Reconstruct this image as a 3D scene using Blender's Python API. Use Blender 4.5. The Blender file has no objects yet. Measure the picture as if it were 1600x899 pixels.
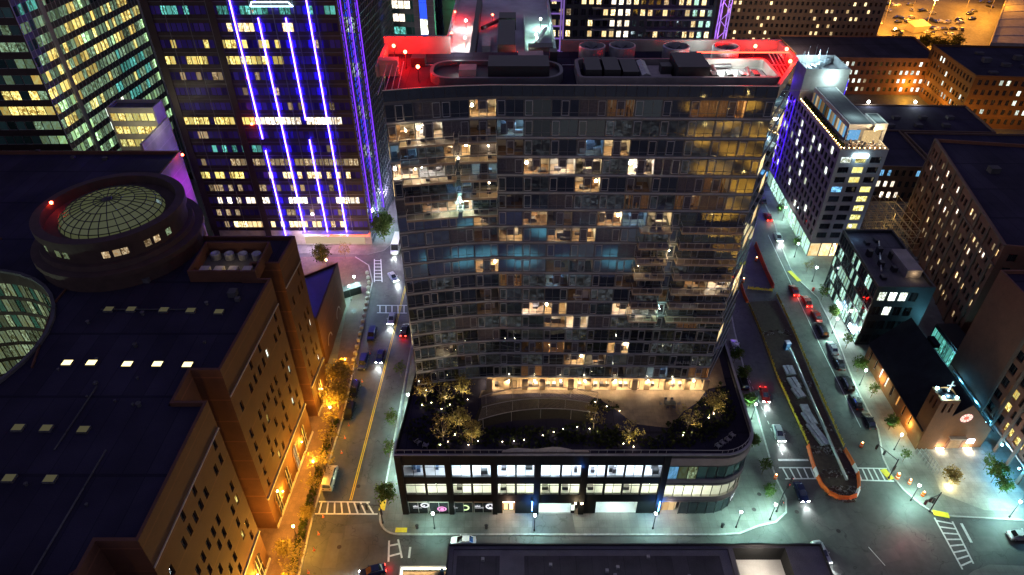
import bpy, math, random
from mathutils import Vector
R = random.Random(11)
SC = bpy.context.scene
COL = SC.collection
PI = math.pi

# ------------------------------------------------------------------ camera
HC, PITCH, FPX = 115.0, math.radians(37.5), 1067.0
cd = bpy.data.cameras.new('camera')
cam = bpy.data.objects.new('camera', cd)
COL.objects.link(cam)
cam.location = (0, 0, HC)
cam.rotation_euler = (PI / 2 - PITCH, 0, 0)
cd.sensor_width = 36
cd.lens = 36 * FPX / 1600
cd.clip_start, cd.clip_end = 1, 3000
SC.camera = cam
CS, SN = math.cos(PITCH), math.sin(PITCH)


def g(px, py, z=0.0):
    """survey: the place at height z that the photo shows at (px, py)"""
    a, b = (px - 800) / FPX, -(py - 449.5) / FPX
    t = (z - HC) / (-SN + b * CS)
    return Vector((a * t, (CS + b * SN) * t, z))


def proj(p):
    dz = p[2] - HC
    dep = p[1] * CS - dz * SN
    up = p[1] * SN + dz * CS
    return 800 + FPX * p[0] / dep, 449.5 - FPX * up / dep, dep


# ------------------------------------------------------------------ node helpers / materials
class NT:
    def __init__(s, name):
        s.m = bpy.data.materials.new(name)
        s.m.use_nodes = True
        s.t = s.m.node_tree
        s.t.nodes.clear()
        s.out = s.n('ShaderNodeOutputMaterial')

    def n(s, typ, **kw):
        nd = s.t.nodes.new(typ)
        for k, v in kw.items():
            setattr(nd, k, v)
        return nd

    def l(s, a, b):
        s.t.links.new(a, b)

    def math(s, op, a, b=None, clamp=False):
        nd = s.n('ShaderNodeMath', operation=op, use_clamp=clamp)
        for i, v in enumerate((a, b)):
            if v is None:
                continue
            if isinstance(v, (int, float)):
                nd.inputs[i].default_value = v
            else:
                s.l(v, nd.inputs[i])
        return nd.outputs[0]

    def mix(s, f, a, b, typ='MIX'):
        nd = s.n('ShaderNodeMix', data_type='RGBA', blend_type=typ)
        for i, v in ((0, f), (6, a), (7, b)):
            if isinstance(v, (int, float)):
                nd.inputs[i].default_value = v
            elif isinstance(v, tuple):
                nd.inputs[i].default_value = v + (1,)
            else:
                s.l(v, nd.inputs[i])
        return nd.outputs[2]

    def noise(s, vec, scale, detail=4, rough=.55):
        nd = s.n('ShaderNodeTexNoise')
        nd.inputs['Scale'].default_value = scale
        nd.inputs['Detail'].default_value = detail
        nd.inputs['Roughness'].default_value = rough
        if vec is not None:
            s.l(vec, nd.inputs['Vector'])
        return nd.outputs['Fac']

    def ramp(s, f, lo, hi):
        nd = s.n('ShaderNodeMapRange')
        nd.inputs['From Min'].default_value = lo
        nd.inputs['From Max'].default_value = hi
        s.l(f, nd.inputs['Value'])
        return nd.outputs[0]


def surf(name, col, rough=.7, metal=0., var=.35, scale=.6, fine=0., bump=0., spec=.5, pattern=None):
    t = NT(name)
    b = t.n('ShaderNodeBsdfPrincipled')
    b.inputs['Roughness'].default_value = rough
    b.inputs['Metallic'].default_value = metal
    b.inputs['Specular IOR Level'].default_value = spec
    pos = t.n('ShaderNodeNewGeometry').outputs['Position']
    c = col
    if var:
        f = t.ramp(t.noise(pos, scale, 5), .3, .7)
        dark = tuple(x * (1 - var) for x in col)
        lite = tuple(min(1, x * (1 + var * .6)) for x in col)
        c = t.mix(f, dark, lite)
    if fine:
        f2 = t.ramp(t.noise(pos, 9.0, 3), .3, .7)
        c = t.mix(fine, c, t.mix(f2, tuple(x * .4 for x in col), tuple(min(1, x * 1.5) for x in col)))
    if pattern:
        kind, sx, sz, amt = pattern
        if kind == 'joint':      # paving joints in plan
            mp = t.n('ShaderNodeMapping')
            mp.inputs['Scale'].default_value = (1 / sx, 1 / sz, 1)
            t.l(pos, mp.inputs['Vector'])
            br = t.n('ShaderNodeTexBrick')
            br.offset = 0
            br.inputs['Scale'].default_value = 1
            br.inputs['Brick Width'].default_value = 1
            br.inputs['Row Height'].default_value = 1
            br.inputs['Mortar Size'].default_value = .02
            br.inputs['Color1'].default_value = (1, 1, 1, 1)
            br.inputs['Color2'].default_value = (1 - amt * .6,) * 3 + (1,)
            br.inputs['Mortar'].default_value = (1 - amt,) * 3 + (1,)
            t.l(mp.outputs[0], br.inputs['Vector'])
            c = t.mix(1.0, c, br.outputs['Color'], 'MULTIPLY')
        elif kind == 'course':   # bands of masonry by height
            sep = t.n('ShaderNodeSeparateXYZ')
            t.l(pos, sep.inputs[0])
            z = t.math('FRACT', t.math('DIVIDE', sep.outputs[2], sz))
            line = t.math('LESS_THAN', z, .06)
            c = t.mix(t.math('MULTIPLY', line, amt), c, tuple(min(1, x * 1.9) for x in col))
    if isinstance(c, tuple):
        b.inputs['Base Color'].default_value = c + (1,)
    else:
        t.l(c, b.inputs['Base Color'])
    if bump:
        bn = t.n('ShaderNodeBump')
        bn.inputs['Strength'].default_value = bump
        t.l(t.noise(pos, 6.0, 3), bn.inputs['Height'])
        t.l(bn.outputs[0], b.inputs['Normal'])
    t.l(b.outputs[0], t.out.inputs[0])
    return t.m


def emit(name, col, s):
    t = NT(name)
    e = t.n('ShaderNodeEmission')
    e.inputs[0].default_value = col + (1,)
    e.inputs[1].default_value = s
    t.l(e.outputs[0], t.out.inputs[0])
    return t.m


def rnd(t):
    oi = t.n('ShaderNodeObjectInfo').outputs['Random']
    ge = t.n('ShaderNodeNewGeometry').outputs['Random Per Island']
    return t.math('FRACT', t.math('ADD', t.math('MULTIPLY', oi, 7.31), ge))


def lit_pane(name, col, s, dim=.25):
    """a lit room seen through its pane: blinds, furniture and lamps of different brightness"""
    t = NT(name)
    r = rnd(t)
    uv = t.n('ShaderNodeTexCoord').outputs['UV']
    off = t.n('ShaderNodeCombineXYZ')
    t.l(t.math('MULTIPLY', r, 71), off.inputs[0])
    t.l(t.math('MULTIPLY', r, 37), off.inputs[1])
    sc = t.n('ShaderNodeVectorMath', operation='MULTIPLY')
    t.l(uv, sc.inputs[0])
    sc.inputs[1].default_value = (3.1, 2.3, 1)
    ad = t.n('ShaderNodeVectorMath', operation='ADD')
    t.l(sc.outputs[0], ad.inputs[0])
    t.l(off.outputs[0], ad.inputs[1])
    vo = t.n('ShaderNodeTexVoronoi', distance='CHEBYCHEV')
    vo.inputs['Scale'].default_value = 1.6
    t.l(ad.outputs[0], vo.inputs['Vector'])
    sep = t.n('ShaderNodeSeparateColor')
    t.l(vo.outputs['Color'], sep.inputs[0])
    cell = sep.outputs[0]
    nz = t.ramp(t.noise(ad.outputs[0], 3.0, 3), .35, .65)
    wv = t.n('ShaderNodeTexWave', wave_type='BANDS', bands_direction='X')
    wv.inputs['Scale'].default_value = 2.2
    t.l(ad.outputs[0], wv.inputs['Vector'])
    blinds = t.math('GREATER_THAN', r, .62)
    pat = t.math('MULTIPLY', t.math('ADD', .25, cell), t.math('ADD', .35, nz))
    pb = t.math('ADD', .35, t.math('MULTIPLY', wv.outputs['Fac'], .35))
    mixp = t.math('ADD', t.math('MULTIPLY', pat, t.math('SUBTRACT', 1, blinds)), t.math('MULTIPLY', pb, blinds))
    bright = t.math('ADD', dim, t.math('MULTIPLY', t.math('FRACT', t.math('MULTIPLY', r, 13.7)), 1 - dim))
    e = t.n('ShaderNodeEmission')
    c2 = t.mix(cell, tuple(x * y for x, y in zip(col, (1, .75, .5))), tuple(min(1, x * 1.05 + .08) for x in col))
    t.l(c2, e.inputs[0])
    t.l(t.math('MULTIPLY', t.math('MULTIPLY', mixp, bright), s), e.inputs[1])
    gl = t.n('ShaderNodeBsdfGlossy')
    gl.inputs['Roughness'].default_value = .05
    gl.inputs['Color'].default_value = (.5, .5, .5, 1)
    mx = t.n('ShaderNodeMixShader')
    mx.inputs[0].default_value = .12
    t.l(e.outputs[0], mx.inputs[1])
    t.l(gl.outputs[0], mx.inputs[2])
    t.l(mx.outputs[0], t.out.inputs[0])
    return t.m


def dark_glass(name, col, f0=.2, rough=.03, wave=.02, inner=.35):
    t = NT(name)
    d = t.n('ShaderNodeBsdfDiffuse')
    pos = t.n('ShaderNodeNewGeometry').outputs['Position']
    r = rnd(t)
    c = t.mix(t.math('MULTIPLY', r, inner), col, tuple(min(1, x * 7 + .01) for x in col))
    t.l(c, d.inputs[0])
    gl = t.n('ShaderNodeBsdfGlossy')
    gl.inputs['Roughness'].default_value = rough
    gl.inputs['Color'].default_value = (.74, .88, 1, 1)
    bn = t.n('ShaderNodeBump')
    bn.inputs['Strength'].default_value = wave
    bn.inputs['Distance'].default_value = .3
    t.l(t.noise(pos, .7, 2), bn.inputs['Height'])
    t.l(bn.outputs[0], gl.inputs['Normal'])
    fr = t.n('ShaderNodeFresnel')
    fr.inputs[0].default_value = 1.55
    fac = t.math('ADD', fr.outputs[0], f0 - .045, clamp=True)
    mx = t.n('ShaderNodeMixShader')
    t.l(fac, mx.inputs[0])
    t.l(d.outputs[0], mx.inputs[1])
    t.l(gl.outputs[0], mx.inputs[2])
    t.l(mx.outputs[0], t.out.inputs[0])
    return t.m


def faint_pane(name, col, s, f0):
    """glass with an almost dark room and half drawn curtains behind it"""
    m = lit_pane(name, col, s, .1)
    t = m.node_tree
    for n in t.nodes:
        if n.type == 'MIX_SHADER':
            n.inputs[0].default_value = f0
        if n.type == 'BSDF_GLOSSY':
            n.inputs['Color'].default_value = (.74, .88, 1, 1)
    return m


def clear_glass(name, refl=.12, tint=(1, 1, 1)):
    t = NT(name)
    tr = t.n('ShaderNodeBsdfTransparent')
    tr.inputs[0].default_value = tint + (1,)
    gl = t.n('ShaderNodeBsdfGlossy')
    gl.inputs['Roughness'].default_value = .02
    gl.inputs['Color'].default_value = (.9, .95, 1, 1)
    mx = t.n('ShaderNodeMixShader')
    mx.inputs[0].default_value = refl
    t.l(tr.outputs[0], mx.inputs[1])
    t.l(gl.outputs[0], mx.inputs[2])
    t.l(mx.outputs[0], t.out.inputs[0])
    return t.m


def asphalt(name, col, patch=.5):
    t = NT(name)
    b = t.n('ShaderNodeBsdfPrincipled')
    b.inputs['Roughness'].default_value = .62
    pos = t.n('ShaderNodeNewGeometry').outputs['Position']
    big = t.ramp(t.noise(pos, .09, 5, .6), .35, .68)
    mid = t.ramp(t.noise(pos, .7, 4, .7), .3, .75)
    fin = t.ramp(t.noise(pos, 7, 2), .2, .8)
    mp = t.n('ShaderNodeMapping')
    mp.inputs['Scale'].default_value = (.55, .02, .1)
    t.l(pos, mp.inputs[0])
    trk = t.ramp(t.noise(mp.outputs[0], 1.0, 3), .35, .65)
    c = t.mix(big, tuple(x * (1 - patch) for x in col), tuple(x * 1.35 for x in col))
    c = t.mix(t.math('MULTIPLY', mid, .45), c, tuple(x * .55 for x in col))
    c = t.mix(t.math('MULTIPLY', fin, .25), c, tuple(x * 1.7 for x in col))
    c = t.mix(t.math('MULTIPLY', trk, .35), c, tuple(x * .6 for x in col))
    vo = t.n('ShaderNodeTexVoronoi', feature='DISTANCE_TO_EDGE')
    vo.inputs['Scale'].default_value = .13
    dist = t.n('ShaderNodeVectorMath', operation='ADD')
    t.l(pos, dist.inputs[0])
    nzv = t.n('ShaderNodeTexNoise')
    nzv.inputs['Scale'].default_value = .4
    t.l(pos, nzv.inputs['Vector'])
    sc = t.n('ShaderNodeVectorMath', operation='SCALE')
    sc.inputs['Scale'].default_value = 5
    t.l(nzv.outputs['Color'], sc.inputs[0])
    t.l(sc.outputs[0], dist.inputs[1])
    t.l(dist.outputs[0], vo.inputs['Vector'])
    crack = t.math('LESS_THAN', vo.outputs['Distance'], .008)
    c = t.mix(t.math('MULTIPLY', crack, .6), c, tuple(x * .25 for x in col))
    t.l(c, b.inputs['Base Color'])
    t.l(t.math('ADD', .45, t.math('MULTIPLY', mid, .35)), b.inputs['Roughness'])
    t.l(b.outputs[0], t.out.inputs[0])
    return t.m


def leafmat(name, c0, c1):
    t = NT(name)
    ge = t.n('ShaderNodeNewGeometry')
    c = t.mix(ge.outputs['Random Per Island'], c0, c1)
    d = t.n('ShaderNodeBsdfDiffuse')
    tr = t.n('ShaderNodeBsdfTranslucent')
    t.l(c, d.inputs[0])
    t.l(c, tr.inputs[0])
    mx = t.n('ShaderNodeMixShader')
    mx.inputs[0].default_value = .4
    t.l(d.outputs[0], mx.inputs[1])
    t.l(tr.outputs[0], mx.inputs[2])
    t.l(mx.outputs[0], t.out.inputs[0])
    return t.m


M = {}
M['asphalt'] = asphalt('asphalt', (.082, .082, .078), .62)
M['lot'] = asphalt('lot_asphalt', (.10, .095, .09))
M['concrete'] = surf('pavement_concrete', (.185, .18, .165), .8, var=.4, scale=.35, fine=.3, pattern=('joint', 1.5, 1.5, .35))
M['kerb'] = surf('kerb_granite', (.38, .37, .35), .7, var=.3, scale=1.5)
M['plaza'] = surf('plaza_pavers', (.15, .09, .08), .75, var=.4, scale=.5, fine=.5, pattern=('joint', .9, .9, .3))
M['plaza2'] = surf('church_plaza_pavers', (.27, .25, .22), .75, var=.35, scale=.4, fine=.3, pattern=('joint', 1.2, 1.2, .3))
M['paint'] = surf('road_paint_white', (.72, .72, .70), .6, var=.3, scale=1.3, fine=.35)
M['yellow'] = surf('road_paint_yellow', (.85, .55, .02), .6, var=.25, scale=1.0, fine=.2)
M['tactile'] = surf('tactile_yellow', (.80, .60, .02), .6, var=.15, scale=3)
M['soil'] = surf('soil', (.07, .05, .035), .95, var=.6, scale=1.2, fine=.5, bump=.6)
M['gravel'] = surf('crushed_gravel', (.22, .21, .19), .95, var=.5, scale=1.5, fine=.7, bump=.6)
M['roofdark'] = surf('roof_membrane', (.034, .031, .054), .9, var=.6, scale=.09, fine=.4, spec=.1, pattern=('joint', 3.2, 14.0, .45))
M['roofgrey'] = surf('roof_grey', (.10, .10, .105), .9, var=.45, scale=.25, fine=.4, spec=.1, pattern=('joint', 2.6, 9.0, .35))
M['roofpale'] = surf('roof_gravel', (.17, .17, .18), .95, var=.4, scale=.3, fine=.5, spec=.1)
M['roofwhite'] = surf('roof_white', (.48, .48, .48), .8, var=.25, scale=.3, fine=.15)
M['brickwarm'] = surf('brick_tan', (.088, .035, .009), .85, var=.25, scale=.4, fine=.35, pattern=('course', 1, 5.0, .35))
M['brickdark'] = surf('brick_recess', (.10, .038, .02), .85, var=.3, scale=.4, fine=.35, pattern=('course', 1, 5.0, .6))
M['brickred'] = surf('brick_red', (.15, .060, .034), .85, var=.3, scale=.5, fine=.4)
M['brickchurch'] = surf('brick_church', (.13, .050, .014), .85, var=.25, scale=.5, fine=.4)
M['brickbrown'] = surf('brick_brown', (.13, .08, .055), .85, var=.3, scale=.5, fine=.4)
M['render'] = surf('pale_cladding', (.30, .275, .26), .7, var=.15, scale=.5)
M['spandrel'] = surf('spandrel_metal', (.15, .15, .155), .45, metal=.3, var=.2, scale=.4)
M['slabedge'] = surf('slab_edge', (.36, .37, .38), .6, var=.25, scale=.5)
M['rotunda'] = surf('rotunda_stone', (.05, .028, .024), .8, var=.3, scale=.5)
M['bronze'] = surf('bronze_panel', (.040, .027, .028), .5, metal=.3, var=.25, scale=.4)
M['black'] = surf('black_metal', (.022, .022, .024), .45, var=.2, scale=1)
M['podframe'] = surf('podium_frame', (.013, .0135, .015), .7, var=.2, scale=.6, fine=.15, spec=.12)
M['podband'] = surf('podium_band', (.24, .22, .21), .6, var=.15, scale=.6)
M['frame'] = surf('window_frame', (.42, .42, .42), .5, metal=.1, var=.1)
M['framedark'] = surf('window_frame_dark', (.05, .05, .052), .4, metal=.3, var=.1)
M['rail'] = surf('rail_metal', (.62, .56, .46), .5, metal=.1, var=.15)
M['tan'] = surf('balcony_edge', (.42, .31, .19), .65, var=.2, scale=.6)
M['white'] = surf('white_paint', (.75, .75, .74), .5, var=.1)
M['grey'] = surf('grey_paint', (.30, .30, .30), .6, var=.2, scale=.8)
M['steel'] = surf('galvanised', (.42, .43, .44), .4, metal=.6, var=.3, scale=1.2)
M['wood'] = surf('wood', (.22, .13, .07), .7, var=.35, scale=2)
M['floorwarm'] = surf('floor_oak', (.36, .25, .15), .5, var=.25, scale=1)
M['roomwall'] = surf('room_wall', (.62, .56, .47), .9, var=.12)
M['sofa'] = surf('sofa_cloth', (.11, .10, .11), .9, var=.3, scale=3)
M['sofa2'] = surf('bed_cloth', (.55, .50, .45), .9, var=.2, scale=3)
M['curtain'] = surf('curtain', (.60, .34, .13), .9, var=.25, scale=3)
M['orange'] = surf('orange_plastic', (.75, .13, .015), .5, var=.2, scale=1.5)
M['red'] = surf('red_barrier', (.55, .05, .03), .55, var=.25, scale=1.5)
M['yellowplastic'] = surf('yellow_plastic', (.55, .36, .03), .55, var=.3, scale=1.5)
M['blueplastic'] = surf('blue_plastic', (.03, .10, .22), .45, var=.15)
M['tyre'] = surf('tyre', (.02, .02, .02), .85, var=0)
M['rim'] = surf('rim', (.45, .45, .47), .35, metal=.8, var=0)
M['carglass'] = dark_glass('car_glass', (.008, .009, .01), .12, wave=0)
M['bark'] = surf('bark', (.20, .15, .10), .9, var=.4, scale=4)
M['leafy'] = leafmat('leaf_yellow', (.17, .13, .045), (.33, .26, .09))
M['leafg'] = leafmat('leaf_green', (.045, .085, .02), (.11, .16, .04))
M['leafd'] = leafmat('leaf_dark', (.03, .045, .015), (.08, .085, .025))
M['bed'] = leafmat('planting', (.020, .028, .013), (.06, .07, .028))
M['lawn'] = surf('lawn', (.030, .026, .014), .95, var=.5, scale=1.5, fine=.6, bump=.5)
M['deck'] = surf('terrace_pavers', (.20, .135, .085), .7, var=.35, scale=.6, fine=.3, pattern=('joint', .8, .8, .45))
M['copper'] = surf('church_roof', (.012, .014, .020), .8, var=.4, scale=.5, fine=.3, spec=.08)
M['purpleroof'] = surf('gable_roof', (.06, .045, .12), .6, var=.25, scale=.4, fine=.25)
M['stone'] = surf('pale_stone', (.42, .38, .32), .8, var=.2, scale=.8)
M['concretewall'] = surf('concrete_wall', (.25, .23, .21), .85, var=.3, scale=.4, fine=.2, pattern=('course', 1, 3.2, .3))

M['g_main'] = dark_glass('tower_glass', (.012, .015, .015), .33, wave=.012, inner=.5)
M['g_office'] = dark_glass('office_glass', (.024, .016, .13), .14, wave=.02, inner=.5)  # blue spill of the light strips is put into the pane colour
M['g_side'] = dark_glass('mirror_glass', (.008, .010, .014), .42, rough=.04, wave=.05)
M['g_teal'] = dark_glass('teal_glass', (.012, .034, .028), .18, wave=.03, inner=.9)
M['g_dark'] = dark_glass('dark_pane', (.008, .008, .010), .10, wave=.02, inner=.3)
M['g_pod'] = clear_glass('shop_glass', .05)
M['g_room'] = clear_glass('room_glass', .07)
M['g_rail'] = clear_glass('rail_glass', .14, (.75, .78, .78))

M['g_faint'] = faint_pane('faint_room', (.55, .66, .75), .05, .26)
M['framemid'] = surf('tower_frame', (.17, .175, .18), .5, metal=.2, var=.1)
LIT = dict(
    warm=((1, .74, .38), 2.6), white=((1, .93, .78), 3.2), cool=((.72, 1, .93), 3.0), yellow=((1, .80, .22), 1.6),
    yg=((.92, .95, .30), 1.7), teal=((.12, .75, .72), .8), blue=((.12, .45, 1), 1.6), orange=((1, .45, .08), 1.3),
    dim=((.9, .70, .42), .55), green=((.42, .85, .42), 1.7), grn=((.38, .70, .46), .6), mint=((.45, 1, .85), 1.5), well=((.42, .62, .36), .42), dome=((.42, .52, .25), .2))
for k, (c, s) in LIT.items():
    M['L_' + k] = lit_pane('lit_' + k, c, s)
M['e_white'] = emit('lamp_white', (.88, 1, .95), 30)
M['e_sodium'] = emit('lamp_sodium', (1, .62, .18), 26)
M['e_warm'] = emit('lamp_warm', (1, .80, .50), 22)
M['e_ceil'] = emit('ceiling_lamp_warm', (1, .78, .46), 55)
M['e_ceilw'] = emit('ceiling_lamp_white', (1, .93, .82), 130)
M['e_ceilb'] = emit('ceiling_lamp_blue', (.25, .55, 1), 40)
M['e_ceilo'] = emit('ceiling_lamp_orange', (1, .52, .16), 60)
M['e_ceild'] = emit('ceiling_lamp_low', (1, .78, .48), 3)
M['e_ceilc'] = emit('ceiling_lamp_curtained', (1, .76, .48), 9)
M['e_office'] = emit('office_strip', (.80, .92, 1), 16)
M['e_park'] = emit('garage_strip', (1, .92, .66), 5)
M['e_garage'] = emit('garage_entry_strip', (.80, 1, .92), 12)
M['e_purple'] = emit('purple_led', (.055, .02, 1), 30)
M['e_purplecore'] = emit('purple_led_core', (.42, .40, 1), 5)
M['e_violet'] = emit('violet_led', (.16, .03, .75), 1.3)
M['e_lilac'] = emit('lilac_frame', (.30, .17, .62), .35)
M['e_red'] = emit('beacon_red', (1, .05, .02), 40)
M['e_redled'] = emit('red_led', (1, .04, .02), 6)
M['e_blueled'] = emit('blue_led', (.10, .35, 1), 14)
M['e_bluev'] = emit('hotel_blue_led', (.07, .015, 1), .75)
M['e_head'] = emit('headlight_on', (.95, 1, 1), 60)
M['e_tail'] = emit('taillight_on', (1, .03, .02), 16)
M['e_sky'] = emit('skylight_glow', (1, .80, .34), 1.5)
M['e_skydim'] = emit('skylight_dim', (.8, .72, .40), .05)
M['e_sign'] = emit('sign_white', (.55, .85, 1), 9)
M['e_cyan'] = emit('cyan_lamp', (.35, .85, 1), 30)
M['e_poster'] = emit('poster_backlit', (.9, .9, .95), .7)
M['e_pink'] = emit('poster_pink', (.9, .35, .7), .7)
M['e_lime'] = emit('poster_lime', (.75, 1, .45), .8)
M['e_string'] = emit('string_bulb', (1, .62, .22), 18)


# ------------------------------------------------------------------ mesh builder
class MB:
    def __init__(s):
        s.v, s.f, s.m, s.uv = [], [], [], {}

    def quad(s, a, b, c, d, m=0, uv=False):
        i = len(s.v)
        s.v += [tuple(a), tuple(b), tuple(c), tuple(d)]
        s.f.append((i, i + 1, i + 2, i + 3))
        s.m.append(m)
        if uv:
            s.uv[len(s.f) - 1] = ((0, 0), (1, 0), (1, 1), (0, 1))

    def poly(s, pts, m=0):
        i = len(s.v)
        s.v += [tuple(p) for p in pts]
        s.f.append(tuple(range(i, i + len(pts))))
        s.m.append(m)

    def box(s, x0, x1, y0, y1, z0, z1, m=0, rot=None, org=None):
        i = len(s.v)
        P = [(x0, y0, z0), (x1, y0, z0), (x1, y1, z0), (x0, y1, z0), (x0, y0, z1), (x1, y0, z1), (x1, y1, z1), (x0, y1, z1)]
        if rot is not None:
            c, q = math.cos(rot), math.sin(rot)
            o = org or (0, 0)
            P = [(o[0] + x * c - y * q, o[1] + x * q + y * c, z) for x, y, z in P]
        s.v += P
        for f in ((0, 3, 2, 1), (4, 5, 6, 7), (0, 1, 5, 4), (1, 2, 6, 5), (2, 3, 7, 6), (3, 0, 4, 7)):
            s.f.append(tuple(i + k for k in f))
            s.m.append(m)

    def prism(s, pts, z0, z1, m=0, mtop=None, bottom=True):
        n = len(pts)
        i = len(s.v)
        s.v += [(p[0], p[1], z0) for p in pts] + [(p[0], p[1], z1) for p in pts]
        for k in range(n):
            s.f.append((i + k, i + (k + 1) % n, i + n + (k + 1) % n, i + n + k))
            s.m.append(m)
        s.f.append(tuple(i + n + k for k in range(n)))
        s.m.append(m if mtop is None else mtop)
        if bottom:
            s.f.append(tuple(i + k for k in reversed(range(n))))
            s.m.append(m)

    def tube(s, a, b, r0, r1=None, n=8, m=0, caps=True):
        a, b = Vector(a), Vector(b)
        r1 = r0 if r1 is None else r1
        d = (b - a).normalized()
        u = d.orthogonal().normalized()
        w = d.cross(u)
        i = len(s.v)
        for p, r in ((a, r0), (b, r1)):
            for k in range(n):
                t = 2 * PI * k / n
                s.v.append(tuple(p + (u * math.cos(t) + w * math.sin(t)) * r))
        for k in range(n):
            s.f.append((i + k, i + (k + 1) % n, i + n + (k + 1) % n, i + n + k))
            s.m.append(m)
        if caps:
            s.f.append(tuple(i + n + k for k in range(n)))
            s.m.append(m)
            s.f.append(tuple(i + k for k in reversed(range(n))))
            s.m.append(m)

    def lathe(s, prof, n=16, m=0, c=(0, 0, 0), sx=1, sy=1):
        i = len(s.v)
        for r, z in prof:
            for k in range(n):
                t = 2 * PI * k / n
                s.v.append((c[0] + r * sx * math.cos(t), c[1] + r * sy * math.sin(t), c[2] + z))
        for j in range(len(prof) - 1):
            for k in range(n):
                a, b = i + j * n + k, i + j * n + (k + 1) % n
                s.f.append((a, b, b + n, a + n))
                s.m.append(m)

    def ball(s, c, r, n=10, m=0, sz=1):
        s.lathe([(max(.001, r * math.sin(PI * j / 6)), -r * sz * math.cos(PI * j / 6)) for j in range(7)], n, m, c)

    def band(s, pts, w, z0, z1, m=0, closed=False):
        """a strip of width w and rectangular section along pts"""
        n = len(pts)
        L, Rr = [], []
        for k in range(n):
            a = Vector(pts[k - 1][:2]) if (k > 0 or closed) else Vector(pts[k][:2])
            b = Vector(pts[(k + 1) % n][:2]) if (k < n - 1 or closed) else Vector(pts[k][:2])
            d = (b - a).normalized()
            q = Vector((d.y, -d.x)) * (w / 2)
            p = Vector(pts[k][:2])
            L.append(p - q)
            Rr.append(p + q)
        for k in range(n if closed else n - 1):
            j = (k + 1) % n
            a, b, c, d = Rr[k], Rr[j], L[j], L[k]
            i = len(s.v)
            s.v += [(p.x, p.y, z) for z in (z0, z1) for p in (a, b, c, d)]
            for f in ((4, 5, 6, 7), (0, 1, 5, 4), (2, 3, 7, 6), (0, 4, 7, 3), (1, 2, 6, 5)):
                s.f.append(tuple(i + q for q in f))
                s.m.append(m)

    def mesh(s, name, mats):
        me = bpy.data.meshes.new(name)
        me.from_pydata(s.v, [], s.f)
        for k in mats:
            me.materials.append(M[k] if isinstance(k, str) else k)
        me.polygons.foreach_set('material_index', s.m)
        if s.uv:
            ul = me.uv_layers.new(name='UVMap')
            for fi, uvs in s.uv.items():
                for li, uv in zip(me.polygons[fi].loop_indices, uvs):
                    ul.data[li].uv = uv
        me.update()
        return me

    def build(s, name, mats, parent=None, world=True, smooth=False):
        if isinstance(mats, str):
            mats = [mats]
        o = bpy.data.objects.new(name, s.mesh(name, mats))
        COL.objects.link(o)
        if smooth:
            o.data.polygons.foreach_set('use_smooth', [True] * len(o.data.polygons))
        if parent is not None:
            o.parent = parent
            if world:
                o.location = -root_loc(parent)
        return o


def build_each(b, name, mats, parent=None):
    """one object for every separate piece collected in b"""
    par = list(range(len(b.v)))

    def find(i):
        while par[i] != i:
            par[i] = par[par[i]]
            i = par[i]
        return i
    for f in b.f:
        r = find(f[0])
        for k in f[1:]:
            par[find(k)] = r
    groups = {}
    for fi, f in enumerate(b.f):
        groups.setdefault(find(f[0]), []).append(fi)
    out = []
    for fl in groups.values():
        c = MB()
        remap = {}
        for fi in fl:
            for k in b.f[fi]:
                if k not in remap:
                    remap[k] = len(c.v)
                    c.v.append(b.v[k])
            c.f.append(tuple(remap[k] for k in b.f[fi]))
            c.m.append(b.m[fi])
            if fi in b.uv:
                c.uv[len(c.f) - 1] = b.uv[fi]
        out.append(c.build(name, mats, parent))
    return out


def root_loc(o):
    v = Vector((0, 0, 0))
    while o is not None:
        v = v + o.location
        o = o.parent
    return v


def tag(o, label=None, cat=None, group=None, kind=None):
    for k, v in (('label', label), ('category', cat), ('group', group), ('kind', kind)):
        if v:
            o[k] = v
    return o


def thing(name, label, cat, loc=(0, 0, 0), rz=0, group=None):
    o = bpy.data.objects.new(name, None)
    o.empty_display_size = .3
    COL.objects.link(o)
    o.location = loc
    o.rotation_euler = (0, 0, rz)
    return tag(o, label, cat, group)


def kids(o):
    return [c for c in bpy.data.objects if c.parent == o]


KID = {}


def dup(root, loc, rz, label=None, group=None, cat=None, swap=None):
    r = root.copy()
    COL.objects.link(r)
    r.location = loc
    r.rotation_euler = (0, 0, rz)
    tag(r, label, cat, group)
    if root.name not in KID:
        KID[root.name] = [(c, kids(c)) for c in kids(root)]
    for c, gs in KID[root.name]:
        d = c.copy()
        COL.objects.link(d)
        d.parent = r
        reswap(d, swap)
        for e in gs:
            f = e.copy()
            COL.objects.link(f)
            f.parent = d
            reswap(f, swap)
    return r


def reswap(o, swap):
    if swap and o.type == 'MESH':
        for s in o.material_slots:
            if s.material and s.material.name in swap:
                s.link = 'OBJECT'
                s.material = swap[s.material.name]


def lamp(name, loc, col, watts, parent=None, size=.15, spot=None, rot=None, blend=.6):
    ld = bpy.data.lights.new(name, 'SPOT' if spot else 'POINT')
    ld.color, ld.energy, ld.shadow_soft_size = col, watts, size
    if spot:
        ld.spot_size, ld.spot_blend = math.radians(spot), blend
    o = bpy.data.objects.new(name, ld)
    COL.objects.link(o)
    o.location = loc
    if rot:
        o.rotation_euler = rot
    if parent is not None:
        o.parent = parent
    return o


# ------------------------------------------------------------------ facades
WINS = {}
PANES = {}


def pane_mesh(w, h, key, div, fr):
    k = (round(w, 2), round(h, 2), key, div, fr)
    if k not in PANES:
        b = MB()
        add_pane(b, w, h, div, (0, 0, 0), 0)
        PANES[k] = b.mesh('window', [key, fr])
    return PANES[k]


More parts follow.
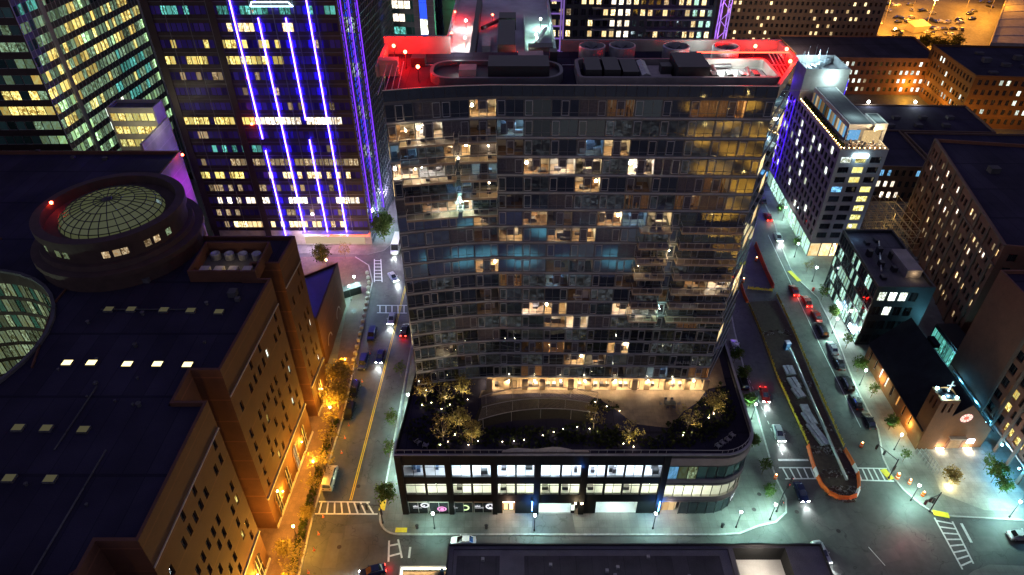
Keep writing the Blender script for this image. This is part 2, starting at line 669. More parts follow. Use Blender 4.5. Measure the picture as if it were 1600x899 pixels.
def add_pane(b, w, h, div, org, ang, m0=0, m1=1, frame=True):
    c, q = math.cos(ang), math.sin(ang)

    def P(x, y, z):
        return (org[0] + x * c - y * q, org[1] + x * q + y * c, org[2] + z)
    b.quad(P(-w / 2, 0, 0), P(w / 2, 0, 0), P(w / 2, 0, h), P(-w / 2, 0, h), m0, True)
    if not frame:
        return
    t = .05
    bars = [(-w / 2, -w / 2 + t, 0, h), (w / 2 - t, w / 2, 0, h), (-w / 2 + t, w / 2 - t, 0, t), (-w / 2 + t, w / 2 - t, h - t, h)]
    for k in range(1, div):
        x = -w / 2 + w * k / div
        bars.append((x - t / 2, x + t / 2, t, h - t))
    for x0, x1, z0, z1 in bars:
        b.quad(P(x0, -.05, z0), P(x1, -.05, z0), P(x1, -.05, z1), P(x0, -.05, z1), m1)
        b.quad(P(x0, -.05, z1), P(x1, -.05, z1), P(x1, 0, z1), P(x0, 0, z1), m1)


def in_rects(p, rects, seed):
    x, y, d = proj(p)
    for r in rects:
        if r[0] <= x <= r[1] and r[2] <= y <= r[3]:
            if random.Random(seed).random() < (r[5] if len(r) > 5 else 1):
                return r[4]
    return None


def facade(wall, root, A, B, z0, z1, cols, rows, wf=.6, hf=.6, depth=.25, mar=(0, 0, 0, 0), m=0, mr=None, lit=(), base='g_dark', div=2,
           fr='framedark', rand=0, kinds=('warm',), skip=None, pos=.5, sill=False):
    """a wall with real window openings; mar = left, right, bottom, top margins; lit = where the photo shows lit rooms"""
    A, B = Vector(A[:2]), Vector(B[:2])
    d = B - A
    L = d.length
    d.normalize()
    n = Vector((d.y, -d.x))
    ang = math.atan2(d.y, d.x)
    mr = m if mr is None else mr

    def P(s_, z, off=0):
        p = A + d * s_ + n * off
        return (p.x, p.y, z)

    def wq(s0, s1, a, b):
        if s1 - s0 > 1e-4 and b - a > 1e-4:
            wall.quad(P(s0, a), P(s1, a), P(s1, b), P(s0, b), m)
    cw = (L - mar[0] - mar[1]) / cols
    ch = (z1 - z0 - mar[2] - mar[3]) / rows
    w, h = cw * wf, ch * hf
    zprev = z0
    W = WINS.setdefault(root.name, [])
    for j in range(rows):
        za = z0 + mar[2] + ch * j + (ch - h) * pos
        zb = za + h
        wq(0, L, zprev, za)
        sp = 0
        for i in range(cols):
            sa = mar[0] + cw * i + (cw - w) / 2
            if skip and skip(i, j):
                continue
            wq(sp, sa, za, zb)
            sb = sa + w
            sp = sb
            e = -depth
            wall.quad(P(sa, za), P(sb, za), P(sb, za, e), P(sa, za, e), mr)
            wall.quad(P(sa, zb, e), P(sb, zb, e), P(sb, zb), P(sa, zb), mr)
            wall.quad(P(sa, za), P(sa, za, e), P(sa, zb, e), P(sa, zb), mr)
            wall.quad(P(sb, za, e), P(sb, za), P(sb, zb), P(sb, zb, e), mr)
            if sill:
                wall.quad(P(sa - .1, za, .08), P(sb + .1, za, .08), P(sb + .1, za - .15, .08), P(sa - .1, za - .15, .08), mr)
            c = Vector(P((sa + sb) / 2, za, e))
            k = in_rects((c.x, c.y, c.z + h / 2), lit, (i * 131 + j * 7919 + len(root.name)))
            if k is None and rand and R.random() < rand:
                k = R.choice(kinds)
            W.append((c, w, h, 'L_' + k if k else base, ang, div, fr, n))
        wq(sp, L, za, zb)
        zprev = zb
    wq(0, L, zprev, z1)


def finish_windows(root, limit=100, name='window'):
    W = WINS.pop(root.name, [])
    sc = []
    for it in W:
        c, w, h = it[0], it[1], it[2]
        x, y, dep = proj((c.x, c.y, c.z + h / 2))
        view = Vector((-c.x, -c.y, HC - c.z)).normalized()
        fac = view.x * it[7].x + view.y * it[7].y
        inside = -5 < x < 1605 and -5 < y < 904
        a = w * h * max(0, fac) / dep ** 2 if inside and fac > 0 else 0
        if it[3] != 'g_dark' and it[3].startswith('L_'):
            a *= 1.6
        sc.append(a)
    order = sorted(range(len(W)), key=lambda i: -sc[i])
    rl = root_loc(root)
    rest = []
    for q, i in enumerate(order):
        c, w, h, key, ang, div, fr, n = W[i]
        if q < limit and sc[i] > 0:
            o = bpy.data.objects.new(name, pane_mesh(w, h, key, div, fr))
            COL.objects.link(o)
            o.parent = root
            o.location = c - rl
            o.rotation_euler = (0, 0, ang)
        else:
            rest.append(W[i])
    if rest:
        b = MB()
        keys = sorted({r[3] for r in rest})
        frs = sorted({r[6] for r in rest})
        mats = keys + frs
        for c, w, h, key, ang, div, fr, n in rest:
            add_pane(b, w, h, div, c, ang, keys.index(key), len(keys) + frs.index(fr))
        o = b.build(name, mats, root)
        o['kind'] = 'stuff'


def inset(poly, t):
    n = len(poly)
    out = []
    for i in range(n):
        p0, p1, p2 = Vector(poly[i - 1][:2]), Vector(poly[i][:2]), Vector(poly[(i + 1) % n][:2])
        d1, d2 = (p1 - p0).normalized(), (p2 - p1).normalized()
        n1, n2 = Vector((-d1.y, d1.x)), Vector((-d2.y, d2.x))
        k = n1 + n2
        q = k / max(.3, k.dot(n1))
        out.append(p1 + q * t)
    return out


def roof_with_parapet(root, poly, h, p=1.0, t=.35, rmat='roofdark', wmat='brickwarm', name='roof'):
    b = MB()
    b.poly([(q[0], q[1], h) for q in inset(poly, t)], 0)
    b.build(name, [rmat], root)
    c = MB()
    ins = inset(poly, t)
    n = len(poly)
    for i in range(n):
        j = (i + 1) % n
        a0, a1, b0, b1 = poly[i], poly[j], ins[i], ins[j]
        c.quad((a0[0], a0[1], h + p), (a1[0], a1[1], h + p), (b1[0], b1[1], h + p), (b0[0], b0[1], h + p))
        c.quad((b1[0], b1[1], h), (b0[0], b0[1], h), (b0[0], b0[1], h + p), (b1[0], b1[1], h + p))
    c.build('parapet', [wmat], root)


def building(name, label, cat, poly, h, specs, wmat, rmat='roofdark', par=.9, z0=0., pmat=None, group=None, limit=100, mats=None):
    cx = sum(p[0] for p in poly) / len(poly)
    cy = sum(p[1] for p in poly) / len(poly)
    root = thing(name, label, cat, (cx, cy, 0), 0, group)
    wall = MB()
    n = len(poly)
    for i in range(n):
        A, B = poly[i], poly[(i + 1) % n]
        sp = specs.get(i)
        if sp is None:
            wall.quad((A[0], A[1], z0), (B[0], B[1], z0), (B[0], B[1], h + par), (A[0], A[1], h + par))
        else:
            for s_ in (sp if isinstance(sp, list) else [sp]):
                s_ = dict(s_)
                a, b = s_.pop('z', (z0, h + par))
                facade(wall, root, A, B, a, b, **s_)
    wall.build('wall', mats or [wmat], root)
    roof_with_parapet(root, poly, h, par, .4, rmat, pmat or wmat)
    finish_windows(root, limit)
    return root


def arc(cx, cy, r, a0, a1, n):
    return [(cx + r * math.cos(math.radians(a0 + (a1 - a0) * k / n)), cy + r * math.sin(math.radians(a0 + (a1 - a0) * k / n))) for k in range(n + 1)]


def flat(name, pts, z, mat, kind='structure'):
    b = MB()
    b.poly([(p[0], p[1], z) for p in pts])
    return tag(b.build(name, [mat]), kind=kind)
# ------------------------------------------------------------------ world: dark city night
w = bpy.data.worlds.new('World')
SC.world = w
w.use_nodes = True
bgn = w.node_tree.nodes['Background']
# light pollution: warm grey glow round the horizon, violet dark overhead
wt_ = w.node_tree
tcn = wt_.nodes.new('ShaderNodeTexCoord')
sxn = wt_.nodes.new('ShaderNodeSeparateXYZ')
rpn = wt_.nodes.new('ShaderNodeValToRGB')
wt_.links.new(tcn.outputs['Generated'], sxn.inputs[0])
wt_.links.new(sxn.outputs[2], rpn.inputs[0])
rpn.color_ramp.elements[0].position = .0
rpn.color_ramp.elements[0].color = (.37, .36, .40, 1)
rpn.color_ramp.elements[1].position = .55
rpn.color_ramp.elements[1].color = (.115, .105, .24, 1)
wt_.links.new(rpn.outputs[0], bgn.inputs[0])
bgn.inputs[1].default_value = .45
SC.view_settings.view_transform = 'Standard'
SC.view_settings.look = 'None'
SC.view_settings.exposure = .9
SC.view_settings.gamma = 1
SC.cycles.use_denoising = True
SC.cycles.max_bounces = 6
SC.cycles.diffuse_bounces = 2
SC.cycles.glossy_bounces = 3
SC.cycles.transparent_max_bounces = 6
SC.cycles.sample_clamp_indirect = 3
SC.cycles.caustics_reflective = False
SC.cycles.caustics_refractive = False
SC.cycles.use_light_tree = True

WHITE, TEAL, SOD, WARM, RED, BLUE, VIOL = (.52, 1, .84), (.55, 1, .92), (1, .45, .04), (1, .74, .42), (1, .004, .002), (.05, .25, 1), (.16, .03, 1)

# ------------------------------------------------------------------ ground and streets
b = MB()
b.quad((-1400, -900, 0), (1400, -900, 0), (1400, 2200, 0), (-1400, 2200, 0))
tag(b.build('ground', ['asphalt']), kind='structure')


def slab(name, pts, z=.13, mat='concrete', kerb=True):
    b = MB()
    b.prism([(p[0], p[1]) for p in pts], -.02, z, 1, 0, False)
    return tag(b.build(name, [mat, 'kerb']), kind='structure')


def ccw(pts):
    a = sum(pts[i - 1][0] * pts[i][1] - pts[i][0] * pts[i - 1][1] for i in range(len(pts)))
    return pts if a > 0 else pts[::-1]


G = lambda L, z=0: [tuple(g(x, y, z)[:2]) for x, y in L]
left_kerb = G([(452, 935), (468, 896), (490, 803), (516, 716), (535, 656), (556, 560), (574, 480), (582, 440), (576, 415), (555, 402)])
slab('pavement_west', ccw([(-60, 58)] + left_kerb + [(-75, left_kerb[-1][1])]), mat='plaza')
kb = MB()
kb.band(left_kerb, .35, .0, .142)
tag(kb.build('kerb_west', ['kerb']), kind='structure')
pl = G([(512, 596), (548, 575), (568, 490), (577, 440), (571, 418), (552, 405)])
flat('plaza_paving', ccw([(-43.5, 113)] + pl + [(-70, pl[-1][1])]), .136, 'plaza')
flat('plaza_path', ccw(G([(504, 612), (522, 590), (540, 492), (555, 455), (540, 450), (520, 500)])), .141, 'concrete')

pod_kerb = [(-24.6, 200), (-25.2, 100), (-25.4, 80)] + arc(-21.4, 77.6, 4, 180, 270, 8) + G([(1120, 836), (1155, 834), (1185, 822), (1212, 816), (1228, 801), (1228, 780),
            (1214, 752), (1205, 725), (1195, 690), (1178, 630), (1162, 575), (1148, 520)]) + [(66, 200)]
slab('pavement_tower_block', ccw(pod_kerb))
kb = MB()
kb.band(pod_kerb, .35, 0, .142)
tag(kb.build('kerb_tower_block', ['kerb']), kind='structure')
right_kerb = G([(1185, 300), (1208, 344), (1222, 388), (1235, 420), (1250, 440), (1278, 466), (1302, 515), (1336, 603), (1372, 672), (1380, 717), (1392, 742), (1412, 766), (1440, 790),
                (1466, 806), (1520, 809), (1600, 813), (1720, 817)])
slab('pavement_east', ccw(right_kerb + [(175, 84), (175, 215)]))
kb = MB()
kb.band(right_kerb, .35, 0, .142)
tag(kb.build('kerb_east', ['kerb']), kind='structure')
flat('church_plaza', ccw(G([(1445, 704), (1535, 704), (1600, 770), (1590, 800), (1538, 798), (1470, 772)])), .137, 'plaza2')
se = G([(1505, 905), (1520, 893), (1545, 883), (1600, 885), (1680, 893)])
slab('pavement_corner_east', ccw(se + [(130, 50), (86, 50)]))
slab('pavement_south_block', [(-20.5, 0), (57, 0), (57, 60), (54, 63.6), (-17, 63.6), (-20.5, 60)])
slab('pavement_office_tower', ccw([(-100, 168), (-47, 166)] + G([(575, 398), (600, 392), (618, 375), (630, 350)]) + [(-33, 230), (-33, 320), (-100, 320)]))
flat('driveway', [(3.6, 73.7), (12, 73.7), (11.6, 78), (4.1, 78)], .137, 'asphalt')
lotp = G([(1393, -10), (1352, 100), (1600, 100), (1590, -10)])
flat('parking_lot', ccw(lotp), .012, 'lot')

# markings
mk = MB()


def stripe(a, c, wd=.14, z=.008, m=0):
    a, c = Vector(a[:2]), Vector(c[:2])
    d = (c - a).normalized()
    q = Vector((-d.y, d.x)) * wd / 2
    mk.quad((*(a - q), z), (*(c - q), z), (*(c + q), z), (*(a + q), z), m)


def ladder(tl, tr, br, bl, n, wd=.3, z=.008):
    tl, tr, br, bl = [g(*p) for p in (tl, tr, br, bl)]
    stripe(tl, tr, wd, z)
    stripe(bl, br, wd, z)
    for k in range(n):
        t = (k + .5) / n
        stripe(tl.lerp(tr, t), bl.lerp(br, t), wd, z + .004)


ladder((498, 784), (578, 785), (590, 803.5), (492, 803), 8)
ladder((589, 477.5), (636, 477.5), (636, 489.5), (589, 489), 5)
ladder((585, 405), (585, 441), (597, 441), (595, 405), 7, .25)
ladder((608, 845), (607, 878), (628, 872), (622, 843), 2, .35)
ladder((1217, 731), (1272, 731), (1279, 748), (1227, 748.5), 5)
ladder((1334, 731.5), (1386, 732.5), (1397, 752), (1342, 750.5), 6)
ladder((1460, 809), (1504, 890), (1521, 881), (1488, 815), 8)
stripe(g(1216, 719), g(1263, 719), .5)
stripe(g(1502, 818), g(1518, 848), .5)
stripe(g(1200, 367), g(1292, 562), .13)
stripe(g(1292, 562), g(1345, 668), .13)
for k in range(14):
    a, c = g(1158, 565), g(1226, 718)
    stripe(a.lerp(c, k / 14), a.lerp(c, (k + .45) / 14), .12)
stripe(g(641, 855), g(639, 872), .4)
stripe(g(1357, 855), g(1383, 884), .15)
tag(mk.build('road_markings', ['paint']), kind='structure')
mk = MB()
for o_ in (-.17, .17):
    stripe(g(634, 447) + Vector((o_, 0, 0)), g(548, 782) + Vector((o_, 0, 0)), .17)
tag(mk.build('centre_line', ['yellow']), kind='structure')
tp = MB()
for (x, y, w_, h_, a) in ((598, 790, 1.2, 2.4, 0), (627, 829, 2.2, 1.0, 0), (1241, 432, 1.2, 5.0, .25), (1470, 804, 2.8, 1.2, -.25), (1386, 742, 1.4, 2.6, .3)):
    p = g(x, y)
    tp.box(-w_ / 2, w_ / 2, -h_ / 2, h_ / 2, .1, .148, 0, a, (p.x, p.y))
tag(tp.build('tactile_paving', ['tactile']), kind='structure')
pt_ = MB()
rr = random.Random(77)
for (x, y, w_, h_, a_) in ((560, 830, 5, 3, .1), (520, 860, 2.4, 7, 0), (640, 850, 6, 2, 0), (1225, 700, 1.4, 9, .1), (1300, 815, 7, 4, .5), (1420, 830, 3, 8, .6), (1380, 870, 6, 2.4, .2), (1330, 640, 1.2, 8, .1), (1285, 560, 2, 6, .1), (590, 620, 2.2, 9, 0), (575, 720, 1.2, 12, 0), (600, 540, 2.4, 5, 0), (1160, 620, 2, 10, .1), (1255, 400, 2, 8, .1), (1540, 850, 5, 3, 0), (1240, 830, 3, 5, .3), (900, 838, 9, 1.6, 0), (1060, 838, 5, 1.8, 0), (760, 840, 4, 2, 0)):
    p = g(x, y)
    i0 = len(pt_.v)
    pt_.box(-w_ / 2, w_ / 2, -h_ / 2, h_ / 2, -.01, .005, 0, a_, (p.x, p.y))
tag(pt_.build('road_patches', ['lot']), kind='structure')
mh = MB()
for x, y in ((1178, 797), (1186, 773), (530, 855), (1060, 832), (700, 822), (610, 780), (1245, 800), (1310, 830), (560, 760)):
    p = g(x, y)
    mh.prism(arc(p.x, p.y, .42, 0, 337, 15), .0, .139 if y > 760 and x > 1100 and x < 1200 else .012)
tag(mh.build('manhole_covers', ['bronze']), kind='structure')

# ------------------------------------------------------------------ the apartment tower
Z0, FH, NF = 76.6, 3.16, 18
TZ = 16.7                                            # terrace level
FRONT = [(-18.3, 93.4), (-13.0, 94.5), (-8, 95.2), (-3, 95.6), (9, 95.5), (24, 95.3), (38.2, 95.0)]
FACET = [(38.2, 95.0), (44.7, 106.5)]
tower = thing('apartment_tower', 'tall dark glass apartment tower with red lit roof corners standing behind the terrace', 'apartment tower', (10, 104, 0))


def chain_pos(poly, s):
    for a, c in zip(poly, poly[1:]):
        a, c = Vector(a), Vector(c)
        L = (c - a).length
        if s <= L + 1e-6:
            d = (c - a) / L
            return a + d * s, d
        s -= L
    d = (c - a) / L
    return c, d


LEN = sum((Vector(c) - Vector(a)).length for a, c in zip(FRONT, FRONT[1:]))
NB = 14
BW = LEN / NB
TLIT = [(655, 172, 'd'), (766, 165, 'w'), (930, 170, 'c'), (972, 170, 'c'), (1098, 170, 'o'), (1130, 170, 'o'),
        (628, 203, 'w'), (672, 203, 'W'), (715, 203, 'w'), (768, 203, 'd'), (790, 203, 'b'),
        (625, 235, 'b'), (645, 235, 'b'), (700, 236, 'w'), (728, 234, 'W'), (810, 230, 'd'), (930, 231, 'b'), (975, 234, 'w'),
        (628, 262, 'W'), (660, 262, 'W'), (845, 260, 'w'), (925, 262, 'w'), (1015, 263, 'W'), (1052, 263, 'W'),
        (925, 290, 'w'), (1000, 290, 'd'), (1095, 292, 'c'), (1130, 292, 'c'),
        (630, 322, 'w'), (672, 322, 'W'), (705, 322, 'W'), (880, 317, 'c'), (975, 317, 'c'), (1005, 317, 'W'), (1080, 318, 'c'), (1122, 320, 'c'),
        (770, 343, 'w'), (843, 343, 'w'), (880, 343, 'd'), (910, 343, 'b'), (945, 345, 'w'), (978, 345, 'b'),
        (800, 370, 'w'), (880, 370, 'w'), (918, 370, 'w'), (955, 370, 'w'), (985, 392, 'd'), (771, 413, 'w'), (880, 415, 'd'), (915, 415, 'd'),
        (870, 438, 'b'), (972, 440, 'd'), (755, 464, 'd'), (755, 480, 'd'), (835, 480, 'W'), (880, 480, 'w'), (975, 485, 'W'), (1010, 487, 'W'),
        (945, 502, 'o'), (1062, 505, 'c'), (715, 502, 'o'), (820, 540, 'd'), (860, 540, 'o'), (905, 540, 'd'), (885, 560, 'w'), (930, 560, 'w'),
        (833, 578, 'o'), (868, 578, 'o'), (975, 578, 'd'), (1088, 583, 'o')]

lit_bays = {}
cent = {}
rx = random.Random(42)
for _ in range(34):
    TLIT.append((rx.uniform(620, 1130), rx.uniform(165, 580), rx.choice('wwdcWdb')))
for k in range(NF):
    for i in range(NB):
        p, d = chain_pos(FRONT, BW * (i + .5))
        z = Z0 - FH * (k + .55)
        x, y, _ = proj((p.x, p.y, z))
        cent[(k, i)] = (x, y)
for x, y, t in TLIT:
    key = min(cent, key=lambda q: (cent[q][0] - x) ** 2 + 3 * (cent[q][1] - y) ** 2)
    if len(lit_bays) < 96:
        lit_bays.setdefault(key, t)

# structure: core, floor slabs, spandrel bands
core = MB()
core_poly = [(-15.0, 99.0), (-3, 100.6), (37, 100.2), (43.6, 108), (43.6, 114.4), (-20.0, 113.2)]
core.prism(core_poly, TZ, Z0 - .1)
core.build('core', ['black'], tower)
sl = MB()
outline = FRONT + [(44.7, 106.5), (44.7, 115.4), (-21, 114.2)]
for k in range(NF + 1):
    z = Z0 - FH * k
    sl.prism(inset(outline, .02) if k else outline, z - .32, z + .10)
    if k:
        sl.band([(p[0], p[1]) for p in FRONT + FACET[1:]], .2, z - .2, z + .04, 1)
sl.build('floor_slab', ['spandrel', 'slabedge'], tower)
bk = MB()
for k in range(NF):
    z = Z0 - FH * (k + 1) + .1
    for q in range(6):
        pa, pc = Vector((-21.1, 114.1)).lerp(Vector((-18.4, 93.6)), (q + .06) / 6), Vector((-21.1, 114.1)).lerp(Vector((-18.4, 93.6)), (q + .94) / 6)
        bk.quad((pa.x, pa.y, z), (pc.x, pc.y, z), (pc.x, pc.y, z + 2.7), (pa.x, pa.y, z + 2.7), 1 + (R.random() < .65), True)  # unseen side panes, lit ones added for the office glass to mirror
for a, c in (((44.7, 106.5), (44.7, 115.4)), ((44.7, 115.4), (-21, 114.2)), ((-21, 114.2), (-18.3, 93.4))):
    bk.quad((*a, TZ), (*c, TZ), (*c, Z0), (*a, Z0))
bk.build('rear_wall', ['bronze', 'L_warm', 'g_main'], tower)

ROOMS = {}


def room_mesh(kind, wd, seed):
    rr = random.Random(seed)
    b = MB()
    dp, h = 3.4, FH - .48
    x0, x1 = -wd / 2, wd / 2
    b.quad((x0, .06, 0), (x1, .06, 0), (x1, dp, 0), (x0, dp, 0), 1)
    b.quad((x0, .06, h), (x0, dp, h), (x1, dp, h), (x1, .06, h), 0)
    b.quad((x0, dp, 0), (x1, dp, 0), (x1, dp, h), (x0, dp, h), 0)
    b.quad((x0, .06, 0), (x0, dp, 0), (x0, dp, h), (x0, .06, h), 0)
    b.quad((x1, dp, 0), (x1, .06, 0), (x1, .06, h), (x1, dp, h), 0)
    for _ in range(rr.randint(2, 4)):
        w_, d_, hh = rr.uniform(.6, 1.8), rr.uniform(.5, 1.0), rr.choice((.42, .5, .75, 1.1, 1.7))
        cx, cy = rr.uniform(x0 + .5, x1 - 1.2), rr.uniform(.35, 2.3)
        b.box(cx, min(cx + w_, x1 - .05), cy, cy + d_, .01, hh, rr.choice((2, 2, 3, 4)))
    b.box(-.5, .7, dp - .06, dp - .02, 1.2, 2.0, rr.choice((2, 3, 4)))
    if kind in 'co':
        for s in range(int(wd / .24)):
            if rr.random() < (.9 if kind == 'o' else .62):
                xa = x0 + .24 * s
                b.box(xa, xa + .22, .14 + .05 * (s % 2), .18 + .05 * (s % 2), .05, h - .05, 5)
    # lamps that light the room
    cx = rr.uniform(-.8, .8)
    b.box(cx - .45, cx + .45, 1.1, 1.5, h - .1, h - .04, 6)
    if kind in 'wW' and rr.random() < .6:
        fx = x1 - .5 if rr.random() < .5 else x0 + .4
        b.tube((fx, 1, 0), (fx, 1, 1.35), .03, m=2, n=5)
        b.lathe([(.2, 1.3), (.14, 1.65)], 8, 6, (fx, 1, 0))
    return b


KM = {'w': 'e_ceil', 'W': 'e_ceilw', 'c': 'e_ceilc', 'd': 'e_ceild', 'b': 'e_ceilb', 'o': 'e_ceilo'}


def bay_window(seed, wd, lit):
    rr = random.Random(seed)
    b = MB()
    h = FH - .46
    b.quad((-wd / 2, 0, 0), (wd / 2, 0, 0), (wd / 2, 0, h), (-wd / 2, 0, h), 0)
    t = .05
    for k in range(4):
        x = -wd / 2 + wd * k / 3
        b.box(x - t / 2, x + t / 2, -.06, 0, 0, h, 1)
    q = rr.randrange(3)
    xa, xb = -wd / 2 + wd * q / 3 + .1, -wd / 2 + wd * (q + 1) / 3 - .1
    for (u0, u1, v0, v1) in ((xa, xa + .07, .2, h - .2), (xb - .07, xb, .2, h - .2), (xa + .07, xb - .07, .2, .27), (xa + .07, xb - .07, h - .27, h - .2)):
        b.box(u0, u1, -.085, -.005, v0, v1, 2)
    for k in range(3):
        xa, xb = -wd / 2 + wd * k / 3 + .03, -wd / 2 + wd * (k + 1) / 3 - .03
        b.box(xa, xb, -.045, -.004, .62, .67, 1)
        if lit and (k == q or rr.random() < .15):
            b.box(xa, xb, .10, .12, .0 if rr.random() < .5 else 1.2, h, 3)
    b.box(-wd / 2, wd / 2, -.05, -.004, 0, .07, 1)
    b.box(-wd / 2, wd / 2, -.05, -.004, h - .07, h, 1)
    return b.mesh('window', ['g_room' if lit else ('g_faint' if seed in (1, 3) else 'g_main'), 'framemid', 'frame', 'sofa'])


WM = {}
for s in range(6):
    WM[(0, s)] = bay_window(s, BW - .12, False)
    WM[(1, s)] = bay_window(s + 9, BW - .12, True)
rl = root_loc(tower)
dark = []
for k in range(NF):
    for i in range(NB):
        p, d = chain_pos(FRONT, BW * (i + .5))
        ang = math.atan2(d.y, d.x)
        z = Z0 - FH * (k + 1) + .12
        t = lit_bays.get((k, i))
        if t:
            o = bpy.data.objects.new('window', WM[(1, (k * 5 + i) % 6)])
            o.location = Vector((p.x, p.y, z)) - rl
            o.rotation_euler.z = ang
            o.parent = tower
            COL.objects.link(o)
            rb = room_mesh(t, BW - .14, k * 37 + i)
            r_ = rb.build('room', [('roomwall', 'grey', 'roomwall', 'stone')[(k * 3 + i) % 4], ('floorwarm', 'wood', 'roofgrey')[(k + i * 2) % 3], 'sofa', 'sofa2', 'wood', 'curtain', KM[t]], None)
            r_.location = Vector((p.x, p.y, z)) - rl
            r_.rotation_euler.z = ang
            r_.parent = tower
        else:
            dark.append((k, i, p, ang, z))
nfree = max(0, 100 - len(lit_bays))
rest = MB()
for q, (k, i, p, ang, z) in enumerate(dark):
    if q < nfree:
        o = bpy.data.objects.new('window', WM[(0, (k * 7 + i * 5 + k * i) % 6)])
        o.location = Vector((p.x, p.y, z)) - rl
        o.rotation_euler.z = ang
        o.parent = tower
        COL.objects.link(o)
    else:
        me = WM[(0, (k * 7 + i * 5 + k * i) % 6)]
        c, s = math.cos(ang), math.sin(ang)
        base = len(rest.v)
        rest.v += [(p.x + v.co.x * c - v.co.y * s, p.y + v.co.x * s + v.co.y * c, z + v.co.z) for v in me.vertices]
        for f in me.polygons:
            rest.f.append(tuple(base + j for j in f.vertices))
            rest.m.append(4 if f.material_index == 0 and me.materials[0].name == 'faint_room' else f.material_index)
# the side facet, three bays a floor
for k in range(NF):
    for i in range(4):
        a, c = Vector(FACET[0]), Vector(FACET[1])
        d = (c - a).normalized()
        wdt = (c - a).length / 4
        p = a + d * wdt * (i + .5)
        add_pane(rest, wdt - .1, FH - .46, 2, (p.x, p.y, Z0 - FH * (k + 1) + .12), math.atan2(d.y, d.x), 3 if R.random() < .12 else 0, 1)
o = rest.build('window', ['g_main', 'framemid', 'frame', 'L_warm', 'g_faint'], tower)
o['kind'] = 'stuff'
par = MB()
for (a, c) in zip(FRONT, FRONT[1:]):
    d = (Vector(c) - Vector(a)).normalized()
    nn = Vector((d.y, -d.x)) * .1
    L = (Vector(c) - Vector(a)).length
    n_ = max(1, int(L / 1.5))
    par.quad((a[0] + nn.x, a[1] + nn.y, Z0 + .10), (c[0] + nn.x, c[1] + nn.y, Z0 + .10), (c[0] + nn.x, c[1] + nn.y, Z0 + 1.75), (a[0] + nn.x, a[1] + nn.y, Z0 + 1.75), 0)
    for q in range(n_ + 1):
        pp = Vector(a).lerp(Vector(c), q / n_) + nn * 1.4
        par.box(-.03, .03, -.03, .03, Z0 + .1, Z0 + 1.75, 1, 0, (pp.x, pp.y))
par.band([(p[0], p[1] - .1) for p in FRONT + FACET[1:]], .14, Z0 + 1.75, Z0 + 1.86, 2)
par.build('roof_balustrade', ['g_main', 'framedark', 'rail'], tower)

# balconies
BAL = [(k, -16.6, -8.6) for k in range(1, 6)] + [(k, -7.9, -2.3) for k in range(1, 6)] + [(k, 20.9, 26.0) for k in range(6, 13)] + [(k, 27.6, 37.6) for k in range(6, 13)]


def front_y(x):
    for a, c in zip(FRONT, FRONT[1:]):
        if a[0] <= x <= c[0]:
            return a[1] + (c[1] - a[1]) * (x - a[0]) / (c[0] - a[0])
    return 95.3


for n_, (k, x0, x1) in enumerate(BAL):
    z = Z0 - FH * (k + 1) + .06 + FH * .0
    ya, yb = front_y(x0), front_y(x1)
    dep = 1.9
    b = MB()
    b.prism([(x0, ya - dep), (x1, yb - dep), (x1, yb - .14), (x0, ya - .14)], z - .30, z)
    if R.random() < .8:
        for _ in range(R.randint(1, 3)):
            cx = R.uniform(x0 + .5, x1 - .9)
            cy = front_y(cx) - R.uniform(.5, 1.4)
            b.box(cx, cx + .6, cy, cy + .5, z, z + R.choice((.45, .75)), 1)
    bo = b.build('balcony', ['tan', 'sofa'], tower)
    r_ = MB()
    L = x1 - x0
    m_ = max(3, round(L / 1.25))
    pts = [(x0 + L * q / m_, ya + (yb - ya) * q / m_ - dep + .05) for q in range(m_ + 1)]
    for (px_, py_) in pts:
        r_.box(px_ - .025, px_ + .025, py_ - .025, py_ + .025, z, z + 1.1)
    r_.band(pts, .07, z + 1.1, z + 1.16)
    r_.band(pts, .05, z + .08, z + .12)
    for xs, ys in ((x0 + .03, ya), (x1 - .03, yb)):
        r_.band([(xs, ys - dep + .1), (xs, ys - .15)], .05, z + 1.1, z + 1.16)
        r_.quad((xs, ys - dep + .1, z + .12), (xs, ys - .2, z + .12), (xs, ys - .2, z + 1.08), (xs, ys - dep + .1, z + 1.08), 1)
    for q in range(m_):
        a, c = pts[q], pts[q + 1]
        r_.quad((a[0] + .05, a[1], z + .14), (c[0] - .05, c[1], z + .14), (c[0] - .05, c[1], z + 1.08), (a[0] + .05, a[1], z + 1.08), 1)
    ro = r_.build('railing', ['rail', 'g_rail'], bo)
    ro.location = (0, 0, 0)
for (x, z_k, col, wat) in ((-15.6, 1, WARM, 60), (-3.6, 2, WARM, 60), (-14.8, 3, WARM, 60), (-3.6, 4, WARM, 60), (-8.2, 5, WHITE, 250), (26.4, 8, WARM, 70), (26.4, 12, WHITE, 90), (21.6, 9, WARM, 30), (-8.2, 2.6, WARM, 70)):
    z = Z0 - FH * (z_k + 1) + 1.9
    y = front_y(x) - .35
    lb = MB()
    lb.ball((x, y, z), .13, 8)
    lb.build('wall_lamp', ['e_warm' if col is WARM else 'e_white'], tower)
    lamp('balcony_lamp', Vector((x, y - .25, z)) - rl, col, wat, tower, .1)

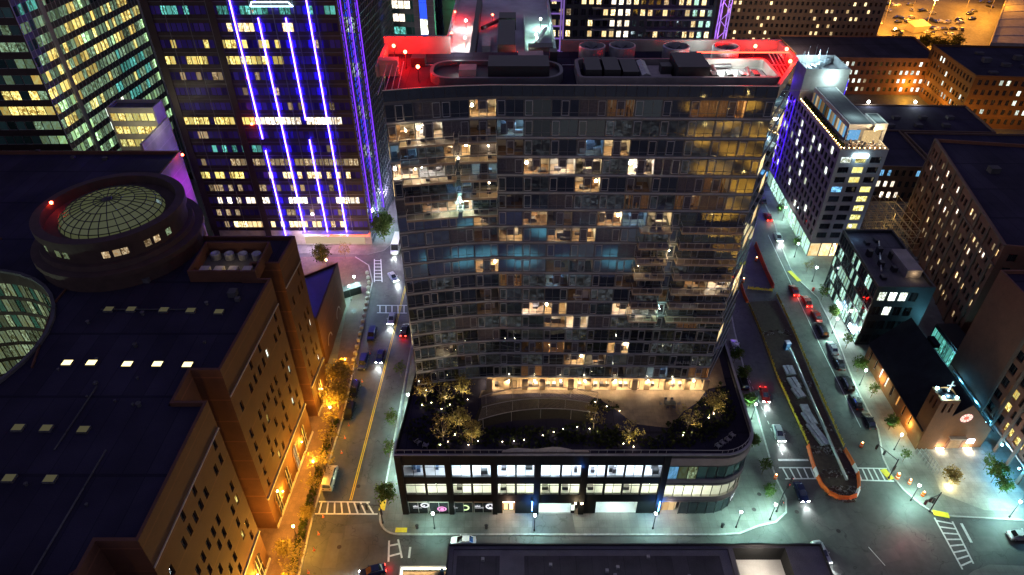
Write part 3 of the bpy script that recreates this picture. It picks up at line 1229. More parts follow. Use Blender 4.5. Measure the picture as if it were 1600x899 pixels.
# amenity storey behind the terrace: recessed lit lobby
lob = MB()
zl0, zl1 = TZ + .02, Z0 - FH * NF - .32
yl = 94.85
lob.quad((-5, yl, zl0), (38, yl, zl0), (38, yl + 4, zl0), (-5, yl + 4.2, zl0), 1)
lob.quad((-5, yl + 4, zl0), (38, yl + 4, zl0), (38, yl + 4, zl1), (-5, yl + 4, zl1), 0)
for x in (-5, -1.6, 2.0, 5.4, 11.0, 14.4, 19.5, 23.6, 26, 30, 34, 37.6):
    lob.box(x, x + 1.1, yl - .1, yl + .35, zl0, zl1, 2)
for x in (-4, 3.6, 8.5, 12.8, 17, 21.6, 25, 28.6, 32.4, 36):
    lob.box(x - .5, x + .5, yl + 1.2, yl + 2.0, zl1 - .12, zl1 - .05, 3)
for x in [-3.4, 3.3, 4.4, 6.8, 8.0, 9.4, 13, 16.2, 17.4, 18.6, 21.2, 22.2, 27.5, 31.6, 33]:
    lob.box(x, x + .7, yl + .9, yl + 1.6, zl0, zl0 + .75, R.choice((4, 4, 5)))
lob.build('lobby', ['roomwall', 'floorwarm', 'tan', 'e_ceil', 'sofa2', 'sofa'], tower)
lg = MB()
for x in [q * 1.45 - 4.4 for q in range(30)]:
    lg.box(x - .03, x + .03, yl + .42, yl + .48, zl0, zl1, 1)
lg.quad((-5, yl + .45, zl0), (38, yl + .45, zl0), (38, yl + .45, zl1), (-5, yl + .45, zl1), 0)
lg.build('lobby_glazing', ['g_pod', 'framedark'], tower)
for dx in (-1.0, 23.2):
    db = MB()
    for s in (0, 1.0):
        db.box(dx + s, dx + s + .07, yl + .3, yl + .38, zl0, zl0 + 2.2)
        db.box(dx + s + .85, dx + s + .92, yl + .3, yl + .38, zl0, zl0 + 2.2)
        db.box(dx + s + .07, dx + s + .85, yl + .3, yl + .38, zl0 + 2.12, zl0 + 2.2)
        db.box(dx + s + .07, dx + s + .85, yl + .3, yl + .38, zl0, zl0 + .15)
    db.build('door', ['black'], tower)
for x in (-.6, 4.4, 9.5, 14.2, 20.2, 26.6, 31.5, 35.5):
    lamp('soffit_lamp', Vector((x, 94.2, zl1 - .05)) - rl, WARM, 420, tower, .2, 140, (.35, 0, 0))
lamp('corner_lamp', Vector((40.5, 103, TZ + 3)) - rl, (1, .55, .2), 600, tower, .2)
lsb = MB()
for x in (-.6, 4.4, 9.5, 14.2, 20.2, 26.6, 31.5, 35.5):
    lsb.box(x - .12, x + .12, 94.5, 94.8, zl1 - .1, zl1 + .1)
build_each(lsb, 'downlight', ['e_warm'], tower)

# telephone number in pale letters on the glass
tx = bpy.data.curves.new('phone_number', 'FONT')
tx.body = '844.718.1877'
tx.size = .92
tx.extrude = .02
tx.materials.append(M['grey'])
to0 = bpy.data.objects.new('phone_number_text', tx)
COL.objects.link(to0)
bpy.context.view_layer.update()
tme = bpy.data.meshes.new_from_object(to0.evaluated_get(bpy.context.evaluated_depsgraph_get()))
bpy.data.objects.remove(to0)
to = bpy.data.objects.new('phone_number', tme)
COL.objects.link(to)
to.parent = tower
p, d = chain_pos(FRONT, LEN - 6.6)
to.location = Vector((p.x - .6, p.y - .12, Z0 - FH * 17 + .75)) - rl
to.rotation_euler = (PI / 2, 0, math.atan2(d.y, d.x))

# roof: deck, parapets, screened plant
rf = MB()
rf.poly([(p[0], p[1], Z0 + .13) for p in inset(outline, .1)], 0)
rf.build('roof', ['roofdark'], tower)
pw = MB()
pw.box(-21, -10.2, 113.6, 114.2, Z0 + .1, Z0 + 3.0)
pw.box(-20.9, -20.4, 103, 113.6, Z0 + .1, Z0 + 1.8)
pw.box(-20.4, -17.5, 103.4, 105.0, Z0 + .12, Z0 + 2.6)
pw.box(8.2, 44.7, 114.9, 115.4, Z0 + .1, Z0 + 2.0)
pw.band([(44.4, 115), (44.5, 106.6), (38.3, 95.6)], .4, Z0 + .1, Z0 + 1.9)
build_each(pw, 'roof_parapet', ['podband'], tower)
# rounded low screen walls
sc = MB()


def stadium(x0, x1, y0, y1, r, n=6):
    return (arc(x0 + r, y0 + r, r, 180, 270, n) + arc(x1 - r, y0 + r, r, 270, 360, n) + arc(x1 - r, y1 - r, r, 0, 90, n) + arc(x0 + r, y1 - r, r, 90, 180, n))


sc.band(stadium(-12.2, 7.5, 99.2, 106.5, 3), .5, Z0 + .12, Z0 + 1.5, 1, True)
sc.band(stadium(10.0, 39.6, 98.9, 106.8, 1.0), .5, Z0 + .12, Z0 + 1.7, 0, True)
build_each(sc, 'plant_screen', ['concretewall', 'spandrel'], tower)
pm = MB()
pm.poly([(q[0], q[1], Z0 + .9) for q in stadium(-11.9, 7.2, 99.5, 106.2, 2.8)], 0)
pm.box(-8, -5.4, 101, 103.5, Z0 + .9, Z0 + 2.0, 1)
pm.box(-3.6, 5.6, 100.6, 105.4, Z0 + .9, Z0 + 2.7, 0)
for x in (11.0, 13.8, 16.6):
    pm.box(x, x + 2.4, 100.2, 105.8, Z0 + .3, Z0 + 2.0 + .3 * (int(x) % 2), 0)
pm.box(24.6, 29.4, 100, 106.4, Z0 + .3, Z0 + 2.8, 0)
pm.tube((20.0, 99.8, Z0 + 1), (20.0, 106, Z0 + 1), .9, m=2)
pm.box(20.8, 24.2, 100.2, 106, Z0 + .2, Z0 + .9, 1)
pm.box(22.6, 24.2, 102.2, 104, Z0 + .9, Z0 + 2.1, 0)
for x in (30.2, 32.6, 34.6, 36.6):
    pm.box(x, x + .9, 101 + .5 * (x % 2), 102.6 + x % 2, Z0 + .13, Z0 + 1.2, 0)
pm.tube((31.2, 105.6, Z0 + .9), (31.0, 101.0, Z0 + .9), .35, m=0)
pm.tube((31.2, 105.6, Z0 + .9), (34.2, 105.9, Z0 + .9), .35, m=0)
pm.tube((36.4, 104.6, Z0 + .9), (35.6, 100.8, Z0 + .9), .35, m=0)
pm.box(1, 5, 107.4, 110.8, Z0 + .12, Z0 + 1.6, 1)
pm.box(6, 7.2, 108.4, 110.2, Z0 + .12, Z0 + 2.2, 0)
pm.box(-16, -13.8, 107.5, 109.5, Z0 + .12, Z0 + 1.5, 0)
build_each(pm, 'roof_plant', ['black', 'stone', 'steel'], tower)
for x, y in ((13.0, 111.6), (17.9, 111.8), (26.6, 111.4), (34.6, 111.2)):
    ct = MB()
    ct.lathe([(2.15, 0), (2.15, 1.9), (1.95, 1.95), (1.9, .9), (.3, .85), (.001, .85)], 24, 0, (x, y, Z0 + .3))
    for q in range(6):
        ct.box(.2, 1.8, -.14, .14, Z0 + 1.55, Z0 + 1.6, 1, q * PI / 3, (x, y))
    ct.build('cooling_tower', ['steel', 'black'], tower)
wl = MB()
wl.box(29.7, 39.2, 99.4, 106.3, Z0 + .135, Z0 + .16)
wl.build('roof_floor', ['roofwhite'], tower)
# ladders, pipes, rails on the deck
cl = MB()
for q in range(10):
    x = -16 + q * 6
    cl.tube((x, 97.2, Z0 + .3), (x + 5.6, 97.2, Z0 + .3), .05, n=5)
    cl.tube((x, 107.8, Z0 + .35), (x + 5.6, 107.8, Z0 + .35), .07, n=5)
for q in range(4):
    cl.tube((-19.5 + q * .9, 96.0 + q * .2, Z0 + .2), (-19.0 + q * .8, 104, Z0 + 2.2), .07, n=5)
    cl.tube((41.2 + q * .7, 101.5 + q, Z0 + .2), (40.2 + q * .6, 107, Z0 + 2.4), .07, n=5)
build_each(cl, 'roof_pipe', ['steel'], tower)
# red corner washes
for x, y, z, wt in ((-19.0, 110.6, 2.2, 3000), (-16.6, 106.5, 2.6, 1700), (38.6, 109.2, 2.6, 3600), (43.6, 109.0, 2.2, 3000), (42.6, 104, 2.0, 2400), (-14, 100.5, 2.4, 700)):
    lb = MB()
    lb.tube((x, y, Z0 + .12), (x, y, Z0 + z), .06, n=6, m=1)
    lb.ball((x, y, Z0 + z + .25), .28, 8, 0)
    lb.build('beacon', ['e_red', 'black'], tower)
    lamp('beacon_light', Vector((x, y - .1, Z0 + z + .3)) - rl, RED, wt * 3.6, tower, .3)
rs = MB()
rs.box(29.0, 43.4, 107.2, 107.35, Z0 + 2.4, Z0 + 2.6, 0)
rs.build('red_led_strip', ['e_redled'], tower)
for x, y, wt in ((33, 103.4, 420), (35, 103.4, 160), (31.5, 112.5, 110), (-9, 113, 120)):
    lamp('roof_light', Vector((x, y, Z0 + 2.4)) - rl, (.9, 1, .95), wt * 2.5, tower, .3)

# rear wing of the tower, running away from the street
wing = thing('tower_wing', 'lower lit wing behind the dark tower with white deck and red rooftop edge', 'apartment wing', (-2, 140, 0))
wz = 72.0
wp = [(-12.5, 115.6), (8.2, 115.6), (8.2, 175), (-12.5, 175)]
wb = MB()
wb.prism(wp, 0, wz, 0, 1)
wb.build('wall', ['bronze', 'roofwhite'], wing)
wb = MB()
wb.box(-12.5, -12.1, 115.8, 174, wz + .01, wz + 1.4)
wb.box(7.8, 8.2, 115.8, 174, wz + .01, wz + 1.2)
build_each(wb, 'parapet', ['roofwhite'], wing)
wb = MB()
wb.box(-7.6, -6.6, 118, 160, wz + .01, wz + 2.2)
wb.box(-5.6, 4.4, 119, 121.5, wz + .01, wz + 2.0, 1)
wb.box(-2.6, .6, 123, 138, wz + .01, wz + 3.2)
wb.box(3, 7.4, 124, 126.5, wz + .01, wz + 2.4)
wb.box(-5.6, -4.0, 128, 134, wz + .01, wz + 1.4, 1)
wb.box(-2.6, .8, 142, 146, wz + .01, wz + 2.4)
wb.box(2.4, 2.55, 120, 150, wz + .01, wz + 1.2, 1)
wb.tube((-6, 140, wz + 1), (-1, 148, wz + 1), .4, m=0)
wb.tube((4.5, 130, wz + 1), (6.6, 140, wz + 1), .5, m=1)
build_each(wb, 'roof_plant', ['black', 'steel'], wing)
for x, y, col, wt in ((-9.6, 120, (1, .95, .9), 700), (-8.9, 131, (1, .95, .9), 500), (-9.3, 142, (1, .95, .9), 420), (-11.6, 118, RED, 500), (-11.9, 148, RED, 1100), (-11.6, 134, RED, 300), (-4, 146, RED, 300), (4.6, 133, WHITE, 600), (5.8, 143, WHITE, 600), (2.6, 121.5, WHITE, 260), (1, 122.4, RED, 300)):
    lb = MB()
    lb.ball((x, y, wz + 1.9), .2, 8)
    lb.tube((x, y, wz), (x, y, wz + 1.8), .05, n=5, m=1)
    lb.build('deck_lamp', ['e_red' if col is RED else 'e_white', 'black'], wing)
    lamp('deck_light', Vector((x, y, wz + 1.9)) - root_loc(wing), col, wt * 13, wing, .2)
# ------------------------------------------------------------------ podium under the terrace
PY = 78.0
pod = thing('retail_podium', 'three storey dark framed podium with white lit offices and garage doors below the terrace', 'podium', (10, 90, 0))
prl = root_loc(pod)
CORNER = arc(37.6, 84.6, 6.6, 270, 360, 10)
foot = [(-21, PY), (28.4, PY)] + CORNER + [(45.4, 113), (45.4, 168), (-17.0, 168), (-18.4, 113)]
PT = 17.7
pb = MB()
# floors
inn = inset(foot, .5)
for z in (5.35, 10.6):
    pb.prism(inn, z - .35, z, 0, 1)
pb.prism(inset(foot, .05), TZ - .5, TZ - .01, 0, 0)
pb.build('floor_slab', ['podframe', 'roofwhite'], pod)
# solid ends, back and side walls
sw = MB()
for a, c in (((45.4, 113), (45.4, 168)), ((45.4, 168), (-17, 168)), ((-17, 168), (-18.4, 113)), ((-18.4, 113), (-21, PY))):
    sw.quad((*a, 0), (*c, 0), (*c, PT), (*a, PT))
sw.quad((CORNER[-1][0], CORNER[-1][1], 0), (45.4, 113, 0), (45.4, 113, PT), (CORNER[-1][0], CORNER[-1][1], PT))
sw.build('side_wall', ['podframe'], pod)
iw = MB()
iw.quad((-20, 87, 5.4), (36, 87, 5.4), (36, 87, TZ), (-20, 87, TZ), 0)
iw.quad((36, 87, 5.4), (43, 92, 5.4), (43, 92, TZ), (36, 87, TZ), 0)
for z in (5.38,):
    iw.quad((-20.3, 78.5, z), (36, 78.5, z), (36, 87, z), (-20.3, 87, z), 1)
iw.build('interior_wall', ['white', 'roofwhite'], pod)
# the dark frame: horizontal bands and piers
fm = MB()
bands = [(0, .35), (3.95, 6.1), (9.4, 11.3), (14.8, PT)]
piers = [(-21, -19.9), (-12.0, -11.1), (-3.7, -2.8), (4.2, 5.1), (12.7, 13.7), (27.3, 28.4)]
for z0, z1 in bands[1:]:
    fm.box(-21, 28.4, PY, PY + .5, z0, z1)
fm.box(-21, 28.4, PY - .10, PY - .003, PT - .25, PT - .003)
for x0, x1 in piers:
    fm.box(x0, x1, PY - .22, PY + .55, 0, PT - .3)
fm.box(-21.0, -11.6, PY + .06, PY + .5, 0, .3)
fm.build('frame', ['podframe'], pod)
cp = MB()
cp.band([(-21, 112)] + [(-21.0, PY)] + [(28.4, PY)] + CORNER + [(45.3, 112)], .45, PT + .004, PT + .12)
cp.band([(-20.8, 112), (-20.6, PY + .35), (28.4, PY + .35)] + [(x - .3, y + .25) for x, y in CORNER] + [(45.0, 112)], .1, PT + .9, PT + .98)
cp.build('coping', ['grey'], pod)
rp = MB()
rp_pts = [(-20.6 + q * 1.5, PY + .35) for q in range(33)] + [(x - .3, y + .25) for x, y in CORNER]
for x, y in rp_pts:
    rp.box(x - .03, x + .03, y - .03, y + .03, PT + .1, PT + .9)
rp.build('terrace_railing', ['grey'], pod)

BAYS = [(-19.9, -12.0), (-11.1, -3.7), (-2.8, 4.2), (5.1, 12.7), (13.7, 20.5), (20.5, 27.3)]
cols_ = []
for x0, x1 in BAYS:
    m_ = (x0 + x1) / 2
    cols_ += [(x0 + .12, m_ - .14), (m_ + .14, x1 - .12)]
for ri, (z0, z1) in enumerate(((11.3, 14.8), (6.1, 9.4))):
    for (x0, x1) in cols_:
        b = MB()
        y = PY + .18
        b.quad((x0, y, z0), (x1, y, z0), (x1, y, z1), (x0, y, z1), 0)
        xm = (x0 + x1) / 2
        for xa in (x0, xm - .04, x1 - .08):
            b.box(xa, xa + .08, y - .07, y + .05, z0, z1, 1)
        b.box(x0, x1, y - .08, y + .05, z0, z0 + .08, 1)
        b.box(x0, x1, y - .08, y + .05, z1 - .7, z1 - .64, 1)
        b.box(x0 - .13, x0 - .002, y - .12, y + .2, z0, z1, 2)
        b.box(x1 + .002, x1 + .13, y - .12, y + .2, z0, z1, 2)
        b.build('window', ['g_pod', 'framedark', 'podframe'], pod)
# office fit-out on the top floor: desks, columns, ceiling strips; parked bays below
ff = MB()
for q, (x0, x1) in enumerate(cols_):
    rr = random.Random(q)
    for _ in range(rr.choice((0, 1, 1, 2))):
        cx = rr.uniform(x0, x1 - .9)
        cy = rr.uniform(79.0, 80.6)
        ff.box(cx, cx + rr.uniform(.5, 1.3), cy, cy + .6, 10.62, 10.62 + rr.choice((.75, 1.1, 1.2)), rr.choice((0, 1, 2)))
    if q > 0:
        ff.box(x0 + .3, x1 - .3, 79.4, 79.75, 15.9, 16.0, 3)
        ff.box(x0 + .3, x1 - .3, 82.4, 82.75, 15.9, 16.0, 3)
    for z in (9.95,):
        if q % 2:
            ff.box(x0 + 1.0, x1 - 1.0, 80.2, 80.4, z, z + .1, 4)
    ff.tube((x0, 80.5 + q % 3, 9.5), (x1 + .6, 80.5 + q % 2, 9.5), .1, m=5, n=6)
    ff.tube((x0 + 1, 79.6, 8.2), (x0 + 1.2, 83.5, 8.2), .08, m=5, n=6)
    if rr.random() < .5:
        ff.box(x0 + .5, x0 + 1.6, 79.6, 80.7, 5.4, 6.3, rr.choice((0, 2)))
ff.build('fit_out', ['sofa', 'blueplastic', 'black', 'e_office', 'e_park', 'wood'], pod)
lamp('floor_light', Vector((-16, 82.0, 15.6)) - prl, (.7, .75, .7), 160, pod, .4)
for x in (-8, 0, 8, 16, 24):
    lamp('office_light', Vector((x, 82.5, 15.6)) - prl, (.66, .84, 1), 2500, pod, .6)
for x in (-16, -9, -2, 5, 12, 19, 26, 33):
    lamp('parking_light', Vector((x, 82.5, 9.5)) - prl, (.94, 1, .70), 1400, pod, .5)

# ground floor: backlit posters, doors, garage mouths
gw = MB()
for x0, x1 in ((-2.8, -1.9), (0.6, 4.2), (12.7, 16.0), (23.9, 28.4)):
    gw.box(x0, x1, PY + .12, PY + .45, 0, 3.95)
gw.box(11.3, 12.0, PY + .12, PY + .45, 0, 3.95)
gw.box(4.2, 11.3, PY + .1, PY + .4, 3.3, 3.93)
gw.box(16.0, 23.9, PY + .1, PY + .4, 3.75, 3.93)
build_each(gw, 'ground_wall', ['podframe'], pod)
for q, (x0, x1) in enumerate([c for c in cols_[:4]]):
    b = MB()
    b.quad((x0, PY + .16, .3), (x1, PY + .16, .3), (x1, PY + .16, 3.5), (x0, PY + .16, 3.5), 0)
    xm = (x0 + x1) / 2
    for xa in (x0, xm - .03, x1 - .06):
        b.box(xa, xa + .06, PY + .08, PY + .155, .3, 3.9, 1)
    b.box(x0, x1, PY + .10, PY + .155, 3.5, 3.9, 2)
    b.build('shop_window', ['g_dark', 'frame', 'stone'], pod)


def ring(cx, cz, rx, rz, w_, mat, a0=0, a1=360, n=28, extra=None):
    b = MB()
    y = PY + .05
    for k in range(n):
        t0, t1 = math.radians(a0 + (a1 - a0) * k / n), math.radians(a0 + (a1 - a0) * (k + 1) / n)
        o = [(cx + rx * math.cos(t), y, cz + rz * math.sin(t)) for t in (t0, t1)]
        i_ = [(cx + (rx - w_) * math.cos(t), y, cz + (rz - w_) * math.sin(t)) for t in (t0, t1)]
        b.quad(i_[0], i_[1], o[1], o[0])
    if extra:
        extra(b, y)
    b.build('poster_emblem', [mat], pod)


def blob(cx, cz, r):
    def f(b, y):
        b.poly([(cx + r * math.cos(t * PI / 6), y, cz + r * math.sin(t * PI / 6)) for t in range(12)])
    return f


def panda(b, y):
    blob(-3.75, 2.6, .26)(b, y)
    b.quad((-4.35, y, 1.55), (-3.2, y, 1.55), (-3.5, y, 2.0), (-4.0, y, 2.0))


ring(-16.6 + .0, 2.75, .85, .75, .30, 'e_poster', extra=blob(-16.75, 2.6, .18))
ring(-13.4 - .3 + .25, 1.55, .9, .75, .25, 'e_pink', extra=blob(-13.4, 1.5, .42))
ring(-9.0 + .0, 1.95, .85, .85, .28, 'e_lime', -110, 110)
ring(-4.15, 2.35, .88, .85, .26, 'e_poster', extra=lambda b, y: (b.quad((-4.6, y, 1.7), (-3.7, y, 1.7), (-3.95, y, 2.15), (-4.35, y, 2.15)), blob(-4.5, 2.6, .16)(b, y), blob(-3.8, 2.6, .16)(b, y)))
ll = MB()
for cx, rows in ((-18.9, 2), (-12.2 + .2, 2), (-7.6 + .55, 2)):
    for q in range(rows):
        z = 2.3 - q * .45
        xx = cx
        for s in range(5 if q == 0 else 9):
            wd = (.14 if q == 0 else .12)
            hh = (.34 if q == 0 else .14)
            ll.box(xx, xx + wd, PY + .03, PY + .06, z, z + hh * (.7 + .3 * ((s * 7 + q) % 3) / 2))
            xx += wd + .07
ll.build('poster_lettering', ['e_poster'], pod)
# pale lettering on the far round corner panes
ll = MB()
for q, (ang_, hh) in enumerate(((318, 1.0), (326, 1.1), (334, .9))):
    x, y = 37.6 + 6.62 * math.cos(math.radians(ang_)), 84.6 + 6.62 * math.sin(math.radians(ang_))
    ll.box(-.28, -.1, -.05, .0, 1.5, 1.5 + hh, 0, math.radians(ang_ + 90), (x, y))
    ll.box(-.1, .3, -.05, .0, 1.5 + hh - .25, 1.5 + hh, 0, math.radians(ang_ + 90), (x, y))
ll.build('poster_lettering', ['e_poster'], pod)
# lit entrance
en = MB()
en.box(-1.9, .6, PY + .9, PY + 1.0, 0, 3.6, 0)
en.box(-1.9, -1.8, PY + .1, PY + .9, .14, 3.6, 1)
en.box(.5, .6, PY + .1, PY + .9, .14, 3.6, 1)
en.box(-1.7, .4, PY + .2, PY + .8, 3.5, 3.58, 2)
en.build('entrance', ['tan', 'wood', 'e_warm'], pod)
dd = MB()
for x in (-1.7, -.65):
    dd.box(x, x + 1.0, PY + .8, PY + .88, .15, 2.6, 0)
    dd.box(x + .12, x + .88, PY + .78, PY + .795, .35, 2.4, 1)
dd.build('door', ['framedark', 'L_warm'], pod)
lamp('entrance_light', Vector((-.6, PY - .3, 3.3)) - prl, (1, .62, .40), 260, pod, .3)
for x0, x1, zt in ((4.2, 11.3, 3.3), (16.0, 23.9, 3.75)):
    gr = MB()
    gr.quad((x0, PY + .3, .14), (x1, PY + .3, .14), (x1, PY + 9, .14), (x0, PY + 9, .14), 0)
    gr.quad((x0, PY + 9, .14), (x1, PY + 9, .14), (x1, PY + 9, 4.6), (x0, PY + 9, 4.6), 0)
    gr.quad((x0, PY + .3, .14), (x0, PY + 9, .14), (x0, PY + 9, 4.6), (x0, PY + .3, 4.6), 0)
    gr.quad((x1, PY + 9, .14), (x1, PY + .3, .14), (x1, PY + .3, 4.6), (x1, PY + 9, 4.6), 0)
    gr.box(x0 + 1, x1 - 1, PY + 1.6, PY + 1.9, 4.3, 4.4, 1)
    gr.box(x0 + 1, x1 - 1, PY + 5.6, PY + 5.9, 4.3, 4.4, 1)
    lamp('garage_light', Vector(((x0 + x1) / 2, PY + 2.0, 3.9)) - prl, (.74, 1, .93), 480, pod, .5)
    lamp('garage_light', Vector(((x0 + x1) / 2, PY + .25, 3.2)) - prl, (.74, 1, .93), 160, pod, .5, 150, (.7, 0, 0))
    gr.build('garage', ['roofwhite', 'e_garage'], pod)
bt = MB()
bt.box(11.35, 11.95, PY + .02, PY + .11, 1.2, 2.8, 0)
bt.build('door', ['L_cool'], pod)
for x in (3.75, 26.6 + 1.3):
    b = MB()
    b.box(x, x + .14, PY - .42, PY - .3, 1.6, 4.4, 0)
    b.box(x - .1, x + .24, PY - .3, PY - .2, 1.4, 4.6, 1)
    b.build('blue_light', ['e_blueled', 'black'], pod)
    lamp('blue_wash', Vector((x + .1, PY - .7, 3.6)) - prl, BLUE, 330, pod, .2)
lamp('blue_wash', Vector((12.7, PY - .4, 14.6)) - prl, BLUE, 45, pod, .2)
for x in (11.9, 13.1):
    b = MB()
    b.box(x, x + .3, PY - .35, PY - .22, 3.6, 4.0, 0)
    b.build('wall_lamp', ['e_warm'], pod)
lamp('wall_light', Vector((12.4, PY - .8, 3.7)) - prl, WARM, 160, pod, .2)

# rounded corner: pale bands, strips of glass
cn = MB()
CP = [(28.4, PY)] + CORNER + [(44.5, 95), (45.3, 112)]
for z0, z1 in ((15.0, 17.0), (9.9, 11.0), (9.25, 9.6), (4.7, 5.9), (4.2, 4.5)):
    cn.band([(x, y) for x, y in CP], .5, z0, z1)
cn.build('corner_band', ['podband'], pod)
cb = MB()
for z0, z1 in ((14.6, 15.0), (9.6, 9.9), (4.5, 4.7), (17.0, PT - .01)):
    cb.band([(x, y) for x, y in CP], .34, z0, z1)
cb.build('corner_reveal', ['black'], pod)
CQ = [(28.5, PY)] + CORNER[:9]


def resample(P_, step):
    out = [Vector(P_[0])]
    acc = 0
    for a, c in zip(P_, P_[1:]):
        a, c = Vector(a), Vector(c)
        L = (c - a).length
        t = step - acc
        while t <= L:
            out.append(a.lerp(c, t / L))
            t += step
        acc = L - (t - step)
    return out


rs_ = resample(CP[:-1], 1.75)
for z0, z1, key in ((11.0, 14.6, 'grn'), (5.9, 9.25, 'park'), (.2, 4.2, 'dark')):
    for q, (a, c) in enumerate(zip(rs_, rs_[1:])):
        if key == 'dark' and q in (0, 1):
            continue
        b = MB()
        k = 0
        b.quad((a.x, a.y, z0), (c.x, c.y, z0), (c.x, c.y, z1), (a.x, a.y, z1), 0, True)
        b.box(-.05, .05, -.1, .06, z0, z1, 1, 0, (a.x, a.y))
        b.build('window', [{'grn': ('L_blue' if q == 0 else 'L_well' if q < 4 and q != 3 else 'g_teal'), 'park': 'g_pod', 'dark': 'g_dark'}[key], 'framedark'], pod)
en = MB()
en.box(28.6, 31.6, PY + .9, PY + 1.0, 0, 4.2, 0)
en.box(29.0, 31.2, PY + .3, PY + .7, 4.05, 4.15, 1)
for x in (29.1, 30.2):
    en.box(x, x + 1, PY + .8, PY + .88, .15, 2.7, 2)
en.build('entrance', ['tan', 'e_warm', 'L_warm'], pod)
lamp('entrance_light', Vector((30.1, PY - .3, 3.5)) - prl, (1, .68, .45), 260, pod, .3)
lamp('parking_light', Vector((37, 83.0, 9.2)) - prl, (.94, 1, .66), 700, pod, .5)

# ------------------------------------------------------------------ roof terrace
tr = thing('roof_terrace', 'planted roof terrace with paving, lawn and dark beds in front of the lit lobby', 'terrace', (10, 88, TZ))
tl = root_loc(tr)
b = MB()
b.poly([(x, y, TZ + .002) for x, y in inset(foot, .3)][:-4] + [(44.9, 113, TZ + .002), (-18, 113, TZ + .002)], 0)
b.build('roof_surface', ['roofdark'], tr)
b = MB()
b.poly([(x, y, TZ + .05) for x, y in [(-6, 94.7), (-6.5, 92.6), (-2, 93.6), (5, 94), (14, 93.6), (17, 92.4), (20, 89.4), (23, 86), (29.5, 85.0), (32.6, 89), (36, 91.5), (38.4, 94.7)]], 0)
b.poly([(x, y, TZ + .05) for x, y in [(38.6, 95), (42.6, 96), (43.6, 110), (39, 97)]], 0)
b.build('paving', ['deck'], tr)
b = MB()
b.poly([(x, y, TZ + .06) for x, y in [(-8, 84.5), (0, 86.8), (9, 87.4), (16, 86.2), (14.6, 91.6), (9, 92.9), (0, 92.6), (-6, 90.8)]], 0)
b.build('lawn', ['lawn'], tr)
b = MB()
ctr = [(-1.5 + 15 * k / 12, 79.05 + .55 * math.sin(PI * k / 12) + .25 * math.sin(PI * k / 3)) for k in range(13)]
b.poly([(x, y, TZ + 1.06) for x, y in [(-1.8, 78.7)] + ctr + [(13.8, 78.7)]], 0)
b.prism([(-1.8, 78.7), (13.8, 78.7)] + ctr[::-1], TZ, TZ + 1.05)
b.build('planter', ['stone'], tr)
# dense low planting
b = MB()
rr = random.Random(5)
beds = [(-13.5, 84.5, 6.2, 4.6), (-13.8, 91.6, 5.0, 2.8), (2, 82.6, 11, 2.6), (14.5, 83.5, 6.0, 3.0), (19, 82.2, 4, 2.2), (17.2, 90.6, 3.4, 1.5), (33, 84.2, 5.2, 3.2), (38.2, 88.4, 3.6, 4.0), (28, 81.5, 5, 1.6), (41.5, 92, 1.6, 5)]
for cx, cy, rx, ry in beds:
    for _ in range(int(rx * ry * 16)):
        a, q = rr.uniform(0, 2 * PI), math.sqrt(rr.random())
        x, y = cx + rx * q * math.cos(a), cy + ry * q * math.sin(a)
        z = TZ + .05 + rr.uniform(.05, .75) * (1.1 - q * .6)
        s_ = rr.uniform(.12, .3)
        d1 = Vector((rr.uniform(-1, 1), rr.uniform(-1, 1), rr.uniform(-.3, .8))).normalized() * s_
        d2 = d1.cross(Vector((rr.uniform(-1, 1), rr.uniform(-1, 1), rr.uniform(0, 1)))).normalized() * s_
        o = Vector((x, y, z))
        b.quad(o - d1 - d2, o + d1 - d2, o + d1 + d2, o - d1 + d2)
o = b.build('planting', ['bed'], tr)
o['kind'] = 'stuff'

# pergola of three curved rails and slats over the lawn
pg = thing('curved_pergola', 'long curved pergola with three pale rails and thin slats over the terrace lawn', 'pergola', (3, 88, TZ))
arcs = []
for (x0, y0, xm, ym, x1, y1) in ((-5.8, 90.6, 4, 93.2, 16.5, 91.6), (-5.6, 87.8, 4, 90.0, 14.5, 89.0), (-6.2, 84.6, 4, 87.4, 16.0, 86.3)):
    A = []
    for k in range(25):
        t = k / 24
        x = (1 - t) ** 2 * x0 + 2 * t * (1 - t) * xm + t * t * x1
        y = (1 - t) ** 2 * y0 + 2 * t * (1 - t) * (2 * ym - (y0 + y1) / 2) + t * t * y1
        A.append((x, y))
    arcs.append(A)
for A in arcs:
    b = MB()
    b.band(A, .10, TZ + 2.6, TZ + 2.72)
    for k in (1, 7, 13, 19, 24):
        b.tube((A[k][0], A[k][1], TZ + .05), (A[k][0], A[k][1], TZ + 2.6), .05, n=6)
    b.build('rail', ['stone'], pg)
b = MB()
for k in range(97):
    i, f = divmod(k / 4, 1)
    i = min(int(i), 23)
    f = k / 4 - i
    P_ = [Vector(A[i]).lerp(Vector(A[i + 1]), f) for A in arcs]
    for u, v in ((0, 1), (1, 2)):
        b.band([P_[u], P_[v]], .045, TZ + 2.52, TZ + 2.60)
o = b.build('slats', ['tan'], pg)


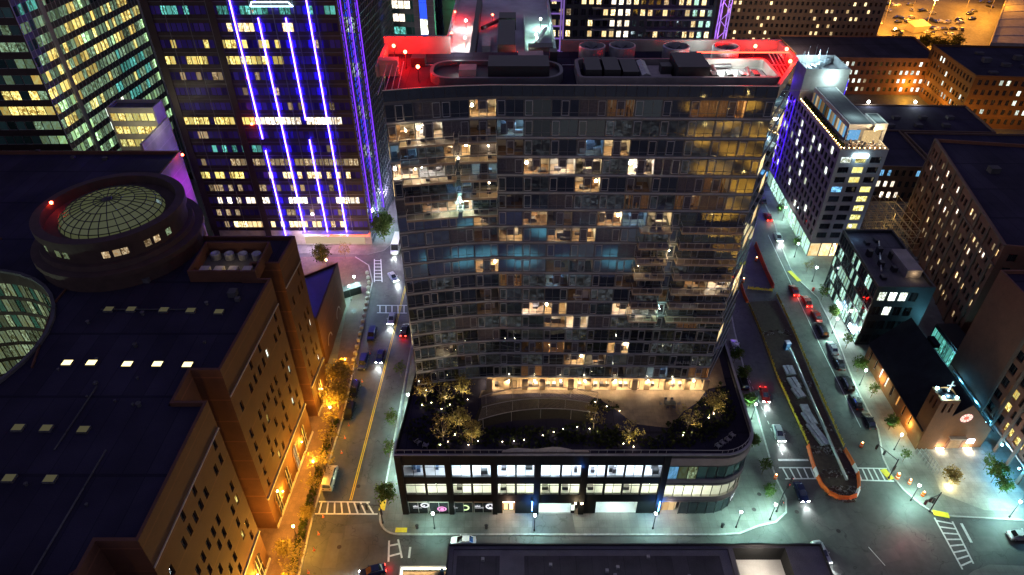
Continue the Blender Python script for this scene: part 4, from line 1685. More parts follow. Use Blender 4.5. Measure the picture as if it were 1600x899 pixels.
# ------------------------------------------------------------------ trees
def tree_meshes(seed, h, r, nl, ls, trunk_h, limbs=7, spread=1.0, upright=.5, tr_=.12, leaf='leafy', shell=.35):
    rr = random.Random(seed)
    b = MB()
    b.tube((0, 0, 0), (rr.uniform(-.1, .1), rr.uniform(-.1, .1), trunk_h), tr_, tr_ * .75, 7)
    b.tube((0, 0, trunk_h * .98), (0, 0, h * .9), tr_ * .72, tr_ * .15, 6)
    tips = []
    for k in range(limbs):
        a = 2 * PI * (k + rr.uniform(-.3, .3)) / limbs
        z0 = trunk_h * (.9 + .5 * rr.random())
        z1 = z0 + (h - z0) * rr.uniform(.3, .85)
        e = Vector((math.cos(a) * r * rr.uniform(.5, .9) * spread, math.sin(a) * r * rr.uniform(.5, .9) * spread, z1))
        s_ = Vector((0, 0, z0))
        mid = s_.lerp(e, .5) + Vector((0, 0, rr.uniform(-.1, .2) * h * .2))
        b.tube(s_, mid, tr_ * .5, tr_ * .32, 5, caps=False)
        b.tube(mid, e, tr_ * .32, tr_ * .08, 5, caps=False)
        tips += [mid, e]
        for _ in range(3):
            t_ = mid.lerp(e, rr.random())
            q = t_ + Vector((rr.uniform(-1, 1), rr.uniform(-1, 1), rr.uniform(.1, 1))) * r * .38
            b.tube(t_, q, tr_ * .16, tr_ * .05, 4, caps=False)
            tips.append(q)
    tm = b.mesh('trunk', ['bark'])
    c = MB()
    zc, zr = (trunk_h + h) / 2 + h * .04, (h - trunk_h) / 2 + h * .06
    ncl = max(8, nl // 14)
    for k in range(ncl):
        if rr.random() < .55 and tips:
            o = tips[rr.randrange(len(tips))] + Vector((rr.gauss(0, .12), rr.gauss(0, .12), rr.gauss(0, .12))) * r
        else:
            a, u = rr.uniform(0, 2 * PI), rr.uniform(-1, 1)
            q = shell + (1 - shell) * rr.random() ** .5
            s_ = math.sqrt(1 - u * u)
            o = Vector((math.cos(a) * s_ * r * q, math.sin(a) * s_ * r * q, zc + u * zr * q))
        cs = rr.uniform(.10, .26) * r
        for _ in range(14):
            p = o + Vector((rr.gauss(0, 1), rr.gauss(0, 1), rr.gauss(0, .8))) * cs
            s_ = ls * rr.uniform(.6, 1.3)
            d1 = Vector((rr.uniform(-1, 1), rr.uniform(-1, 1), rr.uniform(-.6, .6))).normalized() * s_
            d2 = d1.cross(Vector((rr.uniform(-1, 1), rr.uniform(-1, 1), rr.uniform(-1, 1)))).normalized() * s_ * .6
            c.quad(p - d1 - d2, p + d1 - d2, p + d1 + d2, p - d1 + d2)
    return tm, c.mesh('crown', [leaf])


TREES = {}


def tree(kind, x, y, z, sc_, label, group, name='street_tree', cat='tree', seed=0):
    if kind not in TREES:
        TREES[kind] = {}
    v = seed % 3
    if v not in TREES[kind]:
        prm = dict(terrace=dict(h=5.2, r=1.7, nl=320, ls=.11, trunk_h=1.3, limbs=9, leaf='leafy', tr_=.10),
                   full=dict(h=5.2, r=1.7, nl=760, ls=.12, trunk_h=1.3, limbs=8, leaf='leafy', tr_=.10),
                   green=dict(h=6.0, r=1.8, nl=1100, ls=.17, trunk_h=1.9, limbs=8, leaf='leafg', tr_=.09),
                   thin=dict(h=5.5, r=1.7, nl=420, ls=.15, trunk_h=1.9, limbs=8, leaf='leafg', tr_=.08),
                   bare=dict(h=6.5, r=2.4, nl=330, ls=.16, trunk_h=2.0, limbs=11, leaf='leafy', tr_=.11),
                   gold=dict(h=6.2, r=2.6, nl=1300, ls=.19, trunk_h=2.0, limbs=9, leaf='leafy', tr_=.12),
                   big=dict(h=10, r=3.2, nl=2400, ls=.26, trunk_h=2.6, limbs=10, leaf='leafg', tr_=.2),
                   dark=dict(h=8, r=3.0, nl=1500, ls=.24, trunk_h=2.0, limbs=9, leaf='leafd', tr_=.16))[kind]
        TREES[kind][v] = tree_meshes(seed * 17 + len(kind), **prm)
    tm, cm = TREES[kind][v]
    t = thing(name, label, cat, (x, y, z), R.uniform(0, 6.28), group)
    t.scale = (sc_, sc_, sc_)
    for nm, me in (('trunk', tm), ('crown', cm)):
        o = bpy.data.objects.new(nm, me)
        COL.objects.link(o)
        o.parent = t
    return t


TT = [(666, 629, 'terrace', 'sparse uplit terrace tree nearest the podium left wall, back of its cluster'),
      (696, 633, 'terrace', 'bare limbed uplit terrace tree between the sparse tree and the dense yellow tree'),
      (723, 623, 'full', 'dense yellow green uplit terrace tree at the dark corner beside the lobby'),
      (693, 691, 'terrace', 'reddish open crowned uplit terrace tree at the front of the left cluster'),
      (718, 672, 'full', 'golden uplit terrace tree behind the front pair of the left cluster'),
      (738, 692, 'full', 'leafy uplit terrace tree touching the left end of the curved pergola'),
      (927, 671, 'terrace', 'yellow uplit terrace tree at the right end of the curved pergola'),
      (982, 692, 'terrace', 'sparse uplit terrace tree alone between pergola and garden chairs'),
      (1073, 674, 'terrace', 'thin uplit terrace tree in front of the outdoor table'),
      (1113, 648, 'full', 'round yellow uplit terrace tree beside the curved right edge of the podium')]
for q, (x, y, kind, lab) in enumerate(TT):
    p = g(x, y, TZ)
    tree(kind, p.x, p.y, TZ, 1.18 if kind == 'terrace' else 1.08, lab, 'uplit trees on the roof terrace', 'terrace_tree', seed=q)
    for s in (-1, 1):
        lamp('tree_uplight', (p.x + .75 * s, p.y - .8, TZ + .25), (1, .87, .58), 1250, None, .06, 66, (PI, 0, 0), .7)
GL = [(660, 634), (674, 630), (703, 633), (690, 640), (731, 625), (711, 680), (726, 674), (688, 696), (747, 690), (732, 696), (700, 691), (785, 691), (803, 690), (819, 688), (848, 681), (865, 676), (880, 671),
      (902, 668), (921, 671), (935, 675), (948, 636), (968, 643), (930, 629), (974, 694), (990, 699), (1067, 681), (1107, 654), (1115, 647), (666, 601 + 10), (712, 600 + 8)]
b = MB()
b.tube((0, 0, 0), (0, 0, .35), .03, n=5)
stm = b.mesh('stake', ['black'])
b = MB()
b.ball((0, 0, .43), .065, 8)
hdm = b.mesh('lamp_head', ['e_warm'])
for q, (x, y) in enumerate(GL):
    p = g(x, y, TZ + .3)
    t = thing('garden_light', 'small glowing spike light in the roof terrace planting', 'garden light', (p.x, p.y, TZ), 0, 'garden lights in the terrace planting')
    for nm, me in (('stake', stm), ('lamp_head', hdm)):
        o = bpy.data.objects.new(nm, me)
        COL.objects.link(o)
        o.parent = t
    if q % 3 == 0:
        lamp('garden_glow', (0, -.1, .7), (1, .85, .6), 10, t, .05)

# lounge chairs on the terrace


def lounge_chair(label, loc, rz):
    t = thing('lounge_chair', label, 'chair', loc, rz, 'slatted lounge chairs on the roof terrace')
    b = MB()
    for q in range(5):
        b.box(-.32 + q * .13, -.21 + q * .13, -.45, .35, .32, .36)
    b.build('seat', ['grey'], t, False)
    b = MB()
    for q in range(5):
        i = len(b.v)
        b.box(-.32 + q * .13, -.21 + q * .13, 0, .04, 0, .85 + .08 * (2 - abs(q - 2)))
        for k in range(i, len(b.v)):
            x, y, z = b.v[k]
            b.v[k] = (x, y + .35 + z * .45, z * .9 + .34)
    b.build('backrest', ['grey'], t, False)
    for s in (-1, 1):
        b = MB()
        b.box(s * .42 - .06, s * .42 + .06, -.45, .45, .55, .59)
        b.build('armrest', ['grey'], t, False)
        for y in (-.42, .4):
            b = MB()
            b.box(s * .42 - .04, s * .42 + .04, y - .04, y + .04, 0, .55)
            b.build('leg', ['grey'], t, False)
    return t


for (x, y, rz, lab) in ((653, 691, 2.4, 'pale slatted lounge chair near the podium left edge, the one closer to the street'), (665, 696, 2.9, 'pale slatted lounge chair near the podium left edge, the one closer to the trees'),
                        (1122, 697, 2.2, 'pale slatted lounge chair nearest the front of the four at the rounded corner'), (1129, 692, 2.2, 'second pale lounge chair from the front at the rounded corner'),
                        (1137, 687, 2.2, 'third pale lounge chair from the front at the rounded corner'), (1144, 680, 2.2, 'pale slatted lounge chair farthest from the front at the rounded corner')):
    lounge_chair(lab, g(x, y, TZ + .3) * 1 - Vector((0, 0, .3)), rz)
p = g(1046, 634, TZ)
t = thing('dining_table', 'dark outdoor dining table on the terrace paving beside the lobby', 'table', (p.x, p.y, TZ + .05))
b = MB()
b.box(-1.1, 1.1, -.5, .5, .72, .76)
b.build('table_top', ['black'], t, False)
for sx in (-1, 1):
    for sy in (-.42, .42):
        b = MB()
        b.box(sx - .04, sx + .04, sy - .04, sy + .04, 0, .72)
        b.build('leg', ['black'], t, False)
b = MB()
b.box(-.24, .24, -.24, .24, .44, .5)
cse = b.mesh('seat', ['sofa'])
b = MB()
b.box(-.24, .24, .2, .26, .5, 1.0)
cba = b.mesh('backrest', ['sofa'])
b = MB()
b.box(-.02, .02, -.02, .02, 0, .44)
cle = b.mesh('leg', ['black'])
for q, (dx, dy, rz, lab) in enumerate(((-.6, .9, 0, 'dark dining chair on the lobby side of the outdoor table, left one'), (.6, .9, 0, 'dark dining chair on the lobby side of the outdoor table, right one'), (-.6, -.9, PI, 'dark dining chair on the street side of the outdoor table, left one'),
                                       (.6, -.9, PI, 'dark dining chair on the street side of the outdoor table, right one'), (-1.7, 0, PI / 2, 'dark dining chair at the left end of the outdoor table'), (1.7, 0, -PI / 2, 'dark dining chair at the right end of the outdoor table'))):
    t = thing('dining_chair', lab, 'chair', (p.x + dx, p.y + dy, TZ + .05), rz, 'dining chairs round the terrace table')
    for nm, me, lo in [('seat', cse, (0, 0, 0)), ('backrest', cba, (0, 0, 0))] + [('leg', cle, (sx, sy, 0)) for sx in (-.2, .2) for sy in (-.2, .2)]:
        o = bpy.data.objects.new(nm, me)
        COL.objects.link(o)
        o.parent = t
        o.location = lo
# ------------------------------------------------------------------ brick hotel with recessed bays, left of the street
HZ = 41.0
hotel = thing('brick_hotel', 'huge tan brick block with flat dark roof and glass dome along the amber street', 'hotel building', (-90, 75, 0))
EAST = [(-46, 5), (-46, 40), (-49.5, 40), (-49.5, 46), (-44.4, 46), (-44.1, 68.5), (-49, 68.5), (-49, 74.8), (-44.4, 74.8), (-43.2, 98.2), (-48, 98.2), (-48, 102.8), (-43, 102.8), (-42.4, 112)]
HP = EAST + [(-79, 112), (-79, 149), (-160, 149), (-160, 5)]
WC, WR = (-96.5, 80.5), 20.8
RC = (-74.4, 109.4)
wl = MB()
LITH = [(330, 460, 640, 900, 'yellow', .10), (400, 480, 480, 760, 'cool', .12), (430, 520, 380, 640, 'white', .10)]
for i in range(len(HP)):
    A, B = HP[i], HP[(i + 1) % len(HP)]
    face = i in (0, 4, 8, 12)
    if face:
        L = math.hypot(B[0] - A[0], B[1] - A[1])
        facade(wl, hotel, A, B, 9.4, HZ + .8, max(2, round(L / 2.3)), 8, .46, .62, .3, (1.2, 1.2, .2, 5.4), 0, 0, LITH, 'g_dark', 2, 'framedark', 0, ('warm',), lambda i_, j_: (j_ == 7 and i_ % 2 == 0) or (i_ * 7 + j_ * 5 + i_ * j_) % 6 == 1 or (j_ == 0 and i_ % 3 == 2))
        # base with tall arched openings
        wl.quad((*A, 0), (*B, 0), (*B, 9.4), (*A, 9.4), 0)
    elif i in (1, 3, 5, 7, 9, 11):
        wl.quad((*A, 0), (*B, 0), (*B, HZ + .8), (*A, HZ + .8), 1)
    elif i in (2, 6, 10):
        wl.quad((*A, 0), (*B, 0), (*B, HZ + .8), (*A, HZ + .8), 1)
    else:
        wl.quad((*A, 0), (*B, 0), (*B, HZ + .8), (*A, HZ + .8), 2 if i == 14 else 0)
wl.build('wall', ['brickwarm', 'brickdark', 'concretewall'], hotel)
rb = MB()
circ = [(x, y) for x, y in arc(*WC, WR, 90, -270, 40)][:-1]
ring_ = [(p[0], p[1], HZ) for p in inset(HP, .4)]
# roof with the round light well cut out: four quadrants round the well
for q in range(4):
    a0 = 45 + 90 * q
    arcp = arc(*WC, WR, a0, a0 + 90, 10)
    c0 = {0: (-160, 149), 1: (-160, 5), 2: (-46, 5), 3: None}[q]
outer = {'W': [(-159.6, 148.6), (-159.6, 5.4)], 'S': [(-159.6, 5.4), (-46.4, 5.4)]}
P = lambda L: [(x, y, HZ) for x, y in L]
AW = lambda a, c, n: arc(*WC, WR, a, c, n)
rb.poly(P([(-159.6, 5.4), (WC[0], 5.4)] + AW(270, 180, 12) + [(-159.6, WC[1])]))
rb.poly(P([(-159.6, WC[1])] + AW(180, 90, 12) + [(WC[0], 148.6), (-159.6, 148.6)]))
rb.poly(P([(WC[0], 5.4), (-46.4, 5.4), (-46.4, 40), (-49.9, 40), (-49.9, 46), (-49.9, WC[1])] + AW(0, -90, 12)))
rb.poly(P([(-49.9, WC[1]), (-49.9, 111.6), (-79.4, 111.6), (-79.4, 148.6), (WC[0], 148.6)] + AW(90, 0, 12)))
for x0, y0, y1 in ((-44.8, 46.3, 68.2), (-44.6, 75.1, 97.9), (-43.4, 103.1, 111.6)):
    rb.poly(P([(-49.9, y0), (x0, y0), (x0 + .5, y1), (-49.9, y1)]))
rb.build('roof', ['roofdark'], hotel)
pp = MB()
ins = inset(HP, .45)
for i in range(len(HP)):
    j = (i + 1) % len(HP)
    a0, a1, b0, b1 = HP[i], HP[j], ins[i], ins[j]
    pp.quad((*a0, HZ + .8), (*a1, HZ + .8), (b1[0], b1[1], HZ + .8), (b0[0], b0[1], HZ + .8))
    pp.quad((b1[0], b1[1], HZ), (b0[0], b0[1], HZ), (b0[0], b0[1], HZ + .8), (b1[0], b1[1], HZ + .8))
pp.build('parapet', ['brickdark'], hotel)
lm = MB()   # low upstands crossing the roof
for a, c in (((-79, 112), (-79, 92)), ((-79, 92), (-74, 76)), ((-60, 30), (-49.9, 43)), ((-100, 112), (-160, 112))):
    lm.band([a, c], .25, HZ + .01, HZ + .3)
build_each(lm, 'roof_upstand', ['brickdark'], hotel)
# round light well with curved lit glazing
ww = MB()
for q in range(16):
    t0, t1 = math.radians(168 - q * 10.5), math.radians(168 - (q + 1) * 10.5)
    A = (WC[0] + WR * math.cos(t0), WC[1] + WR * math.sin(t0))
    B = (WC[0] + WR * math.cos(t1), WC[1] + WR * math.sin(t1))
    facade(ww, hotel, A, B, 8, HZ + .3, 3, 8, .88, .80, .12, (0, 0, 0, 2.6), 0, 0, [(-60, 80, 400, 640, 'yg', .05), (-60, 80, 400, 640, 'mint', .05), (-60, 80, 400, 640, 'well', .85)], 'g_teal', 2, 'framedark')
wlp = AW(-12, -192, 20)
for a, c in zip(wlp, wlp[1:]):
    ww.quad((*a, 8), (*c, 8), (*c, HZ), (*a, HZ), 1)
ww.poly([(x, y, 8) for x, y in AW(0, 345, 23)], 1)
ww.band(AW(0, 350, 35), .6, HZ + .01, HZ + .5, 2, True)
ww.build('light_well', ['bronze', 'brickdark', 'roofgrey'], hotel)
lamp('well_light', Vector((WC[0] + 3, WC[1] + 6, 30)) - root_loc(hotel), (.75, 1, .7), 2600, hotel, 1)
finish_windows(hotel, 96)
# arches along the street front
am = MB()
for y0, y1, n_ in ((6, 39, 5), (47, 67.5, 4), (76, 97, 4), (103.4, 111.4, 1)):
    for q in range(n_):
        yy = y0 + (y1 - y0) * (q + .5) / n_
        for A, B in zip(EAST, EAST[1:]):
            if A[1] <= yy <= B[1] and B[1] - A[1] > 7:
                xx = A[0] + (B[0] - A[0]) * (yy - A[1]) / (B[1] - A[1])
        b = MB()
        rw, zs = 1.5, 5.2
        prof = [(-rw, .4), (rw, .4)] + [(rw * math.cos(t * PI / 12), zs + rw * math.sin(t * PI / 12)) for t in range(13)]
        b.poly([(xx + .03, yy + s, z) for s, z in prof], 0)
        for t in range(12):
            c0, c1 = prof[2 + t], prof[3 + t]
            f = 1.28
            b.quad((xx + .06, yy + c0[0], c0[1]), (xx + .06, yy + c0[0] * f, zs + (c0[1] - zs) * f), (xx + .06, yy + c1[0] * f, zs + (c1[1] - zs) * f), (xx + .06, yy + c1[0], c1[1]), 1)
        for s in (-1, 1):
            b.box(xx + .0, xx + .12, yy + s * rw - .2, yy + s * rw + .2, .2, zs, 1)
        for s in (-.5, .5):
            b.box(xx + .03, xx + .08, yy + s - .04, yy + s + .04, .4, zs + 1.2, 2)
        b.box(xx + .03, xx + .08, yy - rw, yy + rw, 3.0, 3.1, 2)
        b.build('arched_window', ['L_dim' if (q + int(y0)) % 3 == 0 else 'g_dark', 'brickwarm', 'frame'], hotel)
bs = MB()
for A, B in zip(EAST, EAST[1:]):
    if B[1] - A[1] > 7:
        bs.band([(A[0] + .1, A[1]), (B[0] + .1, B[1])], .3, 8.9, 9.3)
        bs.band([(A[0] + .1, A[1]), (B[0] + .1, B[1])], .3, .13, .6)
        bs.band([(A[0] + .06, A[1]), (B[0] + .06, B[1])], .2, HZ - 5.2, HZ - 5.0)
build_each(bs, 'string_course', ['stone'], hotel)
for x, y in ((-43.9, 50), (-43.7, 63), (-43.9, 80), (-43.2, 92), (-42.4, 107), (-45.4, 32)):
    b = MB()
    b.ball((x, y, 4.4), .15, 8, 0)
    b.tube((x - .3, y, 4.3), (x, y, 4.3), .06, n=5, m=1)
    b.build('wall_lantern', ['e_sodium', 'black'], hotel)
    lamp('lantern_light', Vector((x + .5, y, 4.5)) - root_loc(hotel), SOD, 1100, hotel, .2)
# skylights
for row, z in (([(105, 567), (143, 567), (199, 569), (246, 569), (293, 570)], 'e_sky'), ([(170, 483), (205, 483), (256, 484), (298, 485), (342, 487)], 'e_skydim'), ([(28, 668), (72, 669), (130, 671)], 'e_skydim'), ([(14, 747), (78, 748)], 'e_skydim')):
    for x, y in row:
        p = g(x, y, HZ + .3)
        b = MB()
        b.box(p.x - .78, p.x + .78, p.y - .62, p.y + .62, HZ, HZ + .35, 1)
        b.quad((p.x - .7, p.y - .54, HZ + .36), (p.x + .7, p.y - .54, HZ + .36), (p.x + .7, p.y + .54, HZ + .36), (p.x - .7, p.y + .54, HZ + .36), 0)
        b.build('skylight', [z, 'roofgrey'], hotel)
# plant well on the roof
p0, p1 = g(300, 440, HZ), g(412, 395, HZ)
b = MB()
x0, x1, y0, y1 = p0.x, p1.x + 1.5, p0.y, p1.y
b.band([(x0, y0), (x1, y0), (x1, y1), (x0, y1)], .5, HZ + .01, HZ + 2.4, 0, True)
b.poly([(x0, y0, HZ + .03), (x1, y0, HZ + .03), (x1, y1, HZ + .03), (x0, y1, HZ + .03)], 1)
for q in range(4):
    cx = x0 + 2 + q * (x1 - x0 - 3) / 3.4
    b.lathe([(.9, 0), (.9, 1.2), (.7, 1.25), (.001, 1.0)], 14, 2, (cx, y1 - 2, HZ + .05))
    b.box(cx - .8, cx + .8, y0 + 1, y0 + 2.6, HZ + .05, HZ + 1.6, 3)
b.build('roof_plant', ['brickdark', 'roofgrey', 'steel', 'stone'], hotel)
lamp('plant_light', Vector(((x0 + x1) / 2, y0 + 3.6, HZ + 2)) - root_loc(hotel), (1, .75, .4), 60, hotel, .3)
b = MB()
rr = random.Random(31)
for q in range(26):
    x, y = rr.uniform(-75, -52), rr.uniform(24, 92)
    s_ = rr.uniform(.3, .7)
    if math.hypot(x - WC[0], y - WC[1]) > WR + 2 and math.hypot(x - RC[0], y - RC[1]) > 16:
        b.lathe([(s_ * .4, 0), (s_ * .4, s_), (s_ * .6, s_), (.001, s_ * 1.2)], 8, 0, (x, y, HZ))
for (x0, y0, x1, y1) in ((-72, 36, -55, 36), (-55, 36, -55, 60), (-70, 90, -54, 90), (-62, 60, -62, 72)):
    b.tube((x0, y0, HZ + .25), (x1, y1, HZ + .25), .12, n=6)
build_each(b, 'roof_pipe', ['roofgrey'], hotel)
b = MB()
for px_, py_, s_ in ((365, 462, 1.4), (372, 470, .8), (150, 600, .5), (320, 536, .4), (200, 430, .9), (230, 440, 1.2), (60, 240, 1.0), (115, 248, .8), (165, 250, .9)):
    p = g(px_, py_, HZ)
    b.box(p.x - s_ / 2, p.x + s_ / 2, p.y - s_ / 2, p.y + s_ / 2, HZ, HZ + s_ * .8)
build_each(b, 'roof_vent', ['roofgrey'], hotel)
# rotunda with glass dome
b = MB()
b.lathe([(14.4, 0), (14.4, 43.5), (14.9, 43.6), (14.9, 44.6), (13.4, 44.7), (13.2, 45.6), (12.4, 45.7), (12.4, 48.6), (13.0, 48.8), (13.0, 50.2), (11.4, 50.3), (11.2, 48.6), (9.0, 48.4)], 56, 0, (*RC, 0))
rot = b.build('rotunda', ['rotunda'], hotel)
b = MB()
prof = [(9.1 * math.cos(t * PI / 2 / 6), 48.45 + 3.0 * math.sin(t * PI / 2 / 6)) for t in range(6)] + [(.4, 51.46)]
b.lathe(prof, 32, 0, (*RC, 0))
o = b.build('glass_dome', ['L_dome'], rot)
o.location = (0, 0, 0)
b = MB()
for k in range(32):
    t = 2 * PI * k / 32
    for (r0, z0), (r1, z1) in zip(prof, prof[1:]):
        if k % 2 and r1 < 4:
            continue
        b.tube((RC[0] + r0 * math.cos(t), RC[1] + r0 * math.sin(t), z0 + .05), (RC[0] + r1 * math.cos(t), RC[1] + r1 * math.sin(t), z1 + .05), .10, n=4, caps=False)
for r0, z0 in prof[1:]:
    pts = [(RC[0] + r0 * math.cos(2 * PI * k / 32), RC[1] + r0 * math.sin(2 * PI * k / 32), z0 + .06) for k in range(33)]
    for a, c in zip(pts, pts[1:]):
        b.tube(a, c, .09, n=4, caps=False)
b.ball((*RC, 51.5), .9, 10, sz=.5)
o = b.build('dome_ribs', ['black'], rot)
o.location = (0, 0, 0)
b = MB()
for k, key in ((-112, 1), (-104, 1), (-72, 0), (-64, 0), (-58, 0), (-40, 0), (-32, 0), (-128, 1), (-20, 1)):
    t0, t1 = math.radians(k - 2.6), math.radians(k + 2.6)
    r = 12.46
    b.quad((RC[0] + r * math.cos(t0), RC[1] + r * math.sin(t0), 46.6), (RC[0] + r * math.cos(t1), RC[1] + r * math.sin(t1), 46.6), (RC[0] + r * math.cos(t1), RC[1] + r * math.sin(t1), 47.9), (RC[0] + r * math.cos(t0), RC[1] + r * math.sin(t0), 47.9), key, True)
for o in build_each(b, 'drum_window', ['L_dim', 'L_well'], rot):
    o.location = (0, 0, 0)
for (x, y, z) in ((*g(80, 317, 50.5)[:2], 50.5), (*g(285, 242, HZ + 1)[:2], HZ + 1)):
    b = MB()
    b.ball((x, y, z), .3, 8)
    b.build('beacon', ['e_red'], hotel)
    lamp('beacon_light', Vector((x, y, z + .2)) - root_loc(hotel), RED, 14, hotel, .2)
# unseen violet spots added to wash the end wall, for the office light strips
for z_ in (33, 22, 10):
    lamp('violet_wash', (-58, 143, z_), (.36, .0, .62), 26000, None, 1, 42, (0, math.radians(90), 0), .8)

# gabled wing north of the hotel
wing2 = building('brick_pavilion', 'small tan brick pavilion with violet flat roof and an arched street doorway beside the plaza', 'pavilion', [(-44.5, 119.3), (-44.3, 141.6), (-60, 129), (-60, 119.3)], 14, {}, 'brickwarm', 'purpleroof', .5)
b = MB()
for yy, rw, zs in ((134.5, 1.7, 3.2), (124.5, 1.7, 3.2)):
    xx = -44.38
    prof = [(-rw, .15), (rw, .15)] + [(rw * math.cos(t * PI / 12), zs + rw * math.sin(t * PI / 12)) for t in range(13)]
    b.poly([(xx + .02, yy + s, z) for s, z in prof], 0)
    for t in range(12):
        c0, c1 = prof[2 + t], prof[3 + t]
        b.quad((xx + .05, yy + c0[0], c0[1]), (xx + .05, yy + c0[0] * 1.25, zs + (c0[1] - zs) * 1.25), (xx + .05, yy + c1[0] * 1.25, zs + (c1[1] - zs) * 1.25), (xx + .05, yy + c1[0], c1[1]), 1)
b.build('arched_door', ['brickdark', 'stone'], wing2)

# ------------------------------------------------------------------ office tower with violet light strips
OY = 171.0
LITO = [(300, 345, 100, 116, 'warm', .7), (230, 330, 55, 70, 'yellow', .55), (240, 345, 78, 96, 'yellow', .75), (345, 400, 28, 46, 'warm', .6), (400, 480, 28, 46, 'warm', .3), (345, 450, 52, 72, 'yellow', .7),
        (350, 450, 78, 96, 'yellow', .6), (350, 450, 100, 118, 'yellow', .75), (320, 450, 124, 142, 'yellow', .3), (310, 460, 148, 166, 'yellow', .75), (260, 400, 170, 190, 'yellow', .95), (400, 550, 170, 190, 'white', .9),
        (335, 420, 218, 238, 'teal', .8), (370, 560, 243, 262, 'dim', .8), (300, 380, 265, 284, 'yellow', .7), (420, 550, 265, 284, 'warm', .8), (300, 560, 288, 308, 'dim', .35), (340, 560, 310, 330, 'white', .6),
        (360, 560, 333, 352, 'warm', .6), (240, 320, 0, 22, 'teal', .7), (330, 560, 0, 22, 'teal', .55), (215, 560, 0, 400, 'dim', .10), (215, 560, 0, 400, 'teal', .04)]
office = thing('office_tower', 'dark glass office tower with vertical violet light strips up its front', 'office tower', (-62, 195, 0))
ow = MB()
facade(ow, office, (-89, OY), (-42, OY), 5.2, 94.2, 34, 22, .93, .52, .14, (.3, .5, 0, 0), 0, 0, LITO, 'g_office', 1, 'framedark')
ow.quad((-42, OY, 0), (-37.5, 222, 0), (-37.5, 222, 94.2), (-42, OY, 94.2), 2)
ow.quad((-37.5, 222, 0), (-89, 222, 0), (-89, 222, 94.2), (-37.5, 222, 94.2), 0)
ow.quad((-89, 222, 0), (-89, OY, 0), (-89, OY, 94.2), (-89, 222, 94.2), 0)
ow.quad((-89, 222, 94.2), (-89, OY, 94.2), (-42, OY, 94.2), (-37.5, 222, 94.2), 0)
ow.quad((-89, OY, 0), (-42, OY, 0), (-42, OY, 5.2), (-89, OY, 5.2), 1)
ow.build('wall', ['bronze', 'stone', 'g_side'], office)
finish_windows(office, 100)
ob = MB()
for k in range(23):
    z = 5.2 + 89 / 22 * k
    ob.box(-89, -42, OY - .12, OY - .003, z - .06, z + .06)
for x in [-89 + 47 / 9 * q for q in range(10)]:
    ob.box(x - .10, x + .10, OY - .2, OY - .13, 5, 94.2)
for q in range(1, 30):
    t = q / 30
    x, y = -42 + 4.5 * t, OY + 51 * t
    ob.box(x - .02, x + .12, y - .05, y + .05, 0, 94)
for k in range(0, 46):
    z = 2 + 2 * k
    ob.band([(-41.95, OY), (-37.45, 222)], .12, z, z + (.16 if k % 2 else .3))
ob.build('mullions', ['spandrel'], office)
ob = MB()
for x in (-73.2, -88.6):
    ob.box(x, x + 1.7, OY - .35, OY - .21, .5, 94)
build_each(ob, 'pier', ['bronze'], office)
ol = []
for x, segs in ((-67.3, ((3.6, 31.2), (34.6, 94))), (-61.4, ((3.6, 66.2), (70, 70.05))), (-54.7, ((3.6, 34.4), (40, 66.2))), (-49.0, ((3.6, 94),))):
    for z0, z1 in segs:
        b = MB()
        b.box(x - .13, x + .13, OY - .46, OY - .22, z0, z1, 0)
        b.box(x - .05, x + .05, OY - .50, OY - .47, z0, z1, 1)
        b.build('light_strip', ['e_purple', 'e_purplecore'], office)
for t in (.04, .16, .30):
    x, y = -42 + 4.5 * t, OY + 51 * t
    b = MB()
    b.box(x + .16, x + .36, y - .15, y + .15, 4, 94)
    b.build('light_strip', ['e_violet'], office)
b = MB()
tz = 68.9
for a, c in (((-62.6, tz), (-52.4, tz)), ((-62.2, tz + .95), (-53.4, tz + .95)), ((-62.6, tz), (-62.2, tz + .95)), ((-52.4, tz), (-53.4, tz + .95))):
    b.tube((a[0], OY - .5, a[1]), (c[0], OY - .5, c[1]), .08, n=6)
b.build('neon_sign', ['e_sign'], office)
b = MB()
b.box(-62, -44, OY - .05, OY - .01, .4, 3.0, 0)
b.box(-55, -42.6, OY - .3, OY - .02, 3.3, 4.4, 1)
b.box(-62, -42.4, OY - 1.6, OY - .02, 4.6, 4.8, 2)
b.build('storefront', ['L_white', 'e_redled', 'stone'], office)
b = MB()
b.ball((-69.2, OY - .5, 39), .35, 8)
b.build('beacon', ['e_red'], office)
lamp('beacon_light', Vector((-69.2, OY - 1.2, 39)) - root_loc(office), RED, 300, office, .2)
lamp('shopfront_light', Vector((-50, OY - 2.5, 3.8)) - root_loc(office), (1, .5, .6), 1100, office, .4)
lamp('shopfront_light', Vector((-60, OY - 2.5, 3.8)) - root_loc(office), (1, .8, .9), 800, office, .4)
lamp('entrance_light', Vector((-39.2, OY + 4, 5)) - root_loc(office), (.5, .85, 1), 1500, office, .4)

